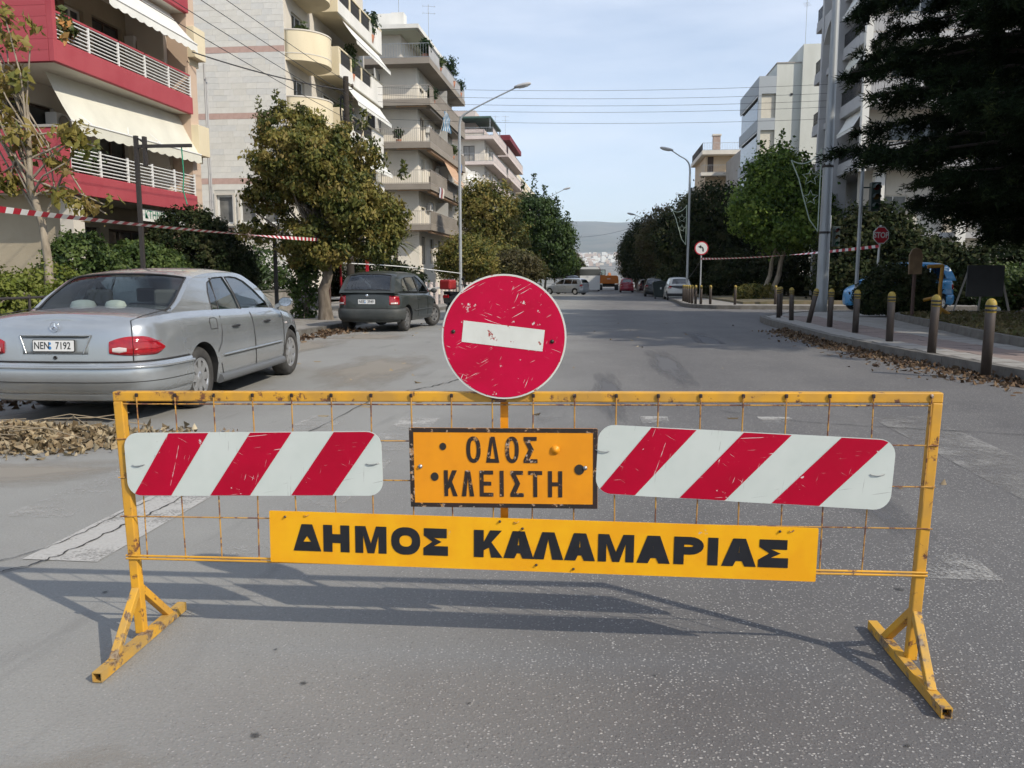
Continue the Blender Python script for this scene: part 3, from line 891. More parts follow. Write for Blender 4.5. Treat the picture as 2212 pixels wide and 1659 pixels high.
# hand-cut Greek capitals: outline loops in a 1-high box, width w, stroke s
def ell(cx, cy, rx, ry, n=26, p=1.0):
    out = []
    for k in range(n):
        a = 2*math.pi*k/n; c, s = math.cos(a), math.sin(a)
        out.append((cx + rx*math.copysign(abs(c)**p, c), cy + ry*math.copysign(abs(s)**p, s)))
    return out
def letter(ch, w, s, hs=None):
    hs = hs or s
    if ch == 'I': return [[(0,0),(s,0),(s,1),(0,1)]]
    if ch == 'H': return [[(0,0),(s,0),(s,.5-hs/2),(w-s,.5-hs/2),(w-s,0),(w,0),(w,1),(w-s,1),(w-s,.5+hs/2),(s,.5+hs/2),(s,1),(0,1)]]
    if ch == 'E': return [[(0,0),(w,0),(w,hs),(s,hs),(s,.5-hs/2),(w*.85,.5-hs/2),(w*.85,.5+hs/2),(s,.5+hs/2),(s,1-hs),(w,1-hs),(w,1),(0,1)]]
    if ch == 'T': return [[(w/2-s/2,0),(w/2+s/2,0),(w/2+s/2,1-hs),(w,1-hs),(w,1),(0,1),(0,1-hs),(w/2-s/2,1-hs)]]
    if ch == 'O': return [ell(w/2,.5,w/2,.51,26,0.86), ell(w/2,.5,w/2-s,.51-hs,22,0.86)[::-1]]
    if ch == 'M': return [[(0,0),(s,0),(s,.66),(w/2-s*.42,0),(w/2+s*.42,0),(w-s,.66),(w-s,0),(w,0),(w,1),(w-s*1.3,1),(w/2,.36),(s*1.3,1),(0,1)]]
    if ch == 'K': return [[(0,0),(s,0),(s,.26),(s*1.55,.36),(w-s*1.18,0),(w,0),(w*.5+s*.32,.56),(w*.97,1),(w*.97-s*1.2,1),(s,.56),(s,1),(0,1)]]
    k = s*1.12
    if ch == 'D': return [[(0,0),(w,0),(w/2+k*.5,1),(w/2-k*.5,1)], [(k*.95,hs),(w/2,1-hs*1.25),(w-k*.95,hs)]]
    if ch == 'A': return [[(0,0),(k,0),(k+.08*w,.19),(w-k-.08*w,.19),(w-k,0),(w,0),(w/2+k*.55,1),(w/2-k*.55,1)], [(k+.16*w,.19+hs*.85),(w/2,.76),(w-k-.16*w,.19+hs*.85)]]
    if ch == 'L': return [[(0,0),(k,0),(w/2,.74),(w-k,0),(w,0),(w/2+k*.55,1),(w/2-k*.55,1)]]
    if ch == 'S': return [[(0,0),(w,0),(w,hs),(w*.42,hs),(w*.74,.51),(w*.42,1-hs),(w*.95,1-hs),(w*.95,1),(w*.02,1),(w*.02,1-hs*.78),(w*.36,.51),(0,hs*.78)]]
    if ch == 'P':
        o = [(0,0),(s,0),(s,.36),(w*.55,.36)] + [(w*.55 + (w*.45)*math.sin(a), .68 - .32*math.cos(a)) for a in [math.pi*i/10 for i in range(1,10)]] + [(w*.55,1),(0,1)]
        i_ = [(s,.36+hs*.8),(s,1-hs*.8),(w*.52,1-hs*.8)] + [(w*.52 + (w*.45-s*.95)*math.sin(a), .68 + (.32-hs*.8)*math.cos(a)) for a in [math.pi*i/8 for i in range(1,8)]] + [(w*.52,.36+hs*.8)]
        return [o, i_]
def write(t, items, z0, z1, ink, y=-0.0032, slant=0.0):
    """items: (char, x0, x1, stroke in letter heights); letters each a flat painted shape"""
    H = z1-z0
    for ch, x0, x1, s in items:
        loops = letter(ch, (x1-x0)/H, s)
        mb = MB()
        mb.poly([[(x0+px*H, z0+py*H + slant*x0) for px, py in l] for l in loops], Matrix.Translation((0,y,0)) @ FACE)
        mb.build('letter', ink, t)
    return t

# orange sign: ODOS KLEISTI
W1, H1 = 0.655, 0.283
s1 = board('road_closed_sign', 'small orange sign with worn black border and two lines of Greek capitals', 1.3625, 0.688, W1, H1, 0.006, 0.010, 0.003, SIGN_ORANGE, -0.026)
mb = MB(); b = 0.0155
outer = [(-W1/2,-H1/2),(W1/2,-H1/2),(W1/2,H1/2),(-W1/2,H1/2)]; q = 0.001
outer = [(x*(1-q), z*(1-q)) for x, z in outer]
inner = [(-W1/2+b,-H1/2+b),(W1/2-b,-H1/2+b),(W1/2-b,H1/2-b),(-W1/2+b,H1/2-b)]
mb.poly([outer, inner], Matrix.Translation((0,-0.0024,0)) @ FACE); mb.build('border', INK_BROWN, s1)
k = 0.000502; c0 = 385
write(s1, [(c, (a-c0)*k-W1/2, (e-c0)*k-W1/2, 0.15) for c, a, e in (('O',785,885),('D',922,1014),('O',1055,1150),('S',1182,1278))], H1/2-0.122, H1/2-0.030, INK_BROWN)
write(s1, [(c, (a-c0)*k-W1/2, (e-c0)*k-W1/2, 0.15) for c, a, e in (('K',625,720),('L',748,836),('E',875,970),('I',1015,1043),('S',1088,1182),('T',1213,1310),('H',1350,1448))], H1/2-0.243, H1/2-0.150, INK_BROWN)
for (a, e, r_) in ((622,465,0.012),(560,680,0.014),(1565,622,0.017)):
    mb = MB(); mb.poly([ell(0,0,r_,r_*1.1,14)], Matrix.Translation(((a-c0)*k-W1/2,-0.0036,H1/2-(e-335)*k)) @ FACE); mb.build('scorch_mark', RUBBER_BLACK, s1)
def bolt(t, x, z, r_, m=None):
    mb = MB(); mb.lathe([(r_*1.5,0),(r_*1.5,0.002),(r_,0.002),(r_,0.006),(0.0005,0.007)], 10, Matrix.Translation((x,-0.003,z)) @ FACE); mb.build('bolt', m or STEEL, t)
bolt(s1, (460-c0)*k-W1/2, H1/2-(608-335)*k, 0.005); bolt(s1, (1605-c0)*k-W1/2, H1/2-(610-335)*k, 0.005); bolt(s1, (1400-c0)*k-W1/2, H1/2-(485-335)*k, 0.011, SIGN_ORANGE)

# long yellow sign: DIMOS KALAMARIAS
W2, H2 = 1.917, 0.190
s2 = board('municipality_sign', 'long yellow sign lettered in bold black Greek capitals along the barrier foot', 1.4815, 0.4145, W2, H2, 0.005, -0.0095, 0.003, SIGN_YELLOW, -0.031)
k2 = W2/1375.0
def X2(s): return (s-690)*k2 - W2/2
ws = [('D',752,825),('H',831,899),('M',914,995),('O',1007,1082),('S',1090,1153),('K',1219,1292),('A',1294,1370),('L',1368,1445),('A',1447,1524),('M',1531,1620),('A',1627,1709),('P',1718,1791),('I',1801,1827),('A',1835,1919),('S',1924,1996)]
write(s2, [(c, X2(a), X2(e), {'O': 0.30, 'M': 0.29, 'H': 0.33}.get(c, 0.35)) for c, a, e in ws], -H2/2+0.046, -H2/2+0.145, INK)
for (x, z) in ((-0.9,0.075),(-0.13,0.083),(-0.05,0.06),(0.13,-0.08),(0.83,0.08),(0.0,-0.07)): bolt(s2, x, z, 0.003, INK_BROWN)
for x in (-0.83, -0.08, 0.86): tie(s2, x, H2/2-0.012, 0.35, WIRE_Y)

# no-entry disc on its orange stem
t = thing('no_entry_sign', 'scratched round red no entry sign with a tilted white bar above the barrier', 'sign', (Matrix.Translation((BX, BY, 0)) @ Matrix.Rotation(BROT, 4, 'Z')) @ Vector((1.363, 0, 0)), BROT)
RD = 0.2125
cz = 1.145
MB().bar((0.0, 0.028, 0.30), (0.0, 0.028, 1.25), 0.027, 0.012, up=(0,1,0)).build('stem', SIGN_ORANGE, t)
mb = MB(); mb.prism([ell(0,0,RD,RD,64)], -0.0015, 0.0015, Matrix.Translation((0.004,-0.034,cz)) @ FACE, smooth_side=True); mb.build('disc', DISC_WHITE, t)
mb = MB(); mb.poly([ell(0,0,RD-0.006,RD-0.006,64)], Matrix.Translation((0.004,-0.0367,cz)) @ FACE); mb.build('red_face', DISC_RED, t)
mb = MB(); mb.poly([[(-0.1385,-0.0365),(0.139,-0.0365),(0.1385,0.0365),(-0.139,0.0365)]], Matrix.Translation((0.0015,-0.0376,cz+0.004)) @ FACE @ Matrix.Rotation(R(-6.5), 4, 'Z')); mb.build('white_bar', DISC_WHITE, t)
for (x, z) in ((-0.168, 0.018), (0.168, -0.014)): 
    mb = MB(); mb.lathe([(0.007,0),(0.007,0.002),(0.004,0.002),(0.004,0.004),(0.0005,0.0045)], 10, Matrix.Translation((x,-0.037,cz+z)) @ FACE); mb.build('bolt', INK_BROWN, t)
MB().bar((-0.02,0.014,cz+0.05),(0.02,0.014,cz+0.05),0.05,0.03).build('bracket', STEEL, t)
MB().bar((-0.02,0.014,cz-0.08),(0.02,0.014,cz-0.08),0.05,0.03).build('bracket', STEEL, t)
# ---------------------------------------------------------------- vehicles
GLASS = glass_mat('car_glass', (0.55, 0.62, 0.60), 0.16)
GLASS_DARK = glass_mat('car_glass_tinted', (0.10, 0.13, 0.13), 0.16)
TYRE = mat('tyre_rubber', (0.028, 0.027, 0.026), 0.85, col2=(0.055, 0.052, 0.048), scale=10)
PLASTIC = mat('black_plastic', (0.018, 0.018, 0.019), 0.55)
RIM = mat('alloy_rim', (0.66, 0.67, 0.68), 0.28, 0.8, col2=(0.52, 0.52, 0.52), scale=9)
RIM_STEEL = mat('steel_rim', (0.16, 0.16, 0.16), 0.6, 0.4)
CHROME = mat('chrome', (0.75, 0.76, 0.78), 0.12, 1.0)
LAMP_RED = mat('lamp_red', (0.36, 0.006, 0.012), 0.12, coat=0.6, col2=(0.24, 0.004, 0.010), scale=22)
LAMP_CLEAR = mat('lamp_clear', (0.55, 0.48, 0.46), 0.15, coat=0.5)
PLATE_W = mat('plate_white', (0.68, 0.68, 0.66), 0.5)
PLATE_INK = mat('plate_ink', (0.01, 0.01, 0.012), 0.5)
PLATE_BLUE = mat('plate_blue', (0.05, 0.22, 0.50), 0.5)
CABIN = mat('car_interior', (0.055, 0.055, 0.058), 0.8)
FABRIC_PALE = mat('pale_headrest', (0.62, 0.62, 0.56), 0.8)
CARSEAT = mat('seat_fabric', (0.09, 0.09, 0.09), 0.9)
SHUT = mat('panel_gap', (0.02, 0.02, 0.021), 0.8)
UNDER = mat('underbody', (0.015, 0.015, 0.015), 0.9)
def paint(name, c, metal=0.0, rough=0.35, dust=None):
    return mat(name, c, rough, metal, col2=dust or tuple(min(1, k*0.88+0.012) for k in c), scale=2.2, coat=0.55, detail=5)

def lin(tab, x):
    return float(np.interp(x, [t[0] for t in tab], [t[1] for t in tab]))
def smooth_tab(tab, n=10):
    pts = catmull([(a, b, 0) for a, b in tab], n)
    return [(p.x, p.y) for p in pts]

def make_car(name, label, cfg, loc, heading, group=None):
    """cfg tables are in car coordinates: x forward, y left, z up, origin on the ground under the middle.
    outline: half plan (x, y) from the tail's middle round the side to the nose's middle;
    shoulder: height of the body's upper edge along x; roof: side outline of the glasshouse (x, z)"""
    t = thing(name, label, cfg.get('cat', 'car'), loc, heading, group)
    c = cfg; pm_ = c['paint']; lod = c.get('lod', 1)
    per = 5 if lod else 3
    out = [(p.x, p.y) for p in catmull([(x, y, 0) for x, y in c['outline']], per)]
    zlow = c.get('zlow', 0.20); rw = c['rw']; ax = c['axles']; ra = rw + c.get('arch', 0.055)
    sh = smooth_tab(c['shoulder'], 6)
    prof = c.get('prof', [(0.0, -0.045), (0.10, -0.012), (0.25, 0.0), (0.50, 0.004), (0.72, -0.006), (0.86, -0.022), (0.94, -0.045), (1.0, -0.095)])
    tl = c.get('tail_prof')
    # dense side columns so that the wheel arches come out round
    cols = []
    for i in range(len(out)-1):
        (x0, y0), (x1, y1) = out[i], out[i+1]
        near = any(min(abs(x0-a), abs(x1-a)) < ra+0.12 for a in ax)
        k = max(1, int(math.hypot(x1-x0, y1-y0)/((0.03 if lod else 0.06) if near else 0.25)))
        for j in range(k): cols.append((x0+(x1-x0)*j/k, y0+(y1-y0)*j/k))
    cols.append(out[-1])
    def normal(i):
        a = cols[max(0, i-1)]; b = cols[min(len(cols)-1, i+1)]
        dx, dy = b[0]-a[0], b[1]-a[1]; L = math.hypot(dx, dy) or 1
        if i == 0: return (-1.0, 0.0)
        if i == len(cols)-1: return (1.0, 0.0)
        return (-dy/L, dx/L)
    def arch_z(x, y):
        z = zlow
        if y > 0.5:
            for a in ax:
                d = abs(x-a)
                if d < ra: z = max(z, rw + math.sqrt(ra*ra-d*d))
        return z
    ts = [0, .05, .1, .17, .25, .35, .45, .55, .65, .72, .80, .86, .90, .94, .97, 1.0] if lod else [0, .12, .25, .5, .75, .88, .95, 1.0]
    def inset(tt, x):
        v = lin(prof, tt)
        if tl and x < c['outline'][0][0]+0.35:
            f = min(1, (c['outline'][0][0]+0.35-x)/0.3); v = v*(1-f) + lin(tl, tt)*f
        return v
    rows_r = []; top = []
    for i, (x, y) in enumerate(cols):
        nx, ny = normal(i); zt = lin(sh, x); z0 = arch_z(x, y); col_ = []
        for tt in ts:
            z = z0 + (zt-z0)*tt
            tn = (z-zlow)/(zt-zlow)
            o = inset(tn, x)
            px, py = x+nx*o, max(0.0, y+ny*o)
            if i in (0, len(cols)-1): py = 0.0
            col_.append((px, py, z))
        rows_r.append(col_); top.append(col_[-1])
    def mir(p): return (p[0], -p[1], p[2])
    body = MB()
    body.grid(rows_r, 0, True, flip=False)
    body.grid([[mir(p) for p in r] for r in rows_r], 0, True, flip=True)
    # decks: strips from edge to edge with a crown
    cr = c.get('crown', 0.05)
    ny_ = 9 if lod else 5
    def deck(p):
        e = p[1]
        return [(p[0], e*(1-2*j/(ny_-1)), p[2] + cr*(1-abs(1-2*j/(ny_-1))**2.2)*min(1, e/0.55)) for j in range(ny_)]
    body.grid([deck(p) for p in top], 0, True, flip=False)
    body.build('body', pm_, t)
    # dark wheel housings and floor
    uw = MB()
    for i in range(len(cols)-1):
        (x, y) = cols[i]; (x2, y2) = cols[i+1]
        if y > .5 and any(abs((x+x2)/2-a) < ra for a in ax):
            a_, b_ = rows_r[i][0], rows_r[i+1][0]
            for s in (1, -1):
                uw.add([(a_[0], s*a_[1], a_[2]), (b_[0], s*b_[1], b_[2]), (b_[0], s*(b_[1]-.34), b_[2]), (a_[0], s*(a_[1]-.34), a_[2])], [(0,1,2,3)])
    L0, L1 = c['outline'][0][0], c['outline'][-1][0]
    hw = max(y for x, y in out)
    uw.box((L0+.25, -hw+.36, zlow-0.02), (L1-.25, hw-.36, zlow+.42))
    uw.box((ax[0]+ra, -hw+.09, zlow-0.005), (ax[1]-ra, hw-.09, zlow+.12))
    uw.build('underbody', UNDER, t)
    # glasshouse
    roof = smooth_tab(c['roof'], 8)
    zb_tab = c['belt']; th = c.get('tumble', 0.30)
    wb = c['wbelt']                   # half width of the glasshouse at the belt, along x
    def side_y(x, z):
        h = max(0.0, z-lin(zb_tab, x))
        return lin(wb, x) - th*h - 0.25*h*h
    xs = [p[0] for p in roof]
    def hole_loops():
        return [[(x, z) for x, z in w] for w in c['side_windows']]
    # side panel with openings
    sil = [(x, z) for x, z in roof]
    bott = [(x, lin(zb_tab, x)-0.03) for x in np.linspace(roof[-1][0], roof[0][0], 14)]
    loop = sil + bott
    gh = MB()
    for s in (1, -1):
        b0 = len(gh.v)
        loops = [loop] + hole_loops()
        gh.poly(loops, Matrix.Identity(4), 0, flip=(s < 0))
        for i in range(b0, len(gh.v)):
            x, z, _ = gh.v[i]; gh.v[i] = (x, s*side_y(x, z), z)
        for i in range(len(gh.s)): pass
    # turn poly orientation outward: poly laid (x,z) -> y, fix by flipping all side faces
    gh.f = [tuple(reversed(f)) for f in gh.f]
    # roof, screen and rear window as strips across; cells inside the window ranges are left open
    rw_, ws_ = c['rear_window'], c['windscreen']
    nyr = 21 if lod else 9
    crn = c.get('roof_crown', 0.055)
    def across(x, z):
        e = side_y(x, z); z_b = lin(zb_tab, x); k = min(1, max(0.12, (z-z_b)/0.25))
        o = []
        for j in range(nyr):
            u = 1-2*j/(nyr-1); u = math.copysign(abs(u)**0.8, u)
            o.append((x, e*u, z + crn*k*(1-abs(u)**2.6)))
        return o
    rows = [across(x, z) for x, z in roof]
    glass = {'rear_window': MB(), 'windscreen': MB()}
    for i in range(len(rows)-1):
        xm = (roof[i][0]+roof[i+1][0])/2
        for j in range(nyr-1):
            u = abs(1-2*(j+.5)/(nyr-1))
            q = [rows[i][j], rows[i][j+1], rows[i+1][j+1], rows[i+1][j]]
            if rw_[0] < xm < rw_[1] and u < rw_[2]: glass['rear_window'].add(q, [(0,1,2,3)], 0, True)
            elif ws_[0] < xm < ws_[1] and u < ws_[2]: glass['windscreen'].add(q, [(0,1,2,3)], 0, True)
            else: gh.add(q, [(0,1,2,3)], 0, True)
    gh.build('roof', pm_, t)
    for k, g in glass.items():
        o = g.build(k, c.get('glass_'+k, c.get('glass', GLASS)), t)
    # black seal round the rear window
    if lod:
        iw = [i for i in range(len(roof)-1) if rw_[0] < (roof[i][0]+roof[i+1][0])/2 < rw_[1]]
        i0, i1 = iw[0], iw[-1]+1
        js = [j for j in range(nyr-1) if abs(1-2*(j+.5)/(nyr-1)) < rw_[2]]
        j0, j1 = js[0], js[-1]+1
        lp = [rows[i][j0] for i in range(i0, i1+1)] + [rows[i1][j] for j in range(j0+1, j1)] + [rows[i][j1] for i in range(i1, i0-1, -1)] + [rows[i0][j] for j in range(j1-1, j0, -1)]
        sm = MB(); sm.tube([Vector(p)+Vector((-.003,0,.003)) for p in lp], 0.011, 5, closed=True); sm.build('window_seal', PLASTIC, t)
    # side glass and trims
    for k, w in enumerate(c['side_windows']):
        for s in (1, -1):
            g = MB(); g.poly([w], Matrix.Identity(4), 0)
            g.v = [(x, s*(side_y(x, z)-0.006), z) for x, z, _ in g.v]
            if s > 0: g.f = [tuple(reversed(f)) for f in g.f]
            g.build('side_window', c.get('glass_side', c.get('glass', GLASS)), t)
            if lod:
                tr = MB(); tr.tube([(x, s*(side_y(x, z)+0.002), z) for x, z in w], 0.007, 5, closed=True); tr.build('window_trim', PLASTIC, t)
    # cabin: shelf, seats, dash
    zb0 = lin(zb_tab, 0)
    xr, xf = roof[0][0], roof[-1][0]
    cb = MB()
    cb.box((xr+.10, -hw+.22, zlow+.3), (xf-.15, hw-.22, zb0-.32))
    cb.box((xr+.12, -hw+.25, zb0-.2), (xr+.62, hw-.25, zb0-.06))
    cb.box((xf-.75, -hw+.25, zb0-.25), (xf-.25, hw-.25, zb0-.05))
    cb.build('cabin', CABIN, t)
    for sx, kind in ((xr+.70, 'rear'), ((xr+xf)/2+.22, 'front')):
        for s in (1, -1):
            st = MB(); st.box((sx-.05, s*.37-.24, zlow+.3), (sx+.09, s*.37+.24, zb0+.06)); st.build('seat', CARSEAT, t, bevel=0.03)
            hr = MB(); hr.box((sx-.05, s*.37-.13, zb0+.07), (sx+.05, s*.37+.13, zb0+.24))
            hr.build('headrest', c.get('headrest', CARSEAT) if kind == 'rear' else CARSEAT, t, bevel=0.03)
    # wheels
    width = c.get('ww', 0.20)
    track = c['track']
    for a in ax:
        for s in (1, -1):
            wmat = Matrix.Translation((a, s*(track/2+width/2-0.01), rw)) @ Matrix.Rotation(R(-90*s), 4, 'X')
            if a == ax[1] and c.get('steer'): wmat = Matrix.Translation((a, s*(track/2+width/2-0.01), rw)) @ Matrix.Rotation(c['steer'], 4, 'Z') @ Matrix.Rotation(R(-90*s), 4, 'X')
            wt = bpy.data.objects.new('wheel', None); COL.objects.link(wt); wt.parent = t
            wt.matrix_local = wmat
            rr = rw*0.64
            n = 36 if lod else 18
            ty = MB(); ty.lathe([(rr-.01, -width+.01), (rw*.9, -width), (rw-.012, -width+.02), (rw, -width+.05), (rw, -.045), (rw-.012, -.018), (rw*.91, .0), (rr+.02, .004), (rr, -.008), (rr-.004, -.03)], n)
            ty.build('tyre', TYRE, wt)
            rm = MB(); rm.lathe([(rr, -.012), (rr-.012, -.004), (rr-.03, -.022), (rr-.035, -.05), (rr*.35, -.055), (.001, -.055)], n, mat=1)
            rm.lathe([(rr+.001, -.012), (rr-.012, -.003), (rr-.028, -.02)], n, mat=0)
            rm.lathe([(rr*.36, -.055), (rr*.34, -.02), (rr*.16, -.006), (.001, -.004)], 16, mat=0)
            nsp = c.get('spokes', 8)
            for q in range(nsp):
                M = Matrix.Rotation(2*math.pi*q/nsp, 4, 'Z')
                vs = [M @ Vector(p) for p in ((rr*.28, -.055*c.get('spw', 1), -.016), (rr*.28, .055*c.get('spw', 1), -.016), (rr-.015, .047*c.get('spw', 1), -.014), (rr-.015, -.047*c.get('spw', 1), -.014),
                                              (rr*.28, -.055*c.get('spw', 1), -.05), (rr*.28, .055*c.get('spw', 1), -.05), (rr-.015, .047*c.get('spw', 1), -.05), (rr-.015, -.047*c.get('spw', 1), -.05))]
                rm.add(vs, [(0,3,2,1),(0,1,5,4),(1,2,6,5),(2,3,7,6),(3,0,4,7)], 0)
            rm.build('rim', [c.get('rim', RIM), PLASTIC], wt)
    # position on the skin: s>0 left; arc index by x on the side, or y on the tail
    def skin_side(x, z, s, off=0.004):
        best = min(range(len(cols)), key=lambda i: abs(cols[i][0]-x) + (0 if cols[i][1] > .5 else 9))
        (cx, cy) = cols[best]; nx, ny = normal(best); tn = (z-zlow)/(lin(sh, x)-zlow); o = inset(tn, x)+off
        return Vector((x, s*(cy+ny*o), z))
    half = [(cx, cy) for cx, cy in cols]
    arc = [0.0]
    for i in range(1, len(half)): arc.append(arc[-1] + math.hypot(half[i][0]-half[i-1][0], half[i][1]-half[i-1][1]))
    def skin(sarc, z, off=0.004):
        """signed arc length measured from the tail's middle (positive = car's right side)"""
        a = abs(sarc); i = min(max(1, int(np.searchsorted(arc, a))), len(arc)-1); f = (a-arc[i-1])/max(1e-6, arc[i]-arc[i-1])
        x = half[i-1][0]+(half[i][0]-half[i-1][0])*f; y = half[i-1][1]+(half[i][1]-half[i-1][1])*f
        n0, n1 = normal(i-1), normal(i); nx, ny = n0[0]+(n1[0]-n0[0])*f, n0[1]+(n1[1]-n0[1])*f; L = math.hypot(nx, ny); nx, ny = nx/L, ny/L
        tn = (z-zlow)/(lin(sh, x)-zlow); o = inset(tn, x)+off
        return Vector((x+nx*o, -math.copysign(y+ny*o, sarc) if sarc else 0.0, z))
    def patch(pname, s0, s1, z0f, z1f, m, off=0.012, n=14, k=5, parent=None, back=True):
        """a raised patch of the skin between arc lengths s0..s1 and heights z0f(u)..z1f(u)"""
        g = MB(); rws = []
        for i in range(n+1):
            u = i/n; sa = s0+(s1-s0)*u; za, zb_ = z0f(u), z1f(u)
            col_ = [skin(sa, za, -0.01)] + [skin(sa, za+(zb_-za)*j/k, off*(1 if 0 < j < k else .55)) for j in range(k+1)] + [skin(sa, zb_, -0.01)]
            rws.append(col_)
        g.grid(rws, 0, True, flip=(s1 > s0))
        g.add(rws[0], [tuple(range(len(rws[0])))], 0); g.add(rws[-1], [tuple(range(len(rws[-1])-1, -1, -1))], 0)
        return g.build(pname, m, parent or t)
    def seam(pts, w=0.0045, m=None, pname='panel_gap'):
        g = MB(); g.tube(pts, w, 4, caps=True); return g.build(pname, m or SHUT, t)
    c['extras'](t, dict(skin=skin, skin_side=skin_side, patch=patch, seam=seam, side_y=side_y, belt=lambda x: lin(zb_tab, x), shoulder=lambda x: lin(sh, x), hw=hw, cols=cols, arc=arc, top=top, deck=deck))
    return t

def plate(t, x, z, w, h, txt, tilt=0.0, gap=None):
    """number plate facing the rear (-x)"""
    p = bpy.data.objects.new('number_plate', None); COL.objects.link(p); p.parent = t
    M = Matrix.Translation((x, 0, z)) @ Matrix.Rotation(R(-90), 4, 'Z') @ Matrix.Rotation(R(90)-tilt, 4, 'X')
    p.matrix_local = M
    b = MB(); b.prism([rrect(w+.014, h+.014, .012)], -.006, .0, Matrix.Identity(4)); b.build('plate_frame', PLASTIC, p)
    b = MB(); b.prism([rrect(w, h, .008)], .0, .002, Matrix.Identity(4)); b.build('plate_face', PLATE_W, p)
    left, right = txt
    for s, x0 in ((left, -w*.285), (right, w*.235)):
        me = text_mesh(s, h*.93, PLATE_INK, 'plate_number', xscale=0.80, offset=0.0012)
        o = inst(me, 'plate_number', p, (x0, -h*.02, .0032))
    b = MB(); b.poly([ell(-.035*w/.4, h*.2, h*.13, h*.13, 14)], Matrix.Translation((0,0,.0032))); b.poly([ell(-.035*w/.4, -h*.2, h*.16, h*.16, 14)], Matrix.Translation((0,0,.0032))); b.build('plate_seal', PLATE_BLUE, p)
    return p

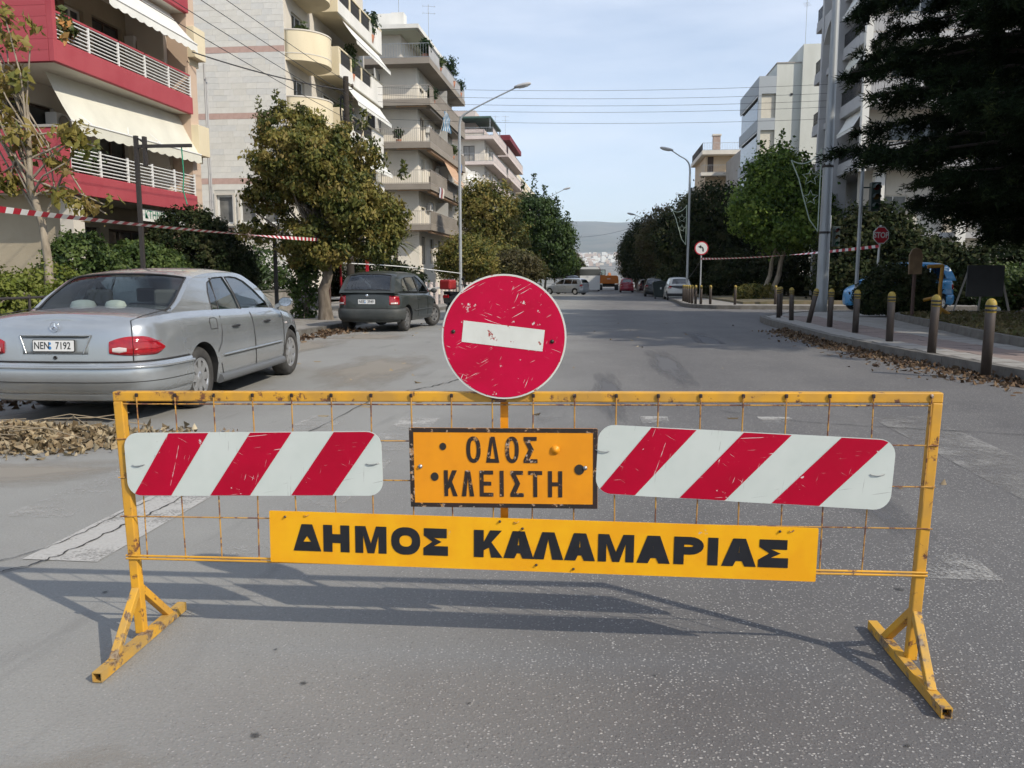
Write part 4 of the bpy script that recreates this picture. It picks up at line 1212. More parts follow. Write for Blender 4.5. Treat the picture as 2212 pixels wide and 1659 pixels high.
# ---- silver saloon parked on the left
SILVER = mat('silver_paint', (0.45, 0.475, 0.49), 0.27, 0.65, col2=(0.39, 0.41, 0.42), scale=1.3, coat=0.8, detail=6)
def merc_extras(t, f):
    sk, patch, seam = f['skin'], f['patch'], f['seam']
    hw = f['hw']
    # bumper with its three ribs
    W = 1.47
    def bump(name, z0, z1, off, m): return patch(name, -W, W, lambda u: z0, lambda u: z1, m, off, 70, 5)
    bump('rear_bumper', 0.285, 0.575, 0.050, SILVER)
    bump('bumper_strip', 0.520, 0.553, 0.064, SILVER)
    bump('bumper_lip', 0.215, 0.300, 0.030, SILVER)
    seam([sk(-W+2*W*i/60, 0.585, 0.006) for i in range(61)], 0.008)
    seam([sk(-W+2*W*i/60, 0.403, 0.052) for i in range(61)], 0.0035)
    patch('front_bumper', 5.05, 5.9, lambda u: .24, lambda u: .56, SILVER, .04, 20)
    # tail lamps wrapping the corner: inner block on the lid, outer block on the wing
    for s in (1, -1):
        o = patch('tail_lamp', s*.50, s*.70, lambda u: .640+.02*(1-u)*(1-u), lambda u: .815-.045*(1-u)**2, LAMP_RED, .016, 8)
        patch('reversing_lens', s*.53, s*.65, lambda u: .662+.012*abs(2*u-1), lambda u: .728-.012*abs(2*u-1), LAMP_CLEAR, .020, 6, parent=o)
        o2 = patch('tail_lamp', s*.706, s*1.03, lambda u: .640+.06*max(0, u-.55)**2*4, lambda u: .815-.085*max(0, u-.25)**1.7*1.9, LAMP_RED, .018, 22)
        for zz in (.70, .765): 
            g = MB(); g.tube([sk(s*(.715+.27*i/10), zz, .0205) for i in range(11)], .003, 4); g.build('lamp_rib', LAMP_RED, o2)
        # boot-lid shut line
        seam([sk(s*.703, z, .004) for z in np.linspace(.59, .955, 14)], .005)
        tp = [p for p in f['top'] if p[0] < -1.15]
    # lid edge on the deck
        seam([(p[0]+.0, -s*(p[1]*.0+.715-.03*max(0, (p[0]+2.2))), 0.985+.01) for p in []] or [sk(s*.703, .955, .004), Vector((-2.13, -s*.70, .995)), Vector((-1.8, -s*.70, 1.022)), Vector((-1.35, -s*.69, 1.055))], .004)
    # handle bar with plate recess
    h = MB(); h.tube([sk(-.33+.66*i/14, .828, .014) for i in range(15)], [.006]+[.015]*13+[.006], 6); h.build('boot_handle', SILVER, t)
    patch('plate_recess', -.31, .31, lambda u: .655, lambda u: .815, mat('recess_silver', (.36,.385,.39), .4, .5), .003, 10)
    plate(t, sk(0, .735, .022).x, .735, .385, .098, ('NEN', '7192'), tilt=R(4))
    for s in (1, -1):
        g = MB(); g.tube([sk(s*.335, .83, .012), sk(s*.27, .665, .012)], .006, 5); g.build('recess_edge', SILVER, t)
    # three-pointed emblem in a ring, and the lock below the plate
    e = MB(); cx = sk(0, .905, .02).x - .005; ce = Vector((cx, 0, .905))
    e.tube([ce+Vector((.0, .043*math.cos(a), .043*math.sin(a))) for a in [i*2*math.pi/24 for i in range(24)]], .0035, 5, closed=True)
    for q in range(3):
        a = R(90+120*q); tip = ce+Vector((-.003, .041*math.cos(a), .041*math.sin(a)))
        l = ce+Vector((0, .010*math.cos(a+2.1/2), .010*math.sin(a+2.1/2))); r = ce+Vector((0, .010*math.cos(a-2.1/2), .010*math.sin(a-2.1/2)))
        e.add([tip, l, ce+Vector((-.007,0,0)), r, ce+Vector((.003,0,0))], [(0,1,2),(0,2,3),(0,3,4),(0,4,1)])
    e.build('emblem', CHROME, t)
    lk = MB(); lk.lathe([(.017,0),(.017,.006),(.011,.007),(.009,.003),(.001,.003)], 14, Matrix.Translation(sk(0, .625, .002)) @ Matrix.Rotation(R(-90), 4, 'Y')); lk.build('boot_lock', PLASTIC, t)
    # doors
    for s in (1, -1):
        ss = f['skin_side']
        def vline(xa, xb, z0, z1, n=10):
            return [ss(xa+(xb-xa)*i/n, z0+(z1-z0)*i/n, -s, .003) for i in range(n+1)]
        seam(vline(.16, .10, .30, .93)); seam(vline(1.16, 1.20, .30, .93))
        rear = [ss(-.78, .93, -s, .003), ss(-.80, .75, -s, .003), ss(-.84, .64, -s, .003), ss(-.93, .55, -s, .003)]
        seam(rear); seam([ss(-.86, .42, -s, .003), ss(-.80, .30, -s, .003)])
        g = MB(); g.tube([ss(x, .505, -s, .010) for x in np.linspace(-.80, 1.62, 30) if not (abs(x-1.45) < .36)], .013, 5); g.build('door_moulding', SILVER, t)
        seam([ss(x, .486, -s, .012) for x in np.linspace(-.80, 1.08, 30)], .003)
        g = MB(); g.tube([ss(x, .255, -s, .012) for x in np.linspace(-.90, 1.12, 20)], .052, 8); g.build('sill', mat('sill_grey', (.11,.115,.12), .5), t)
        for hx in (-.42, .56):
            p0 = ss(hx, .80, -s, .012)
            g = MB(); g.tube([ss(hx-.10, .795, -s, .004), ss(hx-.07, .80, -s, .022), ss(hx, .803, -s, .028), ss(hx+.07, .80, -s, .022), ss(hx+.10, .795, -s, .004)], [.008, .014, .015, .014, .008], 6); g.build('door_handle', PLASTIC, t)
        # door mirror
        m_ = bpy.data.objects.new('mirror', None); COL.objects.link(m_); m_.parent = t
        mp = Vector((.98, -s*1.0, 1.02))
        g = MB(); g.lathe([(.001,-.08),(.045,-.075),(.068,-.05),(.074,-.015),(.072,.035)], 18, Matrix.Translation(mp) @ Matrix.Rotation(R(-90), 4, 'Y') @ Matrix.Diagonal((.82,1.15,1,1))); g.build('mirror_housing', SILVER, m_)
        g = MB(); g.lathe([(.001,.034),(.069,.034)], 18, Matrix.Translation(mp) @ Matrix.Rotation(R(-90), 4, 'Y') @ Matrix.Diagonal((.80,1.12,1,1))); g.build('mirror_glass', CHROME, m_)
        g = MB(); g.bar((.99, -s*.86, .955), (.98, -s*.95, 1.0), .06, .04); g.build('mirror_arm', SILVER, m_)
    # fuel flap, side repeater, roof aerial
    ss = f['skin_side']
    fl = [(-1.06,.80),(-.90,.80),(-.89,.90),(-.93,.915),(-1.04,.915),(-1.075,.88)]
    seam([ss(x, z, -1, .002) for x, z in fl+fl[:1]], .004)
    g = MB(); g.cbox(ss(1.30, .735, -1, .005), (.06,.012,.025)); g.build('side_repeater', LAMP_CLEAR, t, bevel=.004)
    g = MB(); g.tube([(-.88,.05,1.415),(-.98,.05,1.47)], .004, 5); g.build('aerial', PLASTIC, t)
    g = MB(); g.tube([(-2.2,-.55,.22),(-2.36,-.55,.21)], .03, 10); g.build('exhaust', RIM_STEEL, t)
    # rear quarter divider of the back door glass
    for s in (1, -1):
        g = MB(); g.tube([(-.66, s*(f['side_y'](-.66,.96)+.004), .96), (-.545, s*(f['side_y'](-.545,1.335)+.004), 1.335)], .009, 5); g.build('quarter_bar', PLASTIC, t)
    # white caps lying on the parcel shelf
    for y, sc_ in ((.30, 1.0), (-.08, .8)):
        pass

merc = dict(paint=SILVER, axles=(-1.29, 1.54), rw=0.318, track=1.53, ww=0.205, spokes=8, spw=0.72, zlow=0.215, arch=0.05,
    outline=[(-2.40,0),(-2.395,.30),(-2.365,.55),(-2.285,.73),(-2.08,.835),(-1.7,.875),(-1.0,.893),(0,.898),(1.0,.893),(1.6,.868),(2.0,.79),(2.25,.62),(2.36,.36),(2.395,0)],
    shoulder=[(-2.42,.955),(-2.2,.975),(-1.7,1.0),(-1.1,1.0),(-.4,.985),(.4,.965),(1.1,.935),(1.6,.88),(2.0,.79),(2.25,.70),(2.42,.62)],
    tail_prof=[(0.0,-.09),(.10,-.04),(.25,-.005),(.45,0.0),(.70,-.012),(.85,-.03),(.93,-.05),(1.0,-.11)],
    crown=.055, belt=[(-1.75,.99),(-1.0,1.0),(0,.975),(1.0,.945),(1.6,.90)],
    wbelt=[(-1.75,.70),(-1.4,.775),(-.9,.80),(0,.81),(.8,.80),(1.2,.74),(1.5,.66)],
    tumble=.34, roof_crown=.05,
    roof=[(-1.66,1.0),(-1.52,1.055),(-1.22,1.222),(-.96,1.338),(-.55,1.388),(0,1.40),(.32,1.385),(.55,1.33),(.95,1.14),(1.22,1.0),(1.36,.945)],
    rear_window=(-1.60,-1.0,.90), windscreen=(.42,1.30,.88),
    side_windows=[[(-.83,.975),(-.09,.955),(-.12,1.15),(-.19,1.345),(-.47,1.335),(-.66,1.285),(-.76,1.19),(-.82,1.06)], [(-.04,.953),(.90,.935),(.86,1.02),(.60,1.185),(.40,1.29),(.22,1.335),(.02,1.347),(-.12,1.345),(-.08,1.15)]],
    glass_rear_window=glass_mat('rear_glass', (.80,.86,.83), .02, gain=.8), extras=merc_extras)
saloon = make_car('saloon_car', 'silver four-door saloon parked beside the heap of leaves', merc, (-4.93, 9.22, 0), R(90+2.4))
saloon.scale = (0.98, 0.98, 0.98)
CAPW = mat('cap_white', (.78,.80,.74), .8)
for k, (x, y, r_, lb) in enumerate(((-1.30, .36, .125, 'pale sun hat lying on the left of the saloon rear shelf'), (-1.36, -.02, .105, 'white cap lying in the middle of the saloon rear shelf'))):
    p_ = Matrix.Translation(saloon.location) @ Matrix.Rotation(saloon.rotation_euler.z, 4, 'Z') @ Vector((x*.98, y*.98, .955*.98))
    h_ = thing('hat', lb, 'hat', p_)
    MB().lathe([(r_*1.35,0),(r_*1.3,.012),(r_,.02),(r_*.96,.10),(r_*.8,.14),(r_*.4,.155),(.001,.158)], 20).build('crown', CAPW, h_)
    MB().lathe([(r_*1.02,.02),(r_*1.03,.026),(r_*1.0,.05)], 20).build('band', GREY_BAND if 'GREY_BAND' in globals() else CAPW, h_)

# ---- dark green hatchback
GREEN_D = paint('dark_green_paint', (0.030, 0.037, 0.034), 0.2, 0.45, (0.048, 0.052, 0.048))
BUMP_D = mat('bumper_dark', (0.035, 0.040, 0.039), 0.6, col2=(0.055,0.058,0.055), scale=5)
def hatch_extras(lampz=(.66,.88), platez=.72, bumper=BUMP_D, txt=None, lamps=(.50,.80), bz=(.24,.56), wiper=True, platew=.42):
    def ex(t, f):
        sk, patch, seam, ss = f['skin'], f['patch'], f['seam'], f['skin_side']
        W = 1.03
        patch('rear_bumper', -W, W, lambda u: bz[0], lambda u: bz[1], bumper, .045, 46)
        seam([sk(-W+2*W*i/40, bz[1]+.008, .005) for i in range(41)], .006)
        for s in (1, -1):
            o = patch('tail_lamp', s*lamps[0], s*lamps[1], lambda u: lampz[0], lambda u: lampz[1]-.03*u, LAMP_RED, .014, 8)
            patch('reversing_lens', s*(lamps[0]+.03), s*(lamps[0]+.2), lambda u: lampz[0]+.015, lambda u: lampz[0]+.06, LAMP_CLEAR, .018, 5, parent=o)
            def vl(xa, z0, z1): return [ss(xa, z0+(z1-z0)*i/8, -s, .003) for i in range(9)]
            for xa in (-.42, .42, .95)[(0 if True else 1):]: seam(vl(xa, .34, .84), .004)
            g = MB(); g.tube([ss(x, .50, -s, .008) for x in np.linspace(-.72, .92, 14)], .015, 5); g.build('door_moulding', bumper, t)
            for hx in (-.28, .55):
                g = MB(); g.tube([ss(hx-.08, .76, -s, .003), ss(hx, .765, -s, .02), ss(hx+.08, .76, -s, .003)], [.008,.013,.008], 5); g.build('door_handle', PLASTIC, t)
            g = MB(); g.lathe([(.001,-.07),(.06,-.06),(.085,-.01),(.08,.04),(.001,.04)], 12, Matrix.Translation((.68,-s*.92,.95)) @ Matrix.Rotation(R(-90), 4, 'Y') @ Matrix.Diagonal((.75,1,1,1))); g.build('mirror', bumper, t)
        if txt: plate(t, sk(0, platez, .012).x, platez, platew, .105, txt)
        bd = MB(); bd.lathe([(.001,.012),(.03,.011),(.036,.0)], 14, Matrix.Translation(sk(0, platez+.14, .004)) @ Matrix.Rotation(R(-90), 4, 'Y')); bd.build('emblem', CHROME, t)
        if wiper:
            g = MB(); g.bar((sk(0,.9,0).x+.05, -.02, f['belt'](-1.6)+.02), (sk(0,.9,0).x+.10, .34, f['belt'](-1.6)+.045), .014, .014); g.build('rear_wiper', PLASTIC, t)
    return ex
polo = dict(paint=GREEN_D, axles=(-1.20, 1.20), rw=0.30, track=1.42, ww=0.175, spokes=6, spw=.8, rim=RIM_STEEL, zlow=.25, arch=.055, steer=R(-18),
    outline=[(-1.84,0),(-1.835,.30),(-1.80,.55),(-1.70,.71),(-1.5,.785),(-1.0,.815),(0,.828),(.9,.815),(1.4,.77),(1.68,.62),(1.82,.35),(1.86,0)],
    shoulder=[(-1.9,.93),(-1.5,.945),(-.8,.93),(0,.91),(.7,.88),(1.2,.80),(1.6,.70),(1.9,.60)],
    tail_prof=[(0,-.06),(.12,-.02),(.3,0),(.55,0),(.8,-.012),(.93,-.03),(1,-.06)],
    crown=.05, belt=[(-1.85,.94),(0,.91),(.8,.88),(1.3,.82)], wbelt=[(-1.85,.68),(-1.5,.745),(-.8,.765),(0,.77),(.7,.76),(1.1,.70)], tumble=.26, roof_crown=.05,
    roof=[(-1.83,.94),(-1.73,1.08),(-1.57,1.27),(-1.40,1.355),(-1.05,1.395),(-.5,1.405),(0,1.385),(.22,1.345),(.55,1.19),(.85,1.03),(1.10,.90)],
    rear_window=(-1.79,-1.50,.84), windscreen=(.12,1.0,.86), glass=glass_mat('hatch_glass', (.34,.42,.40), .14),
    side_windows=[[(-1.36,.975),(-.95,.96),(-.98,1.29),(-1.16,1.27),(-1.30,1.13)], [(-.90,.96),(-.22,.945),(-.24,1.315),(-.92,1.30)], [(-.14,.943),(.68,.915),(.40,1.11),(.15,1.26),(-.02,1.318),(-.15,1.32)]],
    extras=hatch_extras(lampz=(.66,.885), platez=.735, txt=('NEE', '3949'), lamps=(.55,.80), bz=(.29,.57), bumper=BUMP_D))
make_car('hatchback_car', 'dark green hatchback parked past the round olive-green street tree', polo, (-5.34, 20.9, gz(20.9)), R(90-4.4))

def far_hatch(paintm, L=3.9, H=1.48, W=.82, estate=False, **kw):
    k = L/3.7; a = 1.22*k; z = H/1.43
    d = dict(paint=paintm, axles=(-a, a), rw=.30, track=W*2-.24, ww=.19, spokes=7, zlow=.21, lod=0,
        outline=[(-1.84*k,0),(-1.82*k,W*.5),(-1.70*k,W*.85),(-1.4*k,W*.96),(0,W),(1.0*k,W*.98),(1.5*k,W*.88),(1.76*k,W*.55),(1.86*k,0)],
        shoulder=[(-1.9*k,.94*z),(-.8*k,.94*z),(0,.92*z),(.7*k,.89*z),(1.3*k,.78*z),(1.9*k,.62*z)],
        crown=.05, belt=[(-1.85*k,.94*z),(0,.92*z),(.8*k,.89*z),(1.3*k,.82*z)], wbelt=[(-1.85*k,W*.82),(-1.4*k,W*.9),(0,W*.93),(.7*k,W*.91),(1.1*k,W*.84)], tumble=.27,
        roof=[(-1.80*k,.94*z),(-1.70*k,1.15*z),(-1.55*k,1.34*z),(-1.2*k,1.40*z),(-.5*k,1.415*z),(.05*k,1.39*z),(.3*k,1.33*z),(.7*k,1.11*z),(1.08*k,.90*z)],
        rear_window=(-1.76*k,-1.58*k,.84), windscreen=(.15*k,1.0*k,.86), glass=GLASS_DARK,
        side_windows=[[(-1.42*k,.98*z),(-.9*k,.97*z),(-.92*k,1.32*z),(-1.3*k,1.29*z)], [(-.84*k,.97*z),(-.16*k,.955*z),(-.18*k,1.34*z),(-.86*k,1.33*z)], [(-.1*k,.955*z),(.72*k,.925*z),(.4*k,1.14*z),(.1*k,1.33*z),(-.12*k,1.34*z)]],
        extras=hatch_extras(lampz=(.78,1.0), platez=.80, lamps=(.52,.82), bz=(.25,.60), bumper=paintm, wiper=False))
    d.update(kw); return d
FAR = 'cars parked down the street'
make_car('estate_car', 'silver estate car parked across the left kerb before the bus', far_hatch(paint('far_silver',(0.40,0.43,0.46),.4,.35), 4.4, 1.52), (-3.3, 79.5, gz(79.5)), R(90+58), FAR)
make_car('dark_van', 'dark blue van behind the silver estate car', far_hatch(paint('far_navy',(0.03,0.035,0.055),.2,.4), 4.4, 1.85, .88), (-3.2, 88, gz(88)), R(90+8), FAR)
make_car('red_car', 'red hatchback parked beside the orange excavator', far_hatch(paint('far_red',(0.28,0.012,0.03),.1,.4), 4.0, 1.62), (2.9, 99, gz(99)), R(90), FAR)
make_car('black_car', 'black car parked between the red hatchback and the waste bin', far_hatch(paint('far_black',(0.016,0.018,0.018),.1,.4), 4.2, 1.48), (4.35, 71, gz(71)), R(90-2), FAR)
make_car('dark_red_car', 'dark maroon car half hidden behind the red hatchback', far_hatch(paint('far_maroon',(0.07,0.012,0.02),.1,.4), 4.1, 1.5), (5.2, 103, gz(103)), R(92), FAR)
def toy_extras(t, f):
    hatch_extras(lampz=(.78,1.02), platez=.62, lamps=(.56,.80), bz=(.30,.46), bumper=PLASTIC, wiper=False)(t, f)
    f['patch']('hatch_glass', -.56, .56, lambda u: .76+.10*abs(2*u-1), lambda u: .98, mat('hatch_black', (.012,.012,.013), .12, coat=.5), .016, 20)
make_car('white_car', 'small white hatchback with black tailgate parked behind the clustered bollards', far_hatch(paint('far_white',(0.66,0.66,0.64),0,.35), 3.45, 1.47, .81, extras=toy_extras), (5.0, 56.3, gz(56.3)), R(90+1), FAR)
make_car('blue_car', 'bright blue car half hidden behind the dark bush by the stop sign', far_hatch(paint('bright_blue',(0.045,0.30,0.62),0,.35), 3.65, 1.70, lod=1, glass=GLASS), (10.5, 31.2, gz(31)+.15), R(180+8))
make_car('red_car', 'red car at the right edge behind the dark notice board', far_hatch(paint('edge_red',(0.30,0.015,0.022),0,.4), 4.0, 1.5), (17.6, 34.2, gz(34.2)), R(180+5))

# ---- bus, excavator
def bus():
    t = thing('bus', 'white coach with red upper corners stopped in the far roadway', 'bus', (-1.5, 118, gz(118)), R(180))
    WH = mat('bus_white', (0.62, 0.63, 0.62), .4, coat=.3); RD_ = mat('bus_red', (0.32, 0.02, 0.03), .4, coat=.3); GL = mat('bus_glass', (0.05, 0.055, 0.05), .08, coat=.5)
    b = MB(); b.prism([[(-1.27,.35),(1.27,.35),(1.27,2.3),(1.2,3.05),(1.0,3.2),(-1.0,3.2),(-1.2,3.05),(-1.27,2.3)]], -11, 0, Matrix.Rotation(R(90), 4, 'X')); b.build('body', WH, t, bevel=.06)
    b = MB(); b.box((-1.29,.1,2.15),(1.29,11.02,2.95)); b.build('side_glazing', GL, t)
    b = MB(); b.prism([[(-1.18,1.55),(1.18,1.55),(1.12,2.78),(-1.12,2.78)]], .0, .05, Matrix.Rotation(R(90), 4, 'X')); b.build('windscreen', GL, t, bevel=.02)
    for s in (1,-1):
        b = MB(); b.prism([[(s*1.02,1.5),(s*1.31,1.5),(s*1.31,3.05),(s*1.0,3.32),(s*.94,2.9)]], -.5, .09, Matrix.Rotation(R(90), 4, 'X')); b.build('red_corner', RD_, t)
        b = MB(); b.cbox((s*.95,-.03,.75),(.35,.06,.22)); b.build('headlight', LAMP_CLEAR, t, bevel=.02)
        b = MB(); b.tube([(s*1.2,-.05,2.6),(s*1.5,-.25,2.5),(s*1.5,-.28,2.1)], .05, 6); b.build('mirror', PLASTIC, t)
        for y in (2.4, 8.2):
            b = MB(); b.lathe([(.001,0),(.28,0),(.3,.03),(.5,.03),(.5,.28),(.001,.28)], 18, Matrix.Translation((s*1.27 - (.28 if s>0 else 0), y, .5)) @ Matrix.Rotation(R(90), 4, 'Y')); b.build('wheel', TYRE, t)
    b = MB(); b.box((-1.1,-.04,2.95),(1.1,.02,3.22)); b.build('destination_box', RD_, t)
    b = MB(); b.box((-1.28,-.05,.3),(1.28,.05,.55)); b.build('front_bumper', PLASTIC, t)
bus()
def excavator():
    t = thing('excavator', 'orange tracked excavator seen from behind in the far roadway', 'excavator', (1.05, 128, gz(128)), 0)
    OR = mat('machine_orange', (0.50, 0.15, 0.012), .5, col2=(.42,.12,.01), scale=3)
    for s in (1,-1):
        b = MB(); b.prism([[(-1.7,.15),(-1.45,0),(1.45,0),(1.7,.15),(1.75,.5),(1.5,.85),(-1.5,.85),(-1.75,.5)]], s*1.2-.28, s*1.2+.28, Matrix.Rotation(R(90), 4, 'Z') @ Matrix.Rotation(R(90), 4, 'X')); b.build('track', UNDER, t, bevel=.04)
    b = MB(); b.box((-.9,-1.2,.5),(.9,1.2,1.0)); b.build('undercarriage', UNDER, t)
    b = MB(); b.prism([[(-1.45,1.0),(1.45,1.0),(1.5,1.25),(1.4,2.05),(1.15,2.2),(-1.15,2.2),(-1.42,2.05),(-1.5,1.25)]], -1.2, 1.55, Matrix.Rotation(R(90), 4, 'X')); b.build('engine_house', OR, t, bevel=.1)
    b = MB(); b.cbox((0,-1.58,1.7),(.5,.03,.09)); b.build('badge', PLATE_W, t)
    for (x0,x1,y0,y1,z0,z1,m) in ((-1.42,-.5,.1,1.6,2.15,2.25,OR),(-1.42,-.5,.1,1.6,3.0,3.1,UNDER)):
        b = MB(); b.box((x0,y0,z0),(x1,y1,z1)); b.build('cab_panel', m, t)
    for x in (-1.4,-.52):
        for y in (.14,1.56):
            b = MB(); b.box((x-.04,y-.04,2.25),(x+.04,y+.04,3.0)); b.build('cab_pillar', UNDER, t)
    b = MB(); b.box((-1.36,.16,2.25),(-.56,.18,3.0)); b.build('cab_window', GLASS, t)
    b = MB(); b.tube([(.1,1.2,1.6),(.1,3.0,2.4),(.1,5.0,2.3)], [.28,.25,.2], 8); b.build('boom', OR, t)
    b = MB(); b.tube([(.1,5.0,2.3),(.1,5.6,1.2)], [.2,.14], 8); b.build('dipper_arm', OR, t)
    b = MB(); b.prism([[(-.5,0),(.5,0),(.35,.6),(-.3,.7)]], -.45,.45, Matrix.Translation((.1,5.5,.5)) @ Matrix.Rotation(R(90), 4, 'Z') @ Matrix.Rotation(R(90), 4, 'X')); b.build('bucket', UNDER, t)
excavator()

# ---- motorbike beyond the dark hatchback
def motorbike():
    t = thing('motorbike', 'dark motor scooter standing beyond the dark green hatchback', 'motorbike', (-4.35, 26.0, gz(26)), R(90-25))
    for x in (-.65,.65):
        w = bpy.data.objects.new('wheel', None); COL.objects.link(w); w.parent = t; w.location = (x,0,.27)
        b = MB(); b.tube([(.22*math.cos(a),0,.22*math.sin(a)) for a in [i*6.283/20 for i in range(20)]], .05, 7, closed=True); b.build('tyre', TYRE, w)
        b = MB(); b.lathe([(.001,-.03),(.17,-.02),(.17,.02),(.001,.03)], 14, Matrix.Rotation(R(90),4,'X')); b.build('rim', RIM, w)
    BK = paint('scooter_black', (.02,.02,.022)); RS = mat('scooter_red', (.3,.02,.02), .4)
    b = MB(); b.prism([[(-.85,.55),(-.5,.40),(-.1,.30),(.35,.30),(.42,.42),(.2,.42),(-.05,.72),(-.5,.80),(-.9,.75)]], -.14,.14, Matrix.Rotation(R(90),4,'X')); b.build('body', BK, t, bevel=.05)
    b = MB(); b.prism([[(-.85,.80),(-.2,.74),(.02,.78),(-.1,.86),(-.5,.88),(-.88,.90)]], -.13,.13, Matrix.Rotation(R(90),4,'X')); b.build('seat', UNDER, t, bevel=.04)
    b = MB(); b.prism([[(.36,.32),(.46,.32),(.62,.85),(.50,1.02),(.44,.98)]], -.20,.20, Matrix.Rotation(R(90),4,'X')); b.build('front_shield', BK, t, bevel=.04)
    b = MB(); b.tube([(.65,0,.27),(.48,0,1.0)], .035, 7); b.build('fork', RIM_STEEL, t)
    b = MB(); b.tube([(.38,-.34,1.08),(.46,-.12,1.05),(.46,.12,1.05),(.38,.34,1.08)], .018, 6); b.build('handlebar', PLASTIC, t)
    for s in (1,-1):
        b = MB(); b.tube([(.42,s*.25,1.07),(.44,s*.30,1.22)], .008, 5); b.lathe([(.001,0),(.055,.0),(.05,.02),(.001,.025)], 10, Matrix.Translation((.44,s*.30,1.26)) @ Matrix.Rotation(R(-90),4,'Y')); b.build('mirror', PLASTIC, t)
    b = MB(); b.cbox((-.92,0,.74),(.05,.2,.09)); b.build('tail_lamp', LAMP_RED, t, bevel=.01)
    b = MB(); b.box((-1.0,-.2,.95),(-.62,.2,1.25)); b.build('top_box', RS, t, bevel=.05)
motorbike()
# ---------------------------------------------------------------- buildings
RED_W = mat('red_render', (0.34, 0.045, 0.06), 0.8, col2=(0.39, 0.068, 0.082), scale=0.9, bump=0.15, bscale=30)
BEIGE = mat('beige_render', (0.40, 0.345, 0.25), 0.85, col2=(0.33, 0.28, 0.20), scale=0.7, bump=0.15, bscale=30)
CREAM = mat('cream_render', (0.74, 0.65, 0.46), 0.8, col2=(0.66, 0.575, 0.40), scale=0.9, stretch=(1,1,.3), detail=7)
WHITE_R = mat('white_render', (0.76, 0.745, 0.70), 0.8, col2=(0.64, 0.63, 0.585), scale=0.8, stretch=(1,1,.3), detail=7)
WHITE_P = mat('white_paint', (0.72, 0.72, 0.70), 0.5)
GREY_R = mat('grey_render', (0.36, 0.335, 0.30), 0.85, col2=(0.30, 0.275, 0.245), scale=0.5)
GREY_L = mat('pale_grey_render', (0.46, 0.46, 0.46), 0.85, col2=(0.38, 0.38, 0.385), scale=0.5)
TAUPE = mat('taupe_render', (0.29, 0.255, 0.215), 0.85, col2=(0.24, 0.21, 0.175), scale=0.5)
OFFW = mat('offwhite_render', (0.66, 0.62, 0.545), 0.85, col2=(0.57, 0.53, 0.46), scale=0.6, stretch=(1,1,.35), detail=7)
PINKW = mat('pink_white_render', (0.62, 0.54, 0.50), 0.85, col2=(0.55, 0.47, 0.44), scale=0.5)
AWN = mat('awning_cloth', (0.66, 0.65, 0.56), 0.85, col2=(0.58, 0.57, 0.49), scale=1.1)
AWN_W = mat('awning_white', (0.74, 0.74, 0.70), 0.85, col2=(0.66, 0.66, 0.62), scale=1.1)
AWN_O = mat('awning_ochre', (0.50, 0.32, 0.20), 0.85)
MORTAR = mat('mortar', (0.50, 0.485, 0.44), 0.95)
WIN = mat('window_pane', (0.035, 0.04, 0.042), 0.06, spec=0.7, col2=(0.07, 0.075, 0.075), scale=1.2)
WIN_PALE = mat('window_blind', (0.62, 0.58, 0.48), 0.6, col2=(0.55, 0.51, 0.42), scale=2)
FRAME_D = mat('frame_brown', (0.07, 0.045, 0.032), 0.6)
IRON = mat('black_iron', (0.018, 0.018, 0.02), 0.6)
DARKIN = mat('dark_interior', (0.05, 0.045, 0.038), 0.9)
GREENSIGN = mat('sign_green', (0.01, 0.22, 0.12), 0.5)
TEAL = mat('teal_sign', (0.10, 0.42, 0.36), 0.5, col2=(.3,.55,.5), scale=3)

def plane_m(origin, u, n):
    """local x along the wall, y up, z out of the wall"""
    u = Vector(u).normalized(); n = Vector(n).normalized()
    return Matrix(((u.x, 0, n.x, origin[0]), (u.y, 0, n.y, origin[1]), (u.z, 1, n.z, origin[2]), (0, 0, 0, 1)))

def wall(parent, M, w, h, openings, m, name='wall', depth=0.22):
    """front face with real openings and reveals"""
    xs = sorted(set([0, w] + [v for o in openings for v in o[:2]])); zs = sorted(set([0, h] + [v for o in openings for v in o[2:4]]))
    b = MB()
    def ins(x, z): return any(o[0] < x < o[1] and o[2] < z < o[3] for o in openings)
    for i in range(len(xs)-1):
        for j in range(len(zs)-1):
            if not ins((xs[i]+xs[i+1])/2, (zs[j]+zs[j+1])/2):
                b.add([M @ Vector(p) for p in ((xs[i],zs[j],0),(xs[i+1],zs[j],0),(xs[i+1],zs[j+1],0),(xs[i],zs[j+1],0))], [(0,1,2,3)])
    for o in openings:
        x0, x1, z0, z1 = o[:4]
        for a, c in (((x0,z0),(x1,z0)), ((x1,z0),(x1,z1)), ((x1,z1),(x0,z1)), ((x0,z1),(x0,z0))):
            b.add([M @ Vector(p) for p in ((a[0],a[1],0),(a[0],a[1],-depth),(c[0],c[1],-depth),(c[0],c[1],0))], [(0,1,2,3)])
    return b.build(name, m, parent)

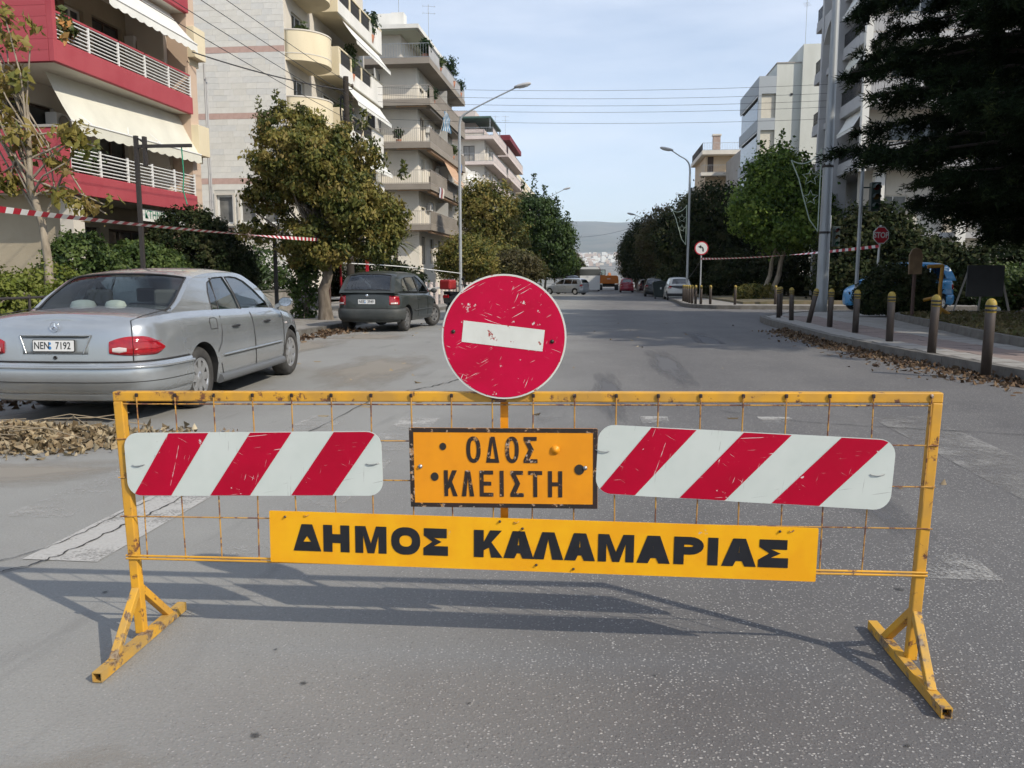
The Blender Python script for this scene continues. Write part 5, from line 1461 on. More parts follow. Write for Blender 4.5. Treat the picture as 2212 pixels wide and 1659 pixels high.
WIN_CURT = mat('window_curtain', (.34,.33,.30), .35, col2=(.22,.215,.20), scale=3, stretch=(4,4,.4))
WIN_HALF = mat('window_dim', (.10,.10,.095), .12, col2=(.05,.052,.05), scale=2)
_wr = random.Random(31)
def window(parent, M, o, fm=None, pm_=None, depth=0.15, fw=0.06, mull=1, transom=None):
    x0, x1, z0, z1 = o[:4]
    fm = fm or WHITE_P; pm_ = pm_ or WIN
    if pm_ is WIN: pm_ = _wr.choice((WIN, WIN, WIN_CURT, WIN_HALF))
    b = MB(); D = M @ Matrix.Translation((0,0,-depth))
    def bx(a, c): 
        vs = [D @ Vector((x, z, y)) for y in (-.03, .03) for x, z in ((a[0],a[1]),(c[0],a[1]),(c[0],c[1]),(a[0],c[1]))]
        b.add(vs, [(0,3,2,1),(4,5,6,7),(0,1,5,4),(1,2,6,5),(2,3,7,6),(3,0,4,7)])
    bx((x0,z0),(x1,z0+fw)); bx((x0,z1-fw),(x1,z1)); bx((x0,z0+fw),(x0+fw,z1-fw)); bx((x1-fw,z0+fw),(x1,z1-fw))
    for k in range(1, mull+1 if mull else 1):
        xm = x0 + (x1-x0)*k/(mull+1); bx((xm-fw/2,z0+fw),(xm+fw/2,z1-fw))
    if transom: bx((x0+fw,transom-fw/2),(x1-fw,transom+fw/2))
    f = b.build('window', fm, parent)
    g = MB(); g.add([D @ Vector(p) for p in ((x0,z0,-.005),(x1,z0,-.005),(x1,z1,-.005),(x0,z1,-.005))], [(0,1,2,3)])
    g.build('pane', pm_, f)
    return f

def bx(parent, name, lo, hi, m, bevel=0):
    return MB().box(lo, hi).build(name, m, parent, bevel=bevel)

def awning(parent, p0, p1, drop, out, z, m, scallop=0.14, name='awning', arms=0, n=40, val=0.22):
    """cloth from p0..p1 (x,y) at height z, reaching `out` (vector) and falling `drop`; scalloped valance"""
    p0 = Vector((*p0, z)); p1 = Vector((*p1, z)); o = Vector((*out, -drop)); b = MB()
    L = (p1-p0).length
    rows = []
    for k in range(4):
        f = k/3; sag = Vector((0,0,-0.05*math.sin(math.pi*f)))
        rows.append([p0.lerp(p1, i/n) + o*f + sag for i in range(n+1)])
    b.grid(rows, 0, True)
    v = []
    for i in range(n+1):
        s = L*i/n; d = val + 0.05*abs(math.sin(math.pi*s/max(.05, scallop)/2))
        v.append(rows[-1][i] + Vector((out[0]*.02, out[1]*.02, -d)))
    b.grid([rows[-1], v], 0, False)
    a = b.build(name, m, parent)
    MB().tube([rows[-1][0], rows[-1][-1]], 0.025, 6).build('front_bar', WHITE_P, a)
    for k in range(arms):
        f = (k+.5)/arms
        q = p0.lerp(p1, f) + Vector((0,0,-.12)); e = rows[-1][int(f*n)] + Vector((0,0,.02)); side = (p1-p0).normalized()
        mid = q.lerp(e, .5) + side*(.45 if k % 2 else -.45) + Vector((0,0,-.10))
        MB().tube([q, mid, e], 0.022, 6).build('awning_arm', WHITE_P, a)
    return a

def h_railing(parent, p0, p1, z0, z1, nb, m, posts, r=0.014, top=None):
    """horizontal bars, each its own piece, between posts"""
    p0 = Vector((*p0, 0)); p1 = Vector((*p1, 0))
    for k in range(nb):
        z = z0 + (z1-z0)*(k+.5)/nb
        MB().tube([p0+Vector((0,0,z)), p1+Vector((0,0,z))], r, 6).build('rail_bar', m, parent)
    for k in range(posts):
        p = p0.lerp(p1, k/(posts-1)) if posts > 1 else p0
        MB().bar(p+Vector((0,0,z0-.06)), p+Vector((0,0,z1+.02)), .05, .05).build('rail_post', m, parent)
    if top: MB().bar(p0+Vector((0,0,z1)), p1+Vector((0,0,z1)), .05, .05).build('hand_rail', top, parent)

def v_railing(parent, p0, p1, z0, z1, step, m, panel=None, r=0.010):
    """fine bars far away: one joined piece"""
    p0 = Vector((*p0, 0)); p1 = Vector((*p1, 0)); L = (p1-p0).length; n = max(2, int(L/step)); b = MB()
    for k in range(n+1):
        p = p0.lerp(p1, k/n); b.bar(p+Vector((0,0,z0)), p+Vector((0,0,z1)), r*2, r*2)
    for z in (z0+.05, z1): b.bar(p0+Vector((0,0,z)), p1+Vector((0,0,z)), .04, .04)
    o = b.build('railing', m, parent); o['kind'] = 'stuff'
    if panel: MB().bar(p0+Vector((0,0,(z0+z1)/2)), p1+Vector((0,0,(z0+z1)/2)), .02, (z1-z0)*.8).build('railing_panel', panel, parent)
    return o

def antenna(loc, h, label, k=4, rot=0.3):
    t = thing('roof_antenna', label, 'antenna', loc, rot, 'roof antennas')
    MB().tube([(0,0,-.1),(0,0,h)], .02, 5).build('mast', STEEL, t)
    for i in range(2):
        z = h - .15 - i*.55; MB().tube([(-.5,0,z),(.6,0,z)], .012, 5).build('boom', STEEL, t)
        for q in range(k):
            x = -.45+.95*q/max(1, k-1); MB().tube([(x,-.28,z),(x,.28,z)], .008, 4).build('element', STEEL, t)

# ---- red balcony building
def red_building():
    t = thing('red_balcony_building', 'apartment building with red balcony parapets, white rails and a cream awning', 'building', (0, 0, 0))
    XF, Y0, Y1 = -12.75, 18.9, 25.55
    Z = [3.27, 6.27, 9.27]
    # ground floor
    S = plane_m((-30, 19.7, -0.1), (1,0,0), (0,-1,0))
    wall(t, S, 17.0, 3.4, [], BEIGE)
    bx(t, 'pier', (-13.35, 19.55, -.1), (-13.0, 20.0, 3.25), OFFW)
    E = plane_m((-14.35, 19.7, -0.1), (0,1,0), (1,0,0))
    ops = [(0.6, 3.1, .25, 2.75), (3.5, 5.6, .25, 2.75)]
    wall(t, E, 6.4, 3.4, ops, BEIGE)
    for o in ops: window(t, E, o, FRAME_D, WIN, mull=2, transom=2.05)
    # floors
    for i, z in enumerate(Z):
        bx(t, 'floor_slab', (-30, Y0+.16, z+.02), (XF-.14, Y1, z+.22), OFFW)
        bx(t, 'balcony_fascia', (XF-.14, Y0, z), (XF, Y1, z+.50), RED_W, .01)
        bx(t, 'balcony_upstand', (XF-.04, Y0+.1, z+.50), (XF-.02, Y1-.1, z+.52), RED_W)
    # closed red boarded side: parapet below, full wall above, each board its own piece
    board_me = MB().box((0,-.02,0), (1,0.02,.245)).mesh('cladding_board', RED_W)
    def boards(x0, x1, z0, z1):
        bx(t, 'side_wall', (x0, Y0+.03, z0), (x1, Y0+.15, z1), mat('red_shadow_gap', (.20,.02,.03), .9))
        k = 0; z = z0
        while z < z1-.05:
            h = min(.25, z1-z); inst(board_me, 'cladding_board', t, (x0, Y0+.015, z+.003), (0,0,0), (x1-x0, 1, h/.25)); z += .25; k += 1
    boards(-20, XF-.145, Z[0], 4.78)
    boards(-20, XF-.145, Z[1], 9.25)
    boards(-20, XF-.145, Z[2], 12.0)
    bx(t, 'parapet_cap', (-20, Y0-.03, 4.78), (XF-.1, Y0+.2, 4.84), GREY_R)
    bx(t, 'parapet_end', (XF-.14, Y0, Z[0]+.5), (XF+.0, Y0+.35, 4.78), RED_W)
    bx(t, 'wall_end', (XF-.14, Y0, Z[1]+.5), (XF+.0, Y0+.14, 9.25), RED_W)
    # rails
    h_railing(t, (XF-.05, Y0+.38), (XF-.05, Y1-.05), 3.80, 4.42, 7, WHITE_P, 6, .017)
    h_railing(t, (XF-.05, Y0+.15), (XF-.05, Y1-.05), 6.80, 7.42, 7, WHITE_P, 6, .017, RED_W)
    h_railing(t, (XF-.05, Y0+.15), (XF-.05, Y1-.05), 9.80, 10.42, 7, WHITE_P, 6, .017, RED_W)
    # inner walls with doors
    for i, z in enumerate(Z):
        E = plane_m((-14.7, Y0, z+.22), (0,1,0), (1,0,0))
        ops = [(.9, 2.7, .02, 2.25), (3.4, 4.3, .9, 2.2), (4.7, 6.2, .02, 2.25)]
        wall(t, E, Y1-Y0, 2.82, ops, BEIGE if i else OFFW)
        for k, o in enumerate(ops): window(t, E, o, FRAME_D if k != 1 else WHITE_P, WIN, mull=1)
    bx(t, 'brick_panel', (-14.68, 21.9, 6.5), (-14.6, 22.2, 9.2), mat('brick_brown', (.20,.12,.08), .9))
    bx(t, 'red_recess', (-14.6, 19.1, 6.5), (-13.6, 19.9, 9.25), RED_W)
    # cream end bay with its little balconies
    bx(t, 'end_pier', (-13.9, Y1+.02, -.1), (-12.86, Y1+.55, 14), mat('peach_render', (.55,.42,.32), .85))
    for z in (2.2, 5.05, 8.0, 11.0):
        bx(t, 'end_balcony', (-14.6, Y1+.03, z), (-12.62, Y1+.75, z+.92), CREAM, .01)
        bx(t, 'end_soffit', (-14.4, Y1+.08, z-.2), (-12.85, Y1+.7, z), CREAM)
    E = plane_m((-16.5, Y1-.02, 3.4), (1,0,0), (0,-1,0))
    for z in (3.49, 6.49): bx(t, 'end_wall', (-14.7, Y1-.22, z), (-13.5, Y1-.02, z+2.78), OFFW)
    for k, yy in enumerate((Y1+.86, Y1+.98)):
        MB().tube([(-12.75, yy, .1), (-12.75, yy, 8.0-k*.4)], .03, 7).build('drain_pipe', GREY_L, t)
    a = awning(t, (-13.55, Y0+.75), (-13.25, Y1+.15), 1.18, (.62, 0), 6.24, AWN, .2, arms=4, n=120, val=.24)
    awning(t, (-13.2, 20.6), (-13.2, 25.2), .95, (.85, 0), 9.2, AWN_W, .2, arms=3, n=90, val=.2)
    # flat roof mass
    bx(t, 'upper_storey', (-30, Y0+1.5, 9.49), (-14.72, Y1-.01, 15), BEIGE)
red_building()
s = thing('clinic_sign', 'white sign with green Greek lettering under the lowest red balcony', 'sign', (-12.93, 23.7, 3.0), R(90))
MB().box((-1.3,-.02,-.17),(1.3,.02,.17)).build('panel', WHITE_P, s)
inst(text_mesh('ΚΤΗΝΙΑΤΡΕΙΟ', .31, GREENSIGN, offset=.002), 'lettering', s, (0,-.024,0), (R(90),0,0), (1,1,1))

# ---- stone-faced building with round cream balconies
def stone_building():
    t = thing('stone_apartment_building', 'pale stone apartment building with round cream balconies and red stone bands', 'building', (0, 0, 0))
    X0, X1, YS = -22.0, -14.85, 39.0
    ops = [(3.50, 4.32, 3.72, 5.08), (4.64, 5.46, 3.72, 5.08), (5.78, 6.60, 3.72, 5.08), (3.50, 4.32, 3.02, 3.55), (4.64, 5.46, 3.02, 3.55), (5.78, 6.60, 3.02, 3.55)]
    S = plane_m((X0, YS, 0), (1,0,0), (0,-1,0))
    wall(t, S, X1-X0, 18, [o for o in ops], MORTAR, depth=.2)
    for o in ops[:3]:
        window(t, S, o, WHITE_P, mat('roller_blind', (.22,.215,.20), .5, col2=(.10,.10,.095), scale=1.5), depth=.12, mull=0, fw=.09)
        x0, x1, z0, z1 = o
        b = MB()
        for (a, c, d, e) in ((x0-.10,x1+.10,z1,z1+.1),(x0-.10,x1+.10,z0-.1,z0),(x0-.10,x0,z0,z1),(x1,x1+.10,z0,z1)):
            b.box((X0+a, YS-.055, d), (X0+c, YS+.01, e))
        b.build('window_surround', OFFW, t)
    for o in ops[3:]:
        bx(t, 'window_apron', (X0+o[0], YS+.08, o[2]), (X0+o[1], YS+.12, o[3]), mat('apron_brown', (.22,.13,.10), .7, col2=(.40,.30,.26), scale=9))
    # stones
    ms = [mat('stone_%s' % n, c, .85, col2=tuple(k*.93 for k in c), scale=2.5, bump=.2, bscale=25) for n, c in (('pale', (.74,.72,.665)), ('warm', (.72,.695,.63)), ('grey', (.69,.68,.64)), ('buff', (.76,.735,.67)))]
    mr = mat('stone_red', (.56,.39,.335), .85, col2=(.50,.34,.29), scale=3, bump=.2, bscale=25)
    meshes = [MB().box((0,-.014,0),(1,.0,.267)).mesh('stone', m) for m in ms]; mred = MB().box((0,-.018,0),(1,.0,.267)).mesh('stone', mr)
    rng = random.Random(12); CH = .2735; L = .62
    bands = [5.71-.13, 8.74-.13, 11.76-.13, 14.77-.13, 2.86]
    zc = [2.86 + CH*k for k in range(0, 54)]
    cells = []
    for k, z in enumerate(zc):
        red = any(abs(z-b) < CH*.5 for b in bands)
        x = -L*(.5 if k % 2 else 0) - (rng.random()*.2)
        while x < X1-X0:
            ln = L*rng.choice((.8, 1, 1, 1.15)) if not red else .72
            a, c = max(0, x), min(X1-X0, x+ln)
            segs = [(a, c)]
            for o in ops:
                if z+CH > o[2]-.1 and z < o[3]+.1:
                    new = []
                    for (p, q) in segs:
                        if q <= o[0]-.1 or p >= o[1]+.1: new.append((p, q))
                        else:
                            if p < o[0]-.1: new.append((p, o[0]-.1))
                            if q > o[1]+.1: new.append((o[1]+.1, q))
                    segs = new
            for (p, q) in segs:
                if q-p > .06: cells.append((p, q, z, red))
            x += ln
    vis = [c for c in cells if X0+c[1] > -19.2 and c[2] < 14.1]
    vis_set = set(id(c) for c in vis[:300])
    rest = MB()
    for c in cells:
        p, q, z, red = c
        if id(c) in vis_set:
            inst(mred if red else rng.choice(meshes), 'stone', t, (X0+p+.003, YS, z+.003), (0, 0, 0), (q-p-.006, 1+rng.uniform(-.3,.3), 1))
        else:
            rest.box((X0+p+.003, YS-.014, z+.003), (X0+q-.003, YS, z+.270), 4 if red else rng.randrange(4))
    o = rest.build('stonework', ms+[mr], t); o['kind'] = 'stuff'
    bx(t, 'plinth', (X0, YS-.06, 0), (X1, YS-.003, 2.45), WHITE_R); bx(t, 'plinth_cornice', (X0, YS-.14, 2.45), (X1+.05, YS-.004, 2.6), OFFW); bx(t, 'plinth_band', (X0, YS-.05, 2.6), (X1, YS-.003, 2.85), OFFW)
    # street side
    E = plane_m((X1, YS, 0), (0,1,0), (1,0,0))
    ops = [(1.0, 2.5, z, z+2.1) for z in (5.6, 8.6, 11.6, 14.6)]
    wall(t, E, 4.2, 18, ops, OFFW)
    for o_ in ops: window(t, E, o_, WHITE_P, WIN, mull=1)
    for z in (5.25, 8.25, 11.25, 14.25):
        r = 1.62; cy = 40.66
        arc = lambda rr, n=26: [(X1 + rr*math.cos(a), cy + rr*math.sin(a)) for a in [R(-90)+math.pi*i/n for i in range(n+1)]]
        b = MB(); b.prism([arc(r) ], z, z+.16); b.build('balcony_floor', CREAM, t)
        b = MB(); o_, i_ = arc(r), arc(r-.12); b.prism([o_ + i_[::-1]], z+.16, z+1.34, smooth_side=True); b.build('balcony_parapet', CREAM, t)
        b = MB(); o_, i_ = arc(r+.03), arc(r-.15); b.prism([o_ + i_[::-1]], z+1.34, z+1.40); b.build('parapet_cap', OFFW, t)
        b = MB(); o_, i_ = arc(r+.015), arc(r-.02); b.prism([o_ + i_[::-1]], z+.30, z+.34); b.build('parapet_groove', OFFW, t)
    # long cream balconies
    bx(t, 'street_wing', (-22, 43.2, 0), (-14.9, 52.5, 18), OFFW)
    E = plane_m((-14.88, 43.2, 0), (0,1,0), (1,0,0))
    for z in (2.4, 5.4, 8.4, 11.4, 14.5):
        XF, YA, YB = -13.5, 42.9, 51.5
        bx(t, 'balcony_slab', (-14.9, YA+.12, z), (XF-.1, YB, z+.18), CREAM)
        bx(t, 'balcony_side', (-14.9, YA, z), (XF-.0, YA+.12, z+1.42), CREAM)
        bx(t, 'balcony_fascia', (XF-.1, YA+.12, z), (XF, YB, z+.62), WHITE_R)
        bx(t, 'balcony_coping', (XF-.12, YA+.12, z+1.34), (XF+.02, YB, z+1.42), CREAM)
        bx(t, 'balcony_end_panel', (XF-.1, YA+6.1, z+.62), (XF, YB, z+1.34), WHITE_R)
        for k in range(3):
            y0 = YA+.35+k*1.95
            bx(t, 'balcony_pier', (XF-.1, y0-.22, z+.62), (XF, y0, z+1.34), CREAM)
            p = bx(t, 'iron_panel', (XF-.07, y0, z+.62), (XF-.045, y0+1.70, z+1.34), IRON)
            b = MB()
            for q in range(9):
                yy = y0+.1+q*.19
                b.tube([(XF-.035, yy, z+.66), (XF-.03, yy+.09, z+.98), (XF-.035, yy, z+1.3)], .012, 4); b.tube([(XF-.035, yy, z+.66), (XF-.03, yy-.09, z+.98), (XF-.035, yy, z+1.3)], .012, 4)
            b.build('scrollwork', mat('iron_scroll', (.05,.05,.05), .5), p)
        for o_ in ((1.0, 3.2, z+.2, z+2.4), (4.6, 7.2, z+.2, z+2.4)): window(t, E, o_, WHITE_P, WIN, depth=-.04, mull=1)
        if z > 5: awning(t, (XF-.15, YA+1.2), (XF-.15, YB-.3), 1.0, (.75, 0), z-.06, AWN_W, .2, n=60, arms=2, val=.16)
    bx(t, 'roof_parapet', (-22, 39.05, 18), (-14.9, 52.4, 18.6), OFFW)
stone_building()

# ---- long grey-brown balcony building
def grey_building():
    t = thing('taupe_balcony_building', 'taupe apartment building with wrap-around balconies and a rooftop garden', 'building', (0, 0, 0))
    XF, YA, YB = -12.72, 62.0, 78.0
    Z = [4.56, 7.55, 10.56, 13.61, 16.55]
    S = plane_m((-22, 63.3, -.5), (1,0,0), (0,-1,0)); E = plane_m((-13.95, 63.3, -.5), (0,1,0), (1,0,0))
    ops_s = []; ops_e = []
    for z in [1.6]+Z[:-1]:
        zz = z+.5+.45
        ops_s += [(4.2, 5.2, zz, zz+2.15)]
        ops_e += [(.9, 2.4, zz, zz+2.15), (4.0, 5.8, zz, zz+2.15), (7.4, 9.0, zz, zz+2.15), (10.6, 12.6, zz, zz+2.15)]
    LW = mat('ivory_render', (.78,.73,.63), .85, col2=(.70,.65,.56), scale=.6, stretch=(1,1,.4)); wall(t, S, 8.05, 17.2, ops_s, LW); wall(t, E, 14.7, 17.2, ops_e, LW)
    for o in ops_s: window(t, S, o, FRAME_D, WIN)
    for i, o in enumerate(ops_e): window(t, E, o, WHITE_P if i % 3 else FRAME_D, WIN if i % 4 else WIN_PALE)
    for i, z in enumerate(Z):
        b = MB(); b.prism([[(-22, YA), (XF, YA), (XF, YB), (-22, YB)]], z, z+.43); b.build('balcony_slab', TAUPE, t)
        if i < 4:
            v_railing(t, (-22, YA+.05), (XF-.05, YA+.05), z+.43, z+1.42, .14, mat('rail_grey_%d' % i, (.36,.33,.29), .6))
            v_railing(t, (XF-.05, YA+.05), (XF-.05, YB-.05), z+.43, z+1.42, .14, mat('rail_tan_%d' % i, (.34,.30,.26), .6), TAUPE)
            bx(t, 'awning_box', (XF-.45, YA+.9, z-.16), (XF-.15, YB-.5, z-.002), AWN_O if i != 3 else TAUPE)
            MB().tube([(XF-2.6, YA+.25, z-.03), (XF-.3, YA+.25, z-.03)], .05, 6).build('awning_roller', AWN_O, t)
        else:
            v_railing(t, (-22, YA+.05), (XF-.05, YA+.05), z+.43, z+1.42, .2, STEEL)
            v_railing(t, (XF-.05, YA+.05), (XF-.05, YB-.05), z+.43, z+1.35, .2, STEEL, GREY_L)
    # opened awning with its arms on the second floor
    awning(t, (XF-.2, 68.5), (XF-.2, 74.0), 1.5, (.8, 0), 10.4, AWN_O, .2, arms=3, n=30, val=.15)
    # penthouse with white canopy
    bx(t, 'penthouse', (-21, 65.2, 16.98), (-15.6, 77, 19.5), OFFW)
    bx(t, 'canopy', (-21.5, 63.8, 19.55), (-13.9, 77.5, 19.85), WHITE_R)
    bx(t, 'canopy_soffit', (-21.3, 64.0, 19.48), (-14.1, 77.3, 19.55), mat('soffit_green', (.46,.50,.42), .8))
    bx(t, 'stair_tower', (-20, 69, 19.85), (-16.8, 74, 22.2), WHITE_R)
    bx(t, 'water_tank', (-16.4, 65.5, 19.87), (-15.4, 66.5, 21.2), WHITE_R)
grey_building()

def block(name, label, x, ya, yb, zs, top, m, m2, back=-24, rail=None, side='left', roofm=None, awn=None):
    """plainer apartment block further down the street with slabs, railings and window openings"""
    t = thing(name, label, 'building', (0,0,0))
    sgn = 1 if side == 'left' else -1
    xw = x - sgn*1.25
    u, n = ((0,1,0), (1,0,0)) if side == 'left' else ((0,-1,0), (-1,0,0))
    E = plane_m((xw, ya+1.1 if side == 'left' else yb, -1), u, n)
    L = yb-ya-1.1
    ops = []
    for z in zs:
        k = 0.9
        while k + 1.7 < L: ops.append((k, k+1.6, z+1.4, z+3.5)); k += 3.4
    ops = [o for o in ops if o[3] < top+1-.1]
    wall(t, E, L, top+1, ops, m2)
    for i, o in enumerate(ops): window(t, E, o, WHITE_P, WIN if i % 3 else WIN_PALE)
    S = plane_m((min(back, xw) if side == 'left' else xw, ya+1.1, -1), (1,0,0), (0,-1,0))
    W = abs(back-xw)
    so = [(W-2.6, W-1.2, z+1.4, z+3.4) if side == 'left' else (1.2, 2.6, z+1.4, z+3.4) for z in zs if z+3.4 < top+.9]
    wall(t, S, W, top+1, so, m2)
    for o in so: window(t, S, o, FRAME_D, WIN)
    lo, hi = sorted((back, x))
    for z in zs:
        b = MB(); b.box((lo, ya, z), (hi, yb, z+.4)); b.build('balcony_slab', m, t)
        xe = x - sgn*.05
        v_railing(t, (lo, ya+.05), (hi, ya+.05), z+.4, z+1.35, .2, rail or STEEL)
        v_railing(t, (xe, ya+.05), (xe, yb-.05), z+.4, z+1.35, .2, rail or STEEL, m)
        if awn: awning(t, (x-sgn*.2, ya+2), (x-sgn*.2, yb-2), 1.1, (sgn*.9, 0), z-.05, awn, .3, n=24, val=.15)
    b = MB(); b.box((min(back, xw)-.01, ya+1.0, top), (max(back, xw)+.01, yb-.1, top+.4)); b.build('roof_slab', roofm or m, t)
    return t
block('white_awning_building', 'low white building with sloping white awnings beside the taupe building', -12.6, 80, 100.5, [2.6, 5.6, 8.6], 11.6, WHITE_R, OFFW, awn=AWN_W)
pk = block('pale_pink_building', 'pale pink apartment building with a dark green roof canopy', -13.3, 102.5, 117, [5.5, 8.5, 11.5, 14.47, 17.5], 18.4, PINKW, OFFW)
bx(pk, 'roof_canopy', (-20, 102.7, 20.0), (-13.6, 113, 20.2), mat('canopy_green', (.05,.10,.085), .7))
for yy in (103, 112.8): bx(pk, 'canopy_post', (-13.8, yy, 18.8), (-13.7, yy+.1, 20.0), STEEL)
bx(pk, 'roof_room', (-21, 106, 18.8), (-16, 114, 21.5), PINKW)
fp = block('red_roofed_building', 'far pink building with a dark red rooftop awning', -13.3, 119, 141, [5.5, 8.5, 11.6, 14.7, 17.6], 18.5, PINKW, OFFW)
bx(fp, 'roof_awning', (-18, 121, 20.2), (-13.3, 138, 20.9), mat('awning_maroon', (.16,.02,.03), .8))
bx(fp, 'roof_room', (-21, 124, 18.9), (-16, 134, 20.1), PINKW)
block('cream_far_building', 'cream building farthest down the left side of the street', -13.6, 145, 185, [6, 9, 12, 15], 18.2, CREAM, OFFW)

# ---- right side: grey building with arches
def right_grey():
    t = thing('grey_arched_building', 'tall grey apartment building with arched piers behind the dark conifer', 'building', (0, 0, 0))
    X, YA, YB = 13.2, 45.7, 56.3
    Z = [6.8, 9.95, 13.1, 16.25, 19.4]
    W_ = plane_m((15.0, YB, -.4), (0,-1,0), (-1,0,0))
    ops = []
    for z in Z[:-1]:
        ops += [(.5, 1.5, z+.75, z+2.9), (1.7, 2.2, z+.75, z+2.9), (3.4, 4.6, z+.75, z+2.6), (6.6, 8.4, z+.75, z+2.8)]
    wall(t, W_, YB-YA-1.4, 23, ops, GREY_L)
    for i, o in enumerate(ops): window(t, W_, o, WHITE_P, WIN_PALE if i % 4 < 2 else WIN, mull=1 if i % 4 == 3 else 0)
    S = plane_m((13.6, YA+1.6, -.4), (1,0,0), (0,-1,0))
    so = []
    for z in Z[:-1]: so += [(1.4, 4.0, z+.75, z+2.9), (6.0, 8.0, z+.75, z+2.9)]
    so += [(1.0, 2.4, .6, 2.9), (4.2, 5.6, .6, 2.9), (1.2, 2.6, 3.7, 5.9), (5.0, 6.6, 3.7, 5.9)]
    wall(t, S, 14, 23, so, OFFW)
    for i, o in enumerate(so): window(t, S, o, FRAME_D if i % 2 else WHITE_P, WIN)
    for i, z in enumerate(Z):
        bx(t, 'balcony_slab', (X, YA, z), (27.6, YB, z+.35), GREY_L)
        for (y0, y1) in ((YA+.15, 49.9), (53.9, YB-.1)):
            bx(t, 'balcony_upstand', (X+.001, y0, z+.35), (X+.1, y1, z+.62), GREY_L)
            v_railing(t, (X+.06, y0), (X+.06, y1), z+.62, z+1.35, .11, IRON)
        v_railing(t, (X+.3, YA+.06), (27, YA+.06), z+.35, z+1.3, .14, GREY_R, GREY_L)
        if i in (1, 2, 3):
            awning(t, (X+.3, YA+.8), (X+.3, 49.6), .9, (-.5, 0), z-.04, AWN_W if i != 2 else AWN, .2, n=20, val=.15)
    # corner column, arched piers
    bx(t, 'corner_column', (X-.02, YA-.02, 6.6), (X+.32, YA+.32, 23), WHITE_R)
    for y in (50.0, 53.5):
        bx(t, 'arch_pier', (X-.25, y, 0), (X+.55, y+.38, 23), GREY_L)
    for z in (14.9, 21.3):
        n = 14
        arch = [(50.38+ (53.5-50.38)*k/n, z + 1.0*math.sin(math.pi*k/n)) for k in range(n+1)]
        b = MB(); b.prism([[(50.38, z+1.6)] + [(50.38, z)] + arch[1:-1] + [(53.5, z), (53.5, z+1.6)]], -.2, .3, Matrix(((0,0,1,X),(1,0,0,0),(0,1,0,0),(0,0,0,1)))); b.build('arch', GREY_L, t)
    for z in Z[:-1]:
        bx(t, 'loggia_panel', (X+.2, 50.5, z+.35), (X+.3, 53.4, z+1.2), GREY_R)
        bx(t, 'loggia_blind', (X+.6, 51.6, z+1.25), (X+.66, 53.4, z+2.7), WIN_PALE)
    bx(t, 'ground_pillar', (14.2, YA+.6, -.4), (14.7, YA+1.1, 6.8), WHITE_R); bx(t, 'ground_pillar', (18.4, YA+.6, -.4), (18.9, YA+1.1, 6.8), WHITE_R)
    bx(t, 'first_floor', (14.6, YA+1.0, 3.2), (27.6, YA+1.59, 3.5), GREY_L)
right_grey()

def right_white():
    t = thing('white_gable_building', 'white rendered building with a stained blank wall and grey glazed bays', 'building', (0, 0, 0))
    STAIN = mat('stained_white', (.66,.67,.62), .85, col2=(.52,.53,.48), scale=.35, stretch=(1,1,.25))
    b = MB(); b.box((14.7, 76, -1), (16.75, 92, 19.15)); b.build('blank_wall', STAIN, t)
    b = MB(); b.box((16.75, 75.6, -1), (28, 92, 20.6)); b.build('tall_wall', STAIN, t)
    bx(t, 'parapet_cap', (14.65, 75.95, 19.15), (16.74, 92, 19.25), GREY_R)
    bx(t, 'vent', (15.9, 75.94, 16.5), (16.08, 75.999, 16.68), IRON)
    F = mat('bay_grey', (.36,.39,.41), .7)
    bx(t, 'bay', (13.5, 76.3, -1), (14.69, 86, 18.1), OFFW)
    for z in (2.5, 5.55, 8.6, 11.65, 14.7):
        for lo, hi in (((13.25, 76.0, z-1.05), (14.69, 76.3, z-.05)),):
            bx(t, 'bay_spandrel', lo, hi, F)
        bx(t, 'bay_blind', (13.5, 76.2, z-.05), (14.69, 76.25, z+2.0), WIN_PALE)
        bx(t, 'bay_mullion', (13.25, 76.0, z-.05), (13.5, 76.3, z+2.0), F)
        bx(t, 'street_parapet', (13.25, 76.3, z-1.05), (13.4, 86, z-.1), F)
        bx(t, 'street_glazing', (13.44, 76.4, z-.1), (13.47, 86, z+2.0), WIN)
        MB().bar((13.3, 76.5, z+1.9), (13.3, 85.8, z+1.9), .08, .1).build('street_rail', WHITE_P, t)
    bx(t, 'bay_head', (13.25, 76.0, 16.7), (14.69, 86, 18.15), F)
right_white()
def right_beige():
    t = thing('beige_chimney_house', 'beige building with a roof terrace and tall brick chimney', 'building', (0, 0, 0))
    BR = mat('peach_wall', (.55,.43,.29), .85, col2=(.48,.37,.25), scale=.6)
    S = plane_m((12.9, 110, -1), (1,0,0), (0,-1,0)); ops = [(.25, 1.0, 15.0, 17.0)]
    wall(t, S, 4.0, 17.6, ops, BR); window(t, S, ops[0], FRAME_D, FRAME_D)
    bx(t, 'side_wall', (12.9, 110.02, -1), (13.1, 122, 16.6), BR)
    bx(t, 'terrace_slab', (12.3, 108.6, 16.1), (17.5, 122, 16.6), OFFW); bx(t, 'balcony_slab', (12.2, 108.6, 13.5), (17.5, 110, 13.9), OFFW)
    v_railing(t, (12.35, 108.7), (17, 108.7), 16.6, 17.5, .2, STEEL); v_railing(t, (12.35, 108.7), (12.35, 121), 16.6, 17.5, .2, IRON)
    v_railing(t, (12.3, 108.7), (17, 108.7), 13.9, 14.8, .2, STEEL)
    bx(t, 'chimney', (13.8, 110.2, 16.6), (14.7, 111, 18.6), mat('chimney_brick', (.42,.33,.28), .9, col2=(.30,.22,.18), scale=4)); bx(t, 'chimney_cap', (13.7, 110.1, 18.6), (14.8, 111.1, 18.8), OFFW)
    bx(t, 'neighbour_wing', (15.2, 95, -1), (24, 108, 15.0), GREY_R)
right_beige()
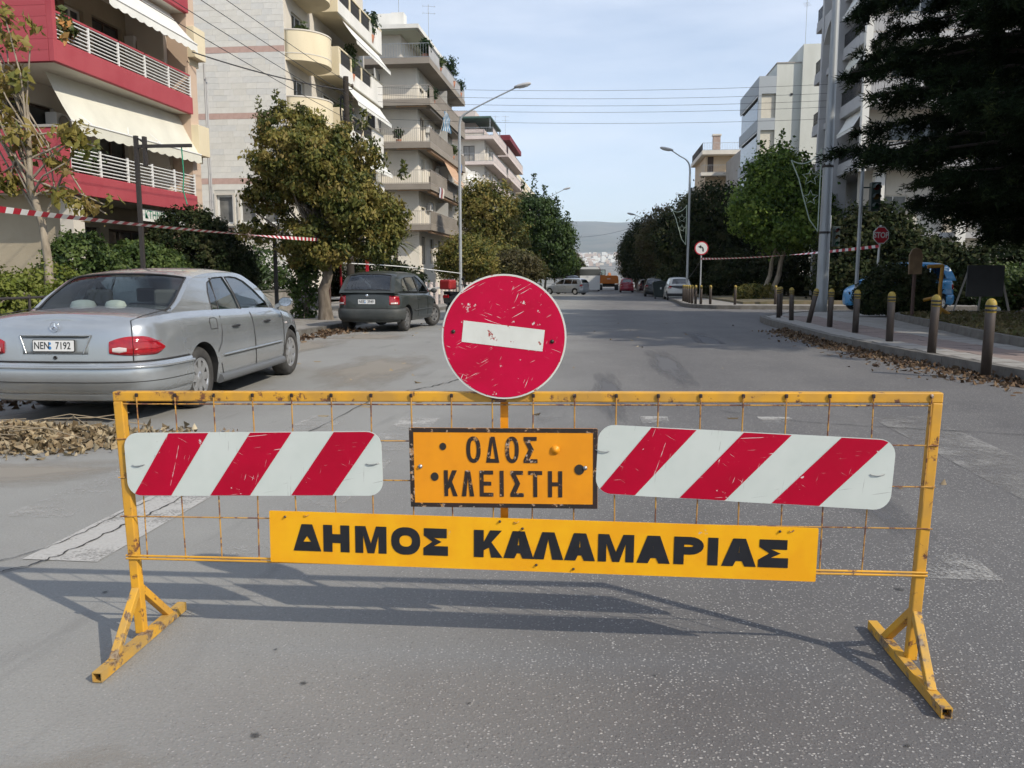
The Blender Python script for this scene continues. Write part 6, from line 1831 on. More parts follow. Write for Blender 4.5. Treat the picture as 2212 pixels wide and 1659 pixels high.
block('grey_far_building', 'grey building behind the trees far down the right side', 13.6, 126, 160, [6, 9, 12], 15, GREY_L, GREY_R, back=26, side='right')

# rooftop bits
antenna((-15.9, 66, 19.85), 4.5, 'branched antenna on the white roof canopy of the taupe building', 5)
antenna((-14.5, 70.5, 19.85), 3.4, 'tall mast antenna behind the rooftop palm of the taupe building', 3)
antenna((-14.5, 114, 18.8), 3.5, 'antenna mast above the pale pink building', 4)
antenna((-14.3, 124, 20.1), 4.0, 'antenna cluster above the far maroon awning', 5)
antenna((17.4, 78, 20.6), 4.6, 'lone antenna on the white blank-walled building', 4, 1.2)
def potted(name, label, loc, h, r, leafm, seed, tall=False):
    t = thing(name, label, 'plant', loc)
    b = MB(); b.lathe([(.001,0),(r*.5,0),(r*.65,h*.22),(r*.6,h*.22),(.001,h*.2)], 12); b.build('pot', mat('terracotta', (.38,.16,.09), .8), t)
    rng = np.random.default_rng(seed)
    blobs = [(0,0,h*.62,r*.8,r*.8,h*.42)] if tall else [(0,0,h*.62,r,r,h*.35)]
    P, N, T = blob_points(rng, blobs, 60, 14, r*.22, .6)
    inst(leaves_mesh('crown', P, N, .10, leafm, rng, .2, 1.8, tone=T), 'crown', t)
    MB().tube([(0,0,h*.2),(0,0,h*.7)], .03, 5).build('stem', TREE_BARK, t)
LEAF_DK = leaf_mat('leaf_dark_potted', [(.015,.035,.012),(.035,.065,.02)])
potted('potted_cypress', 'small dark cypress in a pot on the taupe roof terrace', (-13.1, 72.5, 16.98), 2.6, .75, LEAF_DK, 1, True)
potted('potted_palm', 'spiky potted plant at the roof terrace corner of the taupe building', (-13.1, 62.6, 16.98), 1.5, .45, LEAF_DK, 2)
potted('potted_shrub', 'flowering potted plant at the south corner of the upper red balcony', (-12.95, 19.4, 6.5), 1.1, .3, leaf_mat('leaf_flowers', [(.05,.08,.02),(.10,.12,.04),(.5,.25,.08)]), 3)
potted('potted_shrub', 'leafy potted plant behind the rails of the lower red balcony', (-13.15, 20.4, 3.5), 1.2, .35, leaf_mat('leaf_pot', [(.04,.07,.02),(.12,.16,.06)]), 4)

for k, (x, y, z, h, r_, lb) in enumerate(((-13.75, 45.5, 11.58, 2.0, .5, 'leafy plant showing above the third cream balcony'), (-13.75, 49.5, 14.68, 2.0, .55, 'leafy plant showing above the top cream balcony'), (-13.75, 44.2, 8.58, 1.9, .45, 'plant at the near end of the second cream balcony'),
    (-12.95, 64.0, 13.04+1.0, 1.2, .4, 'plant at the corner of the fourth taupe balcony'), (-12.95, 72.0, 11.0, 1.3, .45, 'plant along the third taupe balcony'), (-15.2, 62.4, 11.0, 1.1, .35, 'plant on the south side of the third taupe balcony'), (-12.95, 66.5, 16.98, 1.2, .5, 'low plant on the taupe roof terrace'), (-12.95, 76.0, 16.98, 1.6, .5, 'tall plant at the far end of the taupe roof terrace'), (-14.3, 39.8, 11.45, 1.7, .35, 'plant on the upper round balcony'))):
    potted('potted_plant', lb, (x, y, z), h, r_, LEAF_DK if k % 2 else leaf_mat('leaf_pot_%d' % k, [(.04,.07,.02),(.11,.14,.05)]), 40+k)
# air conditioners on balcony walls
def aircon(label, loc, face):
    t = thing('air_conditioner', label, 'air conditioner', loc, face, 'air conditioners on the left facades')
    MB().box((-.42,-.16,0),(.42,.16,.58)).build('casing', WHITE_P, t, bevel=.02)
    b = MB(); b.lathe([(.001,.0),(.22,.0),(.235,.012),(.21,.012)], 20, Matrix.Translation((-.12,-.163,.29)) @ FACE); b.build('fan_grille', GREY_R, t)
    for x in (-.3,.3): MB().bar((x,.0,-.02),(x,.3,-.02),.04,.04).build('bracket', STEEL, t)
for (y, z, lb) in ((20.0, 5.0, 'air conditioner on the wall of the lower red balcony'), (24.0, 8.0, 'air conditioner on the wall of the upper red balcony')): aircon(lb, (-14.52, y+1.6, z), R(90))
for k, (y, z) in enumerate(((66.6, 6.3), (70.0, 9.4), (66.4, 12.3), (73.5, 15.2))): aircon('air conditioner on the %s floor wall of the taupe building' % ('first','second','third','fourth')[k], (-13.76, y, z), R(90))
aircon('air conditioner beside the end window of the stone building', (-14.66, 39.5, 7.0), R(90))
# roller shutters half down and balcony screens on the taupe building
tb = [o for o in bpy.data.objects if o.name == 'taupe_balcony_building'][0]
for k, (y, z, h) in enumerate(((64.2, 5.5, 1.2), (67.3, 8.5, 1.5), (73.9, 11.5, 1.9), (64.2, 14.6, 1.4), (70.7, 5.5, 1.7))): bx(tb, 'roller_shutter', (-13.97, y, z+2.1-h), (-13.93, y+1.5, z+2.1), WIN_PALE)
for z in (4.99, 7.98, 10.99, 14.04):
    bx(tb, 'balcony_screen', (-16.9, 62.1, z), (-16.84, 63.28, z+2.3), mat('screen_%d' % int(z), (.5,.5,.47), .6)); bx(tb, 'balcony_screen', (-13.9, 69.9, z), (-12.9, 69.96, z+2.2), mat('screen_b%d' % int(z), (.46,.46,.44), .6))
for k, (y, z, c) in enumerate(((65.0, 8.55, (.5,.5,.55)), (65.7, 8.55, (.25,.08,.08)), (66.3, 8.6, (.55,.52,.45)), (75, 11.6, (.1,.15,.3)))):
    w_ = thing('laundry', '%s hanging over a taupe balcony rail' % ('grey sheet','red towel','cream towel','blue cloth')[k], 'laundry', (-12.66, y, z-.6), 0, 'laundry on balcony rails')
    b = MB(); b.grid([[(.03*math.sin(i*1.3+j), i*.12, .05-.16*j+ .01*math.sin(i*2)) for i in range(6)] for j in range(6)], 0, True); b.build('cloth', mat('cloth_%d' % k, c, .9), w_)

# Greek flag on its pole
def flag():
    t = thing('greek_flag', 'blue and white striped flag hanging from a taupe balcony', 'flag', (-12.7, 65.6, 12.2), 0)
    MB().tube([(0,0,-.1),(.55,0,1.7)], .02, 6).build('pole', WHITE_P, t)
    BL = mat('flag_blue', (.05,.26,.50), .8); n = 14
    for k in range(9):
        b = MB(); rows = []
        for j in (0, 1):
            s = (k+j)/9*.9
            rows.append([(.55 + (s-.45)*.75*(.55+.45*i/n) + .04*math.sin(i*.8+s*5), .05*math.sin(i*1.1+s*6), 1.62 - abs(s-.1)*.35 - 1.45*i/n) for i in range(n+1)])
        b.grid(rows, 0, True); b.build('stripe', BL if k % 2 == 0 else WHITE_P, t)
flag()
d = thing('satellite_dish', 'white satellite dish among the masts beside the taupe building', 'dish', (-10.9, 71, 0))
MB().tube([(-1.2,0,8.2),(-.2,.1,8.9),(0,0,9.25)], .04, 6).build('bracket', STEEL, d)
MB().lathe([(.001,-.12),(.3,-.07),(.55,.02),(.62,.1)], 20, Matrix.Translation((.05,-.1,9.3)) @ Matrix.Rotation(R(70),4,'X') @ Matrix.Rotation(R(25),4,'Y')).build('reflector', WHITE_P, d)
# ---------------------------------------------------------------- street furniture
POLE_GREY = mat('pole_galvanised', (0.40, 0.42, 0.43), 0.5, 0.35, col2=(0.32, 0.34, 0.35), scale=3, stretch=(1,1,.2))
POLE_DARK = mat('pole_dark', (0.035, 0.030, 0.028), 0.6)
POLE_BROWN = mat('pole_brown', (0.075, 0.040, 0.030), 0.65)
BOLL = mat('bollard_steel', (0.085, 0.068, 0.058), 0.5, 0.3, col2=(0.045, 0.036, 0.031), scale=6, stretch=(1,1,.3))
BOLL_Y = worn('bollard_yellow', (0.36, 0.25, 0.03), (0.09, 0.07, 0.045), 18, .58, .06, (0.28,.20,.035), rough=.6)
SIGN_W = mat('sign_white', (0.62, 0.62, 0.60), 0.5); SIGN_R = mat('sign_red', (0.40, 0.012, 0.025), 0.5); SIGN_K = mat('sign_black', (0.02,0.02,0.022), 0.5)

def bollard(loc, label, tilt=(0,0), group='bollards along the kerb', src=None):
    t = thing('bollard', label, 'bollard', loc, 0, group)
    t.rotation_euler = (tilt[0], tilt[1], 0)
    if src is None:
        MB().lathe([(.001,-.1),(.062,-.1),(.062,.695),(.060,.70)], 18).build('post', BOLL, t)
        MB().lathe([(.060,.695),(.065,.70),(.065,.805),(.060,.83),(.045,.858),(.022,.874),(.001,.878)], 18).build('cap', BOLL_Y, t)
        for z in (.728, .782): MB().lathe([(.0645,z-.014),(.0672,z-.012),(.0672,z+.012),(.0645,z+.014)], 18).build('band', SIGN_K, t)
    else:
        for ch in [k for k in bpy.data.objects if k.parent == src]: inst(ch.data, ch.name.split('.')[0], t)
    return t
near_b = [(4.93,11.18),(5.0,13.16),(5.06,15.22),(5.18,17.63),(5.2,19.64),(5.22,21.66),(5.05,22.83),(5.06,24.5),(5.5,26.4)]
names = ['nearest yellow-capped bollard, closest to the right edge of the picture', 'second yellow-capped bollard along the near kerb from the right edge', 'third yellow-capped bollard along the near kerb from the right edge',
         'fourth yellow-capped bollard along the near kerb from the right edge', 'fifth yellow-capped bollard, in front of the blue car bonnet', 'leaning yellow-capped bollard in front of the tall steel pole', 'upright bollard just left of the leaning bollard',
         'second bollard left of the leaning bollard', 'bollard at the pavement corner, last of the near kerb row']
b0 = None
for (x, y), nm in zip(near_b, names):
    o = bollard((x, y, gz(y)+.165), nm, (0, R(11)) if 'leaning' in nm and 'left' not in nm else (R(random.Random(y).uniform(-1.5,1.5)), R(random.Random(x+y).uniform(-1.5,1.5))), src=b0)
    b0 = b0 or o
far_b = [(4.42,45.9),(4.40,44.6),(4.36,43.2),(4.34,41.9),(4.36,40.9),(4.42,40.0),(4.62,39.6),(5.05,39.6),(6.1,39.1),(8.0,39.6)]
for i, (x, y) in enumerate(far_b):
    lb = '%s bollard from the left in the crowded row beside the white hatchback' % ['first','second','third','fourth','fifth','sixth','seventh'][i] if i < 7 else ['bollard at the far corner just right of the no left turn post', 'bollard on the far pavement before the clipped hedge', 'far bollard in front of the leaning plane tree trunks'][i-7]
    bollard((x, y, gz(y)+.16), lb, group='bollards at the far corner', src=b0)

def lamp_post(label, loc, h, tip, r=0.075, bend=1.0, group='street lamps'):
    t = thing('street_lamp', label, 'street lamp', loc, 0, group)
    tip = Vector(tip)
    pts = [(0,0,-.1),(0,0,h*.5),(0,0,h-bend)] + [tuple(p) for p in catmull([(0,0,h-bend),(tip.x*.03,tip.y*.03,h-.25),(tip.x*.22,tip.y*.22,h+.12),tuple(tip*0.55 + Vector((0,0,h*.45)))[:2]+((h+(tip.z-h)*.5),),(tip.x,tip.y,tip.z)], 5)][1:]
    n = len(pts); MB().tube(pts, [r*(1-.55*min(1, i/(n*.6))) for i in range(n)], 10).build('column', POLE_GREY, t)
    d = Vector((tip.x, tip.y, 0)).normalized(); ang = math.atan2(d.y, d.x)
    M = Matrix.Translation(tip + d*.28 + Vector((0,0,.08))) @ Matrix.Rotation(ang, 4, 'Z') @ Matrix.Rotation(R(-12), 4, 'Y')
    b = MB(); b.lathe([(.001,-.42),(.09,-.38),(.14,-.2),(.155,.1),(.12,.33),(.05,.40),(.001,.41)], 14, M @ Matrix.Rotation(R(90),4,'Y') @ Matrix.Diagonal((.62,1,1,1))); b.build('lamp_head', GREY_L, t)
    b = MB(); b.lathe([(.001,-.25),(.10,-.2),(.12,0),(.10,.22),(.001,.28)], 12, M @ Matrix.Translation((.02,0,-.045)) @ Matrix.Rotation(R(90),4,'Y') @ Matrix.Diagonal((.62,1,1,1))); b.build('lens', mat('lamp_lens', (.5,.5,.48), .2), t)
    MB().box((-.16,-.16,-.1),(.16,.16,.06)).build('base', POLE_GREY, t)
    return t
lamp_post('tall grey street lamp arching over the road beside the taupe building', (-6.80, 40, gz(40)+.1), 9.0, (2.72, 0, 10.1))
lamp_post('grey street lamp with a short arm above the white hatchback', (5.2, 52, gz(52)+.1), 8.25, (-1.15, 0, 8.95))
lamp_post('distant street lamp showing above the dark green trees on the left', (-6.9, 95, gz(95)+.1), 10.2, (2.6, 0, 11.4))
lamp_post('distant street lamp among the dark trees on the right', (5.6, 88, gz(88)+.1), 7.2, (-2.4, 0, 8.0))

def star_frame(label, loc, s):
    """unlit festive star outline hung on a pole"""
    t = thing('festive_star_frame', label, 'decoration', loc, 0, 'festive star frames on poles')
    M_ = mat('pale_tube', (.42,.50,.40), .6)
    MB().tube([(0,0,.2*s),(0,0,3.0*s)], .022, 5).build('upright', M_, t)
    MB().tube([tuple(p) for p in catmull([(0,0,2.95*s),(-.3*s,0,2.62*s),(-.65*s,0,2.5*s),(-1.0*s,0,2.62*s)], 6)], .02, 5).build('swag', M_, t)
    MB().tube([(-1.0*s,0,2.62*s),(-.72*s,0,2.0*s),(-.55*s,0,1.4*s),(-.3*s,0,.6*s),(0,0,.2*s)], .02, 5).build('tail', M_, t)
    for cz_, cx_, r_ in ((2.05,-.32,.30),(1.35,-.30,.26)):
        pts = [(cx_*s + (r_ if k % 2 == 0 else r_*.45)*s*math.cos(R(90+36*k)), 0, cz_*s + (r_ if k % 2 == 0 else r_*.45)*s*math.sin(R(90+36*k))) for k in range(10)]
        MB().tube(pts, .014, 5, closed=True).build('star', M_, t)

# tall tapered pole on the right
t = thing('steel_pole', 'tall tapered galvanised pole rising past the grey arched building', 'pole', (7.7, 30.3, gz(30.3)+.1))
MB().lathe([(.001,-.05),(.22,-.05),(.205,.4),(.185,3),(.15,7),(.115,12),(.10,14),(.001,14.01)], 8).build('shaft', POLE_GREY, t)
MB().box((-.34,-.34,-.03),(.34,.34,.04)).build('base_plate', POLE_GREY, t)
for z in (2.75, 5.0): MB().lathe([(.19,z),(.20,z+.02),(.20,z+.06),(.19,z+.08)], 10).build('clamp', POLE_DARK, t)
star_frame('pale wire star decoration hanging from the tall steel pole', (7.45, 30.25, 2.6), 1.0)
star_frame('small wire star decoration on the far right street lamp', (5.05, 51.9, 2.9), .85)

def sign_disc(t, z, r, face=-1, arrow=True, y=-.05):
    M = Matrix.Translation((0, y, z)) @ FACE
    MB().prism([ell(0,0,r,r,36)], -.012, .0, M).build('plate', STEEL, t)
    b = MB(); b.poly([ell(0,0,r,r,36), ell(0,0,r*.84,r*.84,36)], M @ Matrix.Translation((0,0,.003))); b.build('red_ring', SIGN_R, t)
    b = MB(); b.poly([ell(0,0,r*.84,r*.84,36)], M @ Matrix.Translation((0,0,.003))); b.build('white_face', SIGN_W, t)
    if arrow:
        p = [(.12,-.5),(.34,-.5),(.34,-.1),(.2,.16),(-.06,.28),(-.06,.46),(-.52,.2),(-.06,-.08),(-.06,.1),(.06,.02),(.12,-.12)]
        b = MB(); b.poly([[(x*r, q*r) for x, q in p]], M @ Matrix.Translation((0,0,.006))); b.build('arrow', SIGN_K, t)
t = thing('no_left_turn_sign', 'round red-rimmed no left turn sign on a post at the far corner', 'sign', (5.0, 43.3, gz(43.3)+.1))
MB().tube([(0,0,-.05),(0,0,2.95)], .035, 8).build('post', POLE_GREY, t); sign_disc(t, 2.78, .345)
t = thing('no_left_turn_sign', 'tiny round turn sign beside the distant coach', 'sign', (-4.35, 128, gz(128)))
MB().tube([(0,0,-.05),(0,0,3.1)], .04, 6).build('post', POLE_GREY, t); sign_disc(t, 2.85, .36)
t = thing('stop_sign', 'red octagonal STOP sign on a pale post above the dark bush', 'sign', (8.9, 28.2, gz(28.2)+.1), R(14))
MB().tube([(-.06,0,-.05),(0,0,2.9)], .035, 8).build('post', SIGN_W, t)
oc = lambda r: [(r*math.cos(R(22.5+45*k)), r*math.sin(R(22.5+45*k))) for k in range(8)]
M = Matrix.Translation((0,-.05,2.58)) @ FACE
MB().prism([oc(.29)], -.012, 0, M).build('plate', SIGN_W, t)
b = MB(); b.poly([oc(.264)], M @ Matrix.Translation((0,0,.003))); b.build('red_face', SIGN_R, t)
inst(text_mesh('STOP', .25, SIGN_W, offset=.006, xscale=.86), 'lettering', t, (0,-.056,2.575), (R(90),0,0))

def traffic_light(label, loc, h, off, rotz=0, ph=None, pole_off=(0,0)):
    t = thing('traffic_light', label, 'traffic light', loc, rotz, 'traffic lights')
    MB().tube([(0,0,-.05),(0,0,ph or h+.6)], .06, 8).build('pole', POLE_GREY, t)
    HS = mat('signal_green_black', (.015,.028,.024), .5)
    MB().box((off-.15, -.16, h-.46), (off+.15, .12, h+.46)).build('housing', HS, t, bevel=.02)
    for k, c in enumerate(((.10,.012,.012),(.12,.07,.01),(.01,.07,.04))):
        z = h+.3-.3*k
        MB().lathe([(.001,.012),(.07,.008),(.10,0)], 16, Matrix.Translation((off,-.162,z)) @ FACE).build('lens', mat('signal_lens', c, .2), t)
        b = MB(); b.grid([[(off+.115*math.cos(a), -.16, z+.115*math.sin(a)) for a in [R(-20+220*i/12) for i in range(13)]], [(off+.105*math.cos(a), -.38, z-.03+.105*math.sin(a)) for a in [R(-10+200*i/12) for i in range(13)]]], 0, True); b.build('visor', HS, t)
    MB().bar((0,0,h+.3),(off,0,h+.3),.04,.04).build('bracket', HS, t); MB().bar((0,0,h-.3),(off,0,h-.3),.04,.04).build('bracket', HS, t)
traffic_light('traffic light on a thin pole just right of the tall steel pole', (10.35, 39.9, gz(39.9)+.1), 3.15, .28, ph=4.1)
traffic_light('dark hooded traffic light beside the stop sign', (8.42, 28.8, gz(28.8)+.1), 3.85, .42, ph=4.8)
traffic_light('small traffic light on the far left kerb', (-6.95, 46, gz(46)+.1), 2.7, .3, ph=3.2)

# barrier tapes: striped, slightly twisted
TAPE_R = mat('tape_red', (.42,.012,.03), .5); TAPE_W = mat('tape_white', (.72,.72,.70), .5)
def tape(name, label, a, b_, w, seg, sag, turns, cat='tape'):
    a = Vector(a); b_ = Vector(b_); L = (b_-a).length; n = int(L/seg); k = 3; mb = MB()
    d = (b_-a).normalized(); side = d.cross(Vector((0,0,1))).normalized()
    prev = None
    for i in range(n*k+1):
        f = i/(n*k); p = a.lerp(b_, f) - Vector((0,0,sag*4*f*(1-f)))
        an = turns*2*math.pi*f + .35*math.sin(9*f); v = (Vector((0,0,1))*math.cos(an) + side*math.sin(an))*w/2
        cur = (p-v, p+v)
        if prev: mb.add([prev[0], cur[0], cur[1], prev[1]], [(0,1,2,3)], ((i-1)//k) % 2, True)
        prev = cur
    o = mb.build(name, [TAPE_R, TAPE_W]); tag(o, label, cat)
tape('barrier_tape', 'red and white tape stretched past the thin tree to the round street tree', (-7.55, 9.3, 2.16), (-7.72, 22.85, 2.28), .08, .14, .05, .5)
tape('barrier_tape', 'red and white tape strung from the no left turn post to the stop sign', (5.0, 43.25, 2.08), (8.86, 28.15, 2.22), .095, .2, .10, .5)
t = thing('tape_post', 'slim grey post holding the near end of the left tape', 'post', (-7.55, 9.25, .1))
MB().tube([(0,0,0),(0,0,2.35)], .03, 8).build('post', POLE_GREY, t); MB().box((-.09,-.09,0),(.09,.09,.02)).build('base_plate', POLE_GREY, t)
def rope(label, pts, r, m, name='rope', cat='rope', group=None):
    o = MB().tube([tuple(p) for p in catmull(pts, 8)], r, 5).build(name, m); return tag(o, label, cat, group)
rope('pale rope tied between a brown post and the tall left street lamp', [(-9.1,27.2,1.72),(-8.0,33,1.62),(-6.8,40,1.35)], .018, TAPE_W)
rope('thin dark rope from the no left turn post to the right lamp', [(5.0,43.3,2.05),(5.05,47,1.45),(5.2,52,.95)], .012, POLE_DARK)

# poles on the left
t = thing('bracket_pole', 'black square pole with a bracket arm in front of the red balconies', 'pole', (-9.78, 17.0, .1))
MB().box((-.038,-.038,0),(.038,.038,4.12)).build('post', POLE_DARK, t)
MB().box((.038,-.03,3.87),(1.22,.03,3.935)).build('arm', POLE_DARK, t); MB().box((.16,-.05,3.5),(.22,.05,4.1)).build('hanger', POLE_DARK, t)
MB().bar((.0,0,4.1),(.25,0,3.92),.03,.03).build('brace', POLE_DARK, t)
MB().tube([(1.0,0,3.88),(1.02,.0,3.3),(.98,.01,3.0),(1.06,0,2.7)], .014, 5).build('green_cord', mat('cord_green', (.02,.25,.14), .7), t)
for (x, y, h, m, lb) in ((-9.65, 24.0, 2.45, POLE_DARK, 'thin dark post standing by the garden wall, left of the round tree'), (-12.0, 32.2, 2.5, POLE_BROWN, 'brown post at the end of the low garden wall'), (-9.1, 27.2, 1.95, POLE_BROWN, 'brown post holding the pale rope behind the round tree')):
    t = thing('slim_post', lb, 'post', (x, y, gz(y)+.1), 0, 'slim posts along the left pavement')
    MB().box((-.045,-.045,-.05),(.045,.045,h)).build('shaft', m, t); MB().box((-.055,-.055,h),(.055,.055,h+.03)).build('cap', m, t)
sh = thing('bus_shelter', 'small shelter with red and white posts behind the round tree', 'shelter', (-9.75, 31.2, gz(31)+.1))
for x in (-.55,.55):
    for y in (-1.0,1.0): MB().box((x-.05,y-.05,0),(x+.05,y+.05,2.35)).build('post', WHITE_P if y < 0 else SIGN_R, sh)
MB().box((-.75,-1.2,2.35),(.75,1.2,2.45)).build('roof', SIGN_R, sh); MB().box((-.56,-.95,.3),(-.53,.95,2.2)).build('back_panel', GLASS_DARK, sh); MB().box((-.45,-.8,.42),(-.1,.8,.48)).build('bench', WHITE_P, sh)

gw = thing('garden_wall', 'low grey concrete garden wall behind the silver car', 'wall', (-11.9, 0, 0))
for k in range(9):
    y = 20.5+k*1.5; MB().box((-.12, y+.004, gz(y)+.08),(.12, y+1.496, gz(y)+.78)).build('wall_panel', CONCRETE, gw, bevel=.01)
MB().box((-.15,20.48,gz(26)+.78),(.15,34.0,gz(26)+.84)).build('coping', KERB, gw)
fe = thing('garden_rail', 'low dark metal rail in front of the pale hedge at the left edge', 'rail', (-9.6, 0, 0))
for z in (.55, .95): MB().tube([(0,10.5,z),(0,14.4,z)], .025, 6).build('rail', POLE_DARK, fe)
for y in (10.5, 11.8, 13.1, 14.4): MB().tube([(0,y,.08),(0,y,1.0)], .025, 6).build('post', POLE_DARK, fe)

# wooden utility pole and the wires
up = thing('utility_pole', 'dark wooden utility pole with insulators rising behind the round tree', 'pole', (-9.2, 30.0, gz(30)+.1))
MB().tube([(0,0,-.1),(0,0,4),(0,0,8.35)], [.15,.13,.10], 10).build('shaft', mat('tarred_wood', (.035,.028,.022), .9), up)
for k in range(6):
    z = 7.9-k*.42; MB().tube([(0,0,z),(.22,0,z),(.24,0,z+.1)], .015, 5).build('insulator_pin', IRON, up); MB().lathe([(.001,0),(.05,.0),(.035,.06),(.05,.08),(.001,.13)], 10, Matrix.Translation((.24,0,z+.08))).build('insulator', mat('ceramic', (.12,.09,.07), .3), up)
for k in range(3):
    r_ = .28+.05*k; MB().tube([(-.16-.02*k+ .12*math.cos(a)*.6, .1, 7.2+ (r_+.2)*math.sin(a)) for a in [i*6.283/18 for i in range(18)]], .012, 5, closed=True).build('cable_coil', IRON, up)
WIRE = mat('overhead_wire', (.03,.03,.032), .6)
def span(label, a, b_, sag, r=.012, group='overhead wires'):
    a = Vector(a); b_ = Vector(b_); n = 16
    o = MB().tube([a.lerp(b_, i/n) - Vector((0,0,sag*4*(i/n)*(1-i/n))) for i in range(n+1)], r, 5, caps=False).build('overhead_wire', WIRE)
    tag(o, label, 'wire', group)
nm = ['topmost', 'second', 'third', 'fourth', 'lowest']
for k, (z0, z1) in enumerate(((12.2,12.0),(11.78,11.5),(11.38,11.1),(11.0,10.75),(10.4,10.1))):
    span('%s thin wire crossing the sky between the two sides of the street' % nm[k], (-13.4, 50, z0+.1), (13.3, 50.5, z1), .28, .010)
for k in range(4):
    span('%s of the four wires running from the utility pole up over the left pavement' % ('first','second','third','fourth')[k], (-8.96, 30, 8.0-.42*k), (-9.0+.12*k, -6, 8.3-.42*k), .35, .009)
span('thick dark cable from the red building to the utility pole', (-12.62, 25.4, 8.1), (-9.2, 30, 7.85), .12, .022)
span('thin cable drooping across the far end of the street', (-7.2, 105, 6.1), (5.5, 96, 7.2), .9, .014)

# waste bin, notice board, yellow frame
wb_ = thing('waste_bin', 'dark green wheeled waste bin between the black car and the white hatchback', 'bin', (4.15, 60, gz(60)))
DG = mat('bin_green', (.018,.028,.024), .6)
MB().prism([[(-.42,.12),(.42,.12),(.55,1.05),(-.55,1.05)]], -.4, .4, Matrix.Rotation(R(90),4,'X')).build('body', DG, wb_, bevel=.04)
MB().prism([[(-.58,1.05),(.58,1.05),(.5,1.2),(.2,1.27),(-.2,1.27),(-.5,1.2)]], -.43, .43, Matrix.Rotation(R(90),4,'X')).build('lid', DG, wb_, bevel=.03)
for x in (-.35,.35):
    for y in (-.3,.3): MB().lathe([(.001,-.03),(.09,-.03),(.09,.03),(.001,.03)], 12, Matrix.Translation((x,y,.09)) @ Matrix.Rotation(R(90),4,'Y')).build('wheel', TYRE, wb_)
MB().cbox((0,-.48,.75),(.1,.02,.14)).build('sticker', SIGN_W, wb_)
nb = thing('notice_board', 'dark square board on splayed legs in the planting at the right', 'board', (12.25, 28.3, gz(28)+.1))
MB().box((-.56,-.03,.62),(.56,.03,1.62)).build('panel', mat('board_dark', (.045,.047,.05), .6, col2=(.035,.036,.04), scale=3), nb)
for (x, x2) in ((-.5,-.85),(0,.05),(.45,.95)): MB().bar((x,.05,1.5),(x2,.25 if x else .5,0),.05,.05).build('leg', GREY_R, nb)
MB().lathe([(.001,0),(.10,.02),(.13,.12),(.08,.2),(.001,.22)], 10, Matrix.Translation((.32,-.2,.1))).build('litter_bag', SIGN_W, nb)
yf = thing('yellow_frame', 'yellow steel frame with a rounded wooden board in front of the blue car', 'play frame', (9.05, 23.4, gz(24)+.2))
YS = mat('frame_yellow', (.42,.22,.02), .6, col2=(.30,.14,.02), scale=5)
MB().tube([(0,0,0),(-.05,0,.8),(-.02,0,1.45)], .05, 8).build('leg', YS, yf); MB().tube([(0,0,.28),(.45,.1,.02)], .05, 8).build('strut', YS, yf)
MB().tube([(-.02,0,1.42),(-.4,0,1.40)], .05, 8).build('top_bar', YS, yf)
MB().tube([(-.36,.25,.5),(-.02,0,.62)], .045, 8).build('cross_bar', YS, yf)
MB().prism([[(-.16,0),(.16,0),(.17,.5),(.1,.66),(0,.7),(-.1,.66),(-.17,.5)]], -.04, .04, Matrix.Translation((-.72,0,1.2)) @ FACE).build('board', mat('weathered_wood', (.20,.13,.07), .8, col2=(.14,.09,.05), scale=6), yf)
MB().tube([(-.72,.02,0),(-.72,.02,1.25)], .05, 8).build('board_post', POLE_BROWN, yf)
gb = thing('garden_fence', 'pale broken fence pickets behind the motor scooter', 'fence', (0,0,0))
for k in range(14):
    y = 34+k*1.3; MB().box((-7.9,y,gz(y)+.1),(-7.84,y+.5,gz(y)+1.15)).build('picket', PINKW, gb)
MB().box((-7.83,34,gz(40)+.85),(-7.80,52.5,gz(40)+.93)).build('fence_rail', GREY_L, gb)
tl = tag(MB().box((-13.9, 38.6, 4.2),(-12.6, 38.8, 4.75)).build('teal_shop_sign', TEAL), 'teal shop sign glimpsed through the round tree', 'sign')
# ---------------------------------------------------------------- vegetation
L_OLIVE = leaf_mat('leaves_olive', [(.045,.062,.016),(.105,.12,.028),(.18,.172,.042),(.27,.23,.06),(.21,.16,.048)], trans=.35)
L_YEL = leaf_mat('leaves_yellowing', [(.14,.15,.035),(.24,.21,.05),(.30,.24,.07),(.20,.14,.05)], trans=.35)
L_GREEN = leaf_mat('leaves_green', [(.022,.045,.014),(.045,.080,.022),(.075,.115,.03)], trans=.3)
L_BRIGHT = leaf_mat('leaves_plane', [(.035,.07,.014),(.09,.15,.026),(.15,.23,.04),(.22,.29,.06)], trans=.45)
L_DARK = leaf_mat('leaves_dark', [(.010,.017,.008),(.022,.034,.012),(.04,.05,.02),(.055,.055,.025)], trans=.15, spec=.08, rough=.7)
L_HEDGE = leaf_mat('leaves_hedge', [(.022,.045,.012),(.055,.092,.02),(.11,.15,.04)], trans=.25)
L_HEDGE_Y = leaf_mat('leaves_hedge_pale', [(.08,.11,.015),(.15,.18,.03),(.22,.24,.06)], trans=.3)
L_NEEDLE = leaf_mat('needles', [(.007,.013,.006),(.014,.024,.010),(.026,.038,.014),(.06,.07,.02)], trans=.1, spec=.05, rough=.75)
L_BROWN = leaf_mat('leaves_brown', [(.05,.045,.018),(.09,.075,.03),(.06,.065,.02)], trans=.25)
L_GUT = leaf_mat('gutter_leaves', [(.045,.028,.016),(.10,.06,.034),(.17,.11,.06),(.07,.04,.024),(.26,.19,.12)], trans=.1, rough=.7)
L_DRY = leaf_mat('fallen_leaves', [(.07,.048,.026),(.24,.18,.10),(.40,.32,.20),(.15,.10,.055),(.52,.44,.30)], trans=.1, rough=.7)

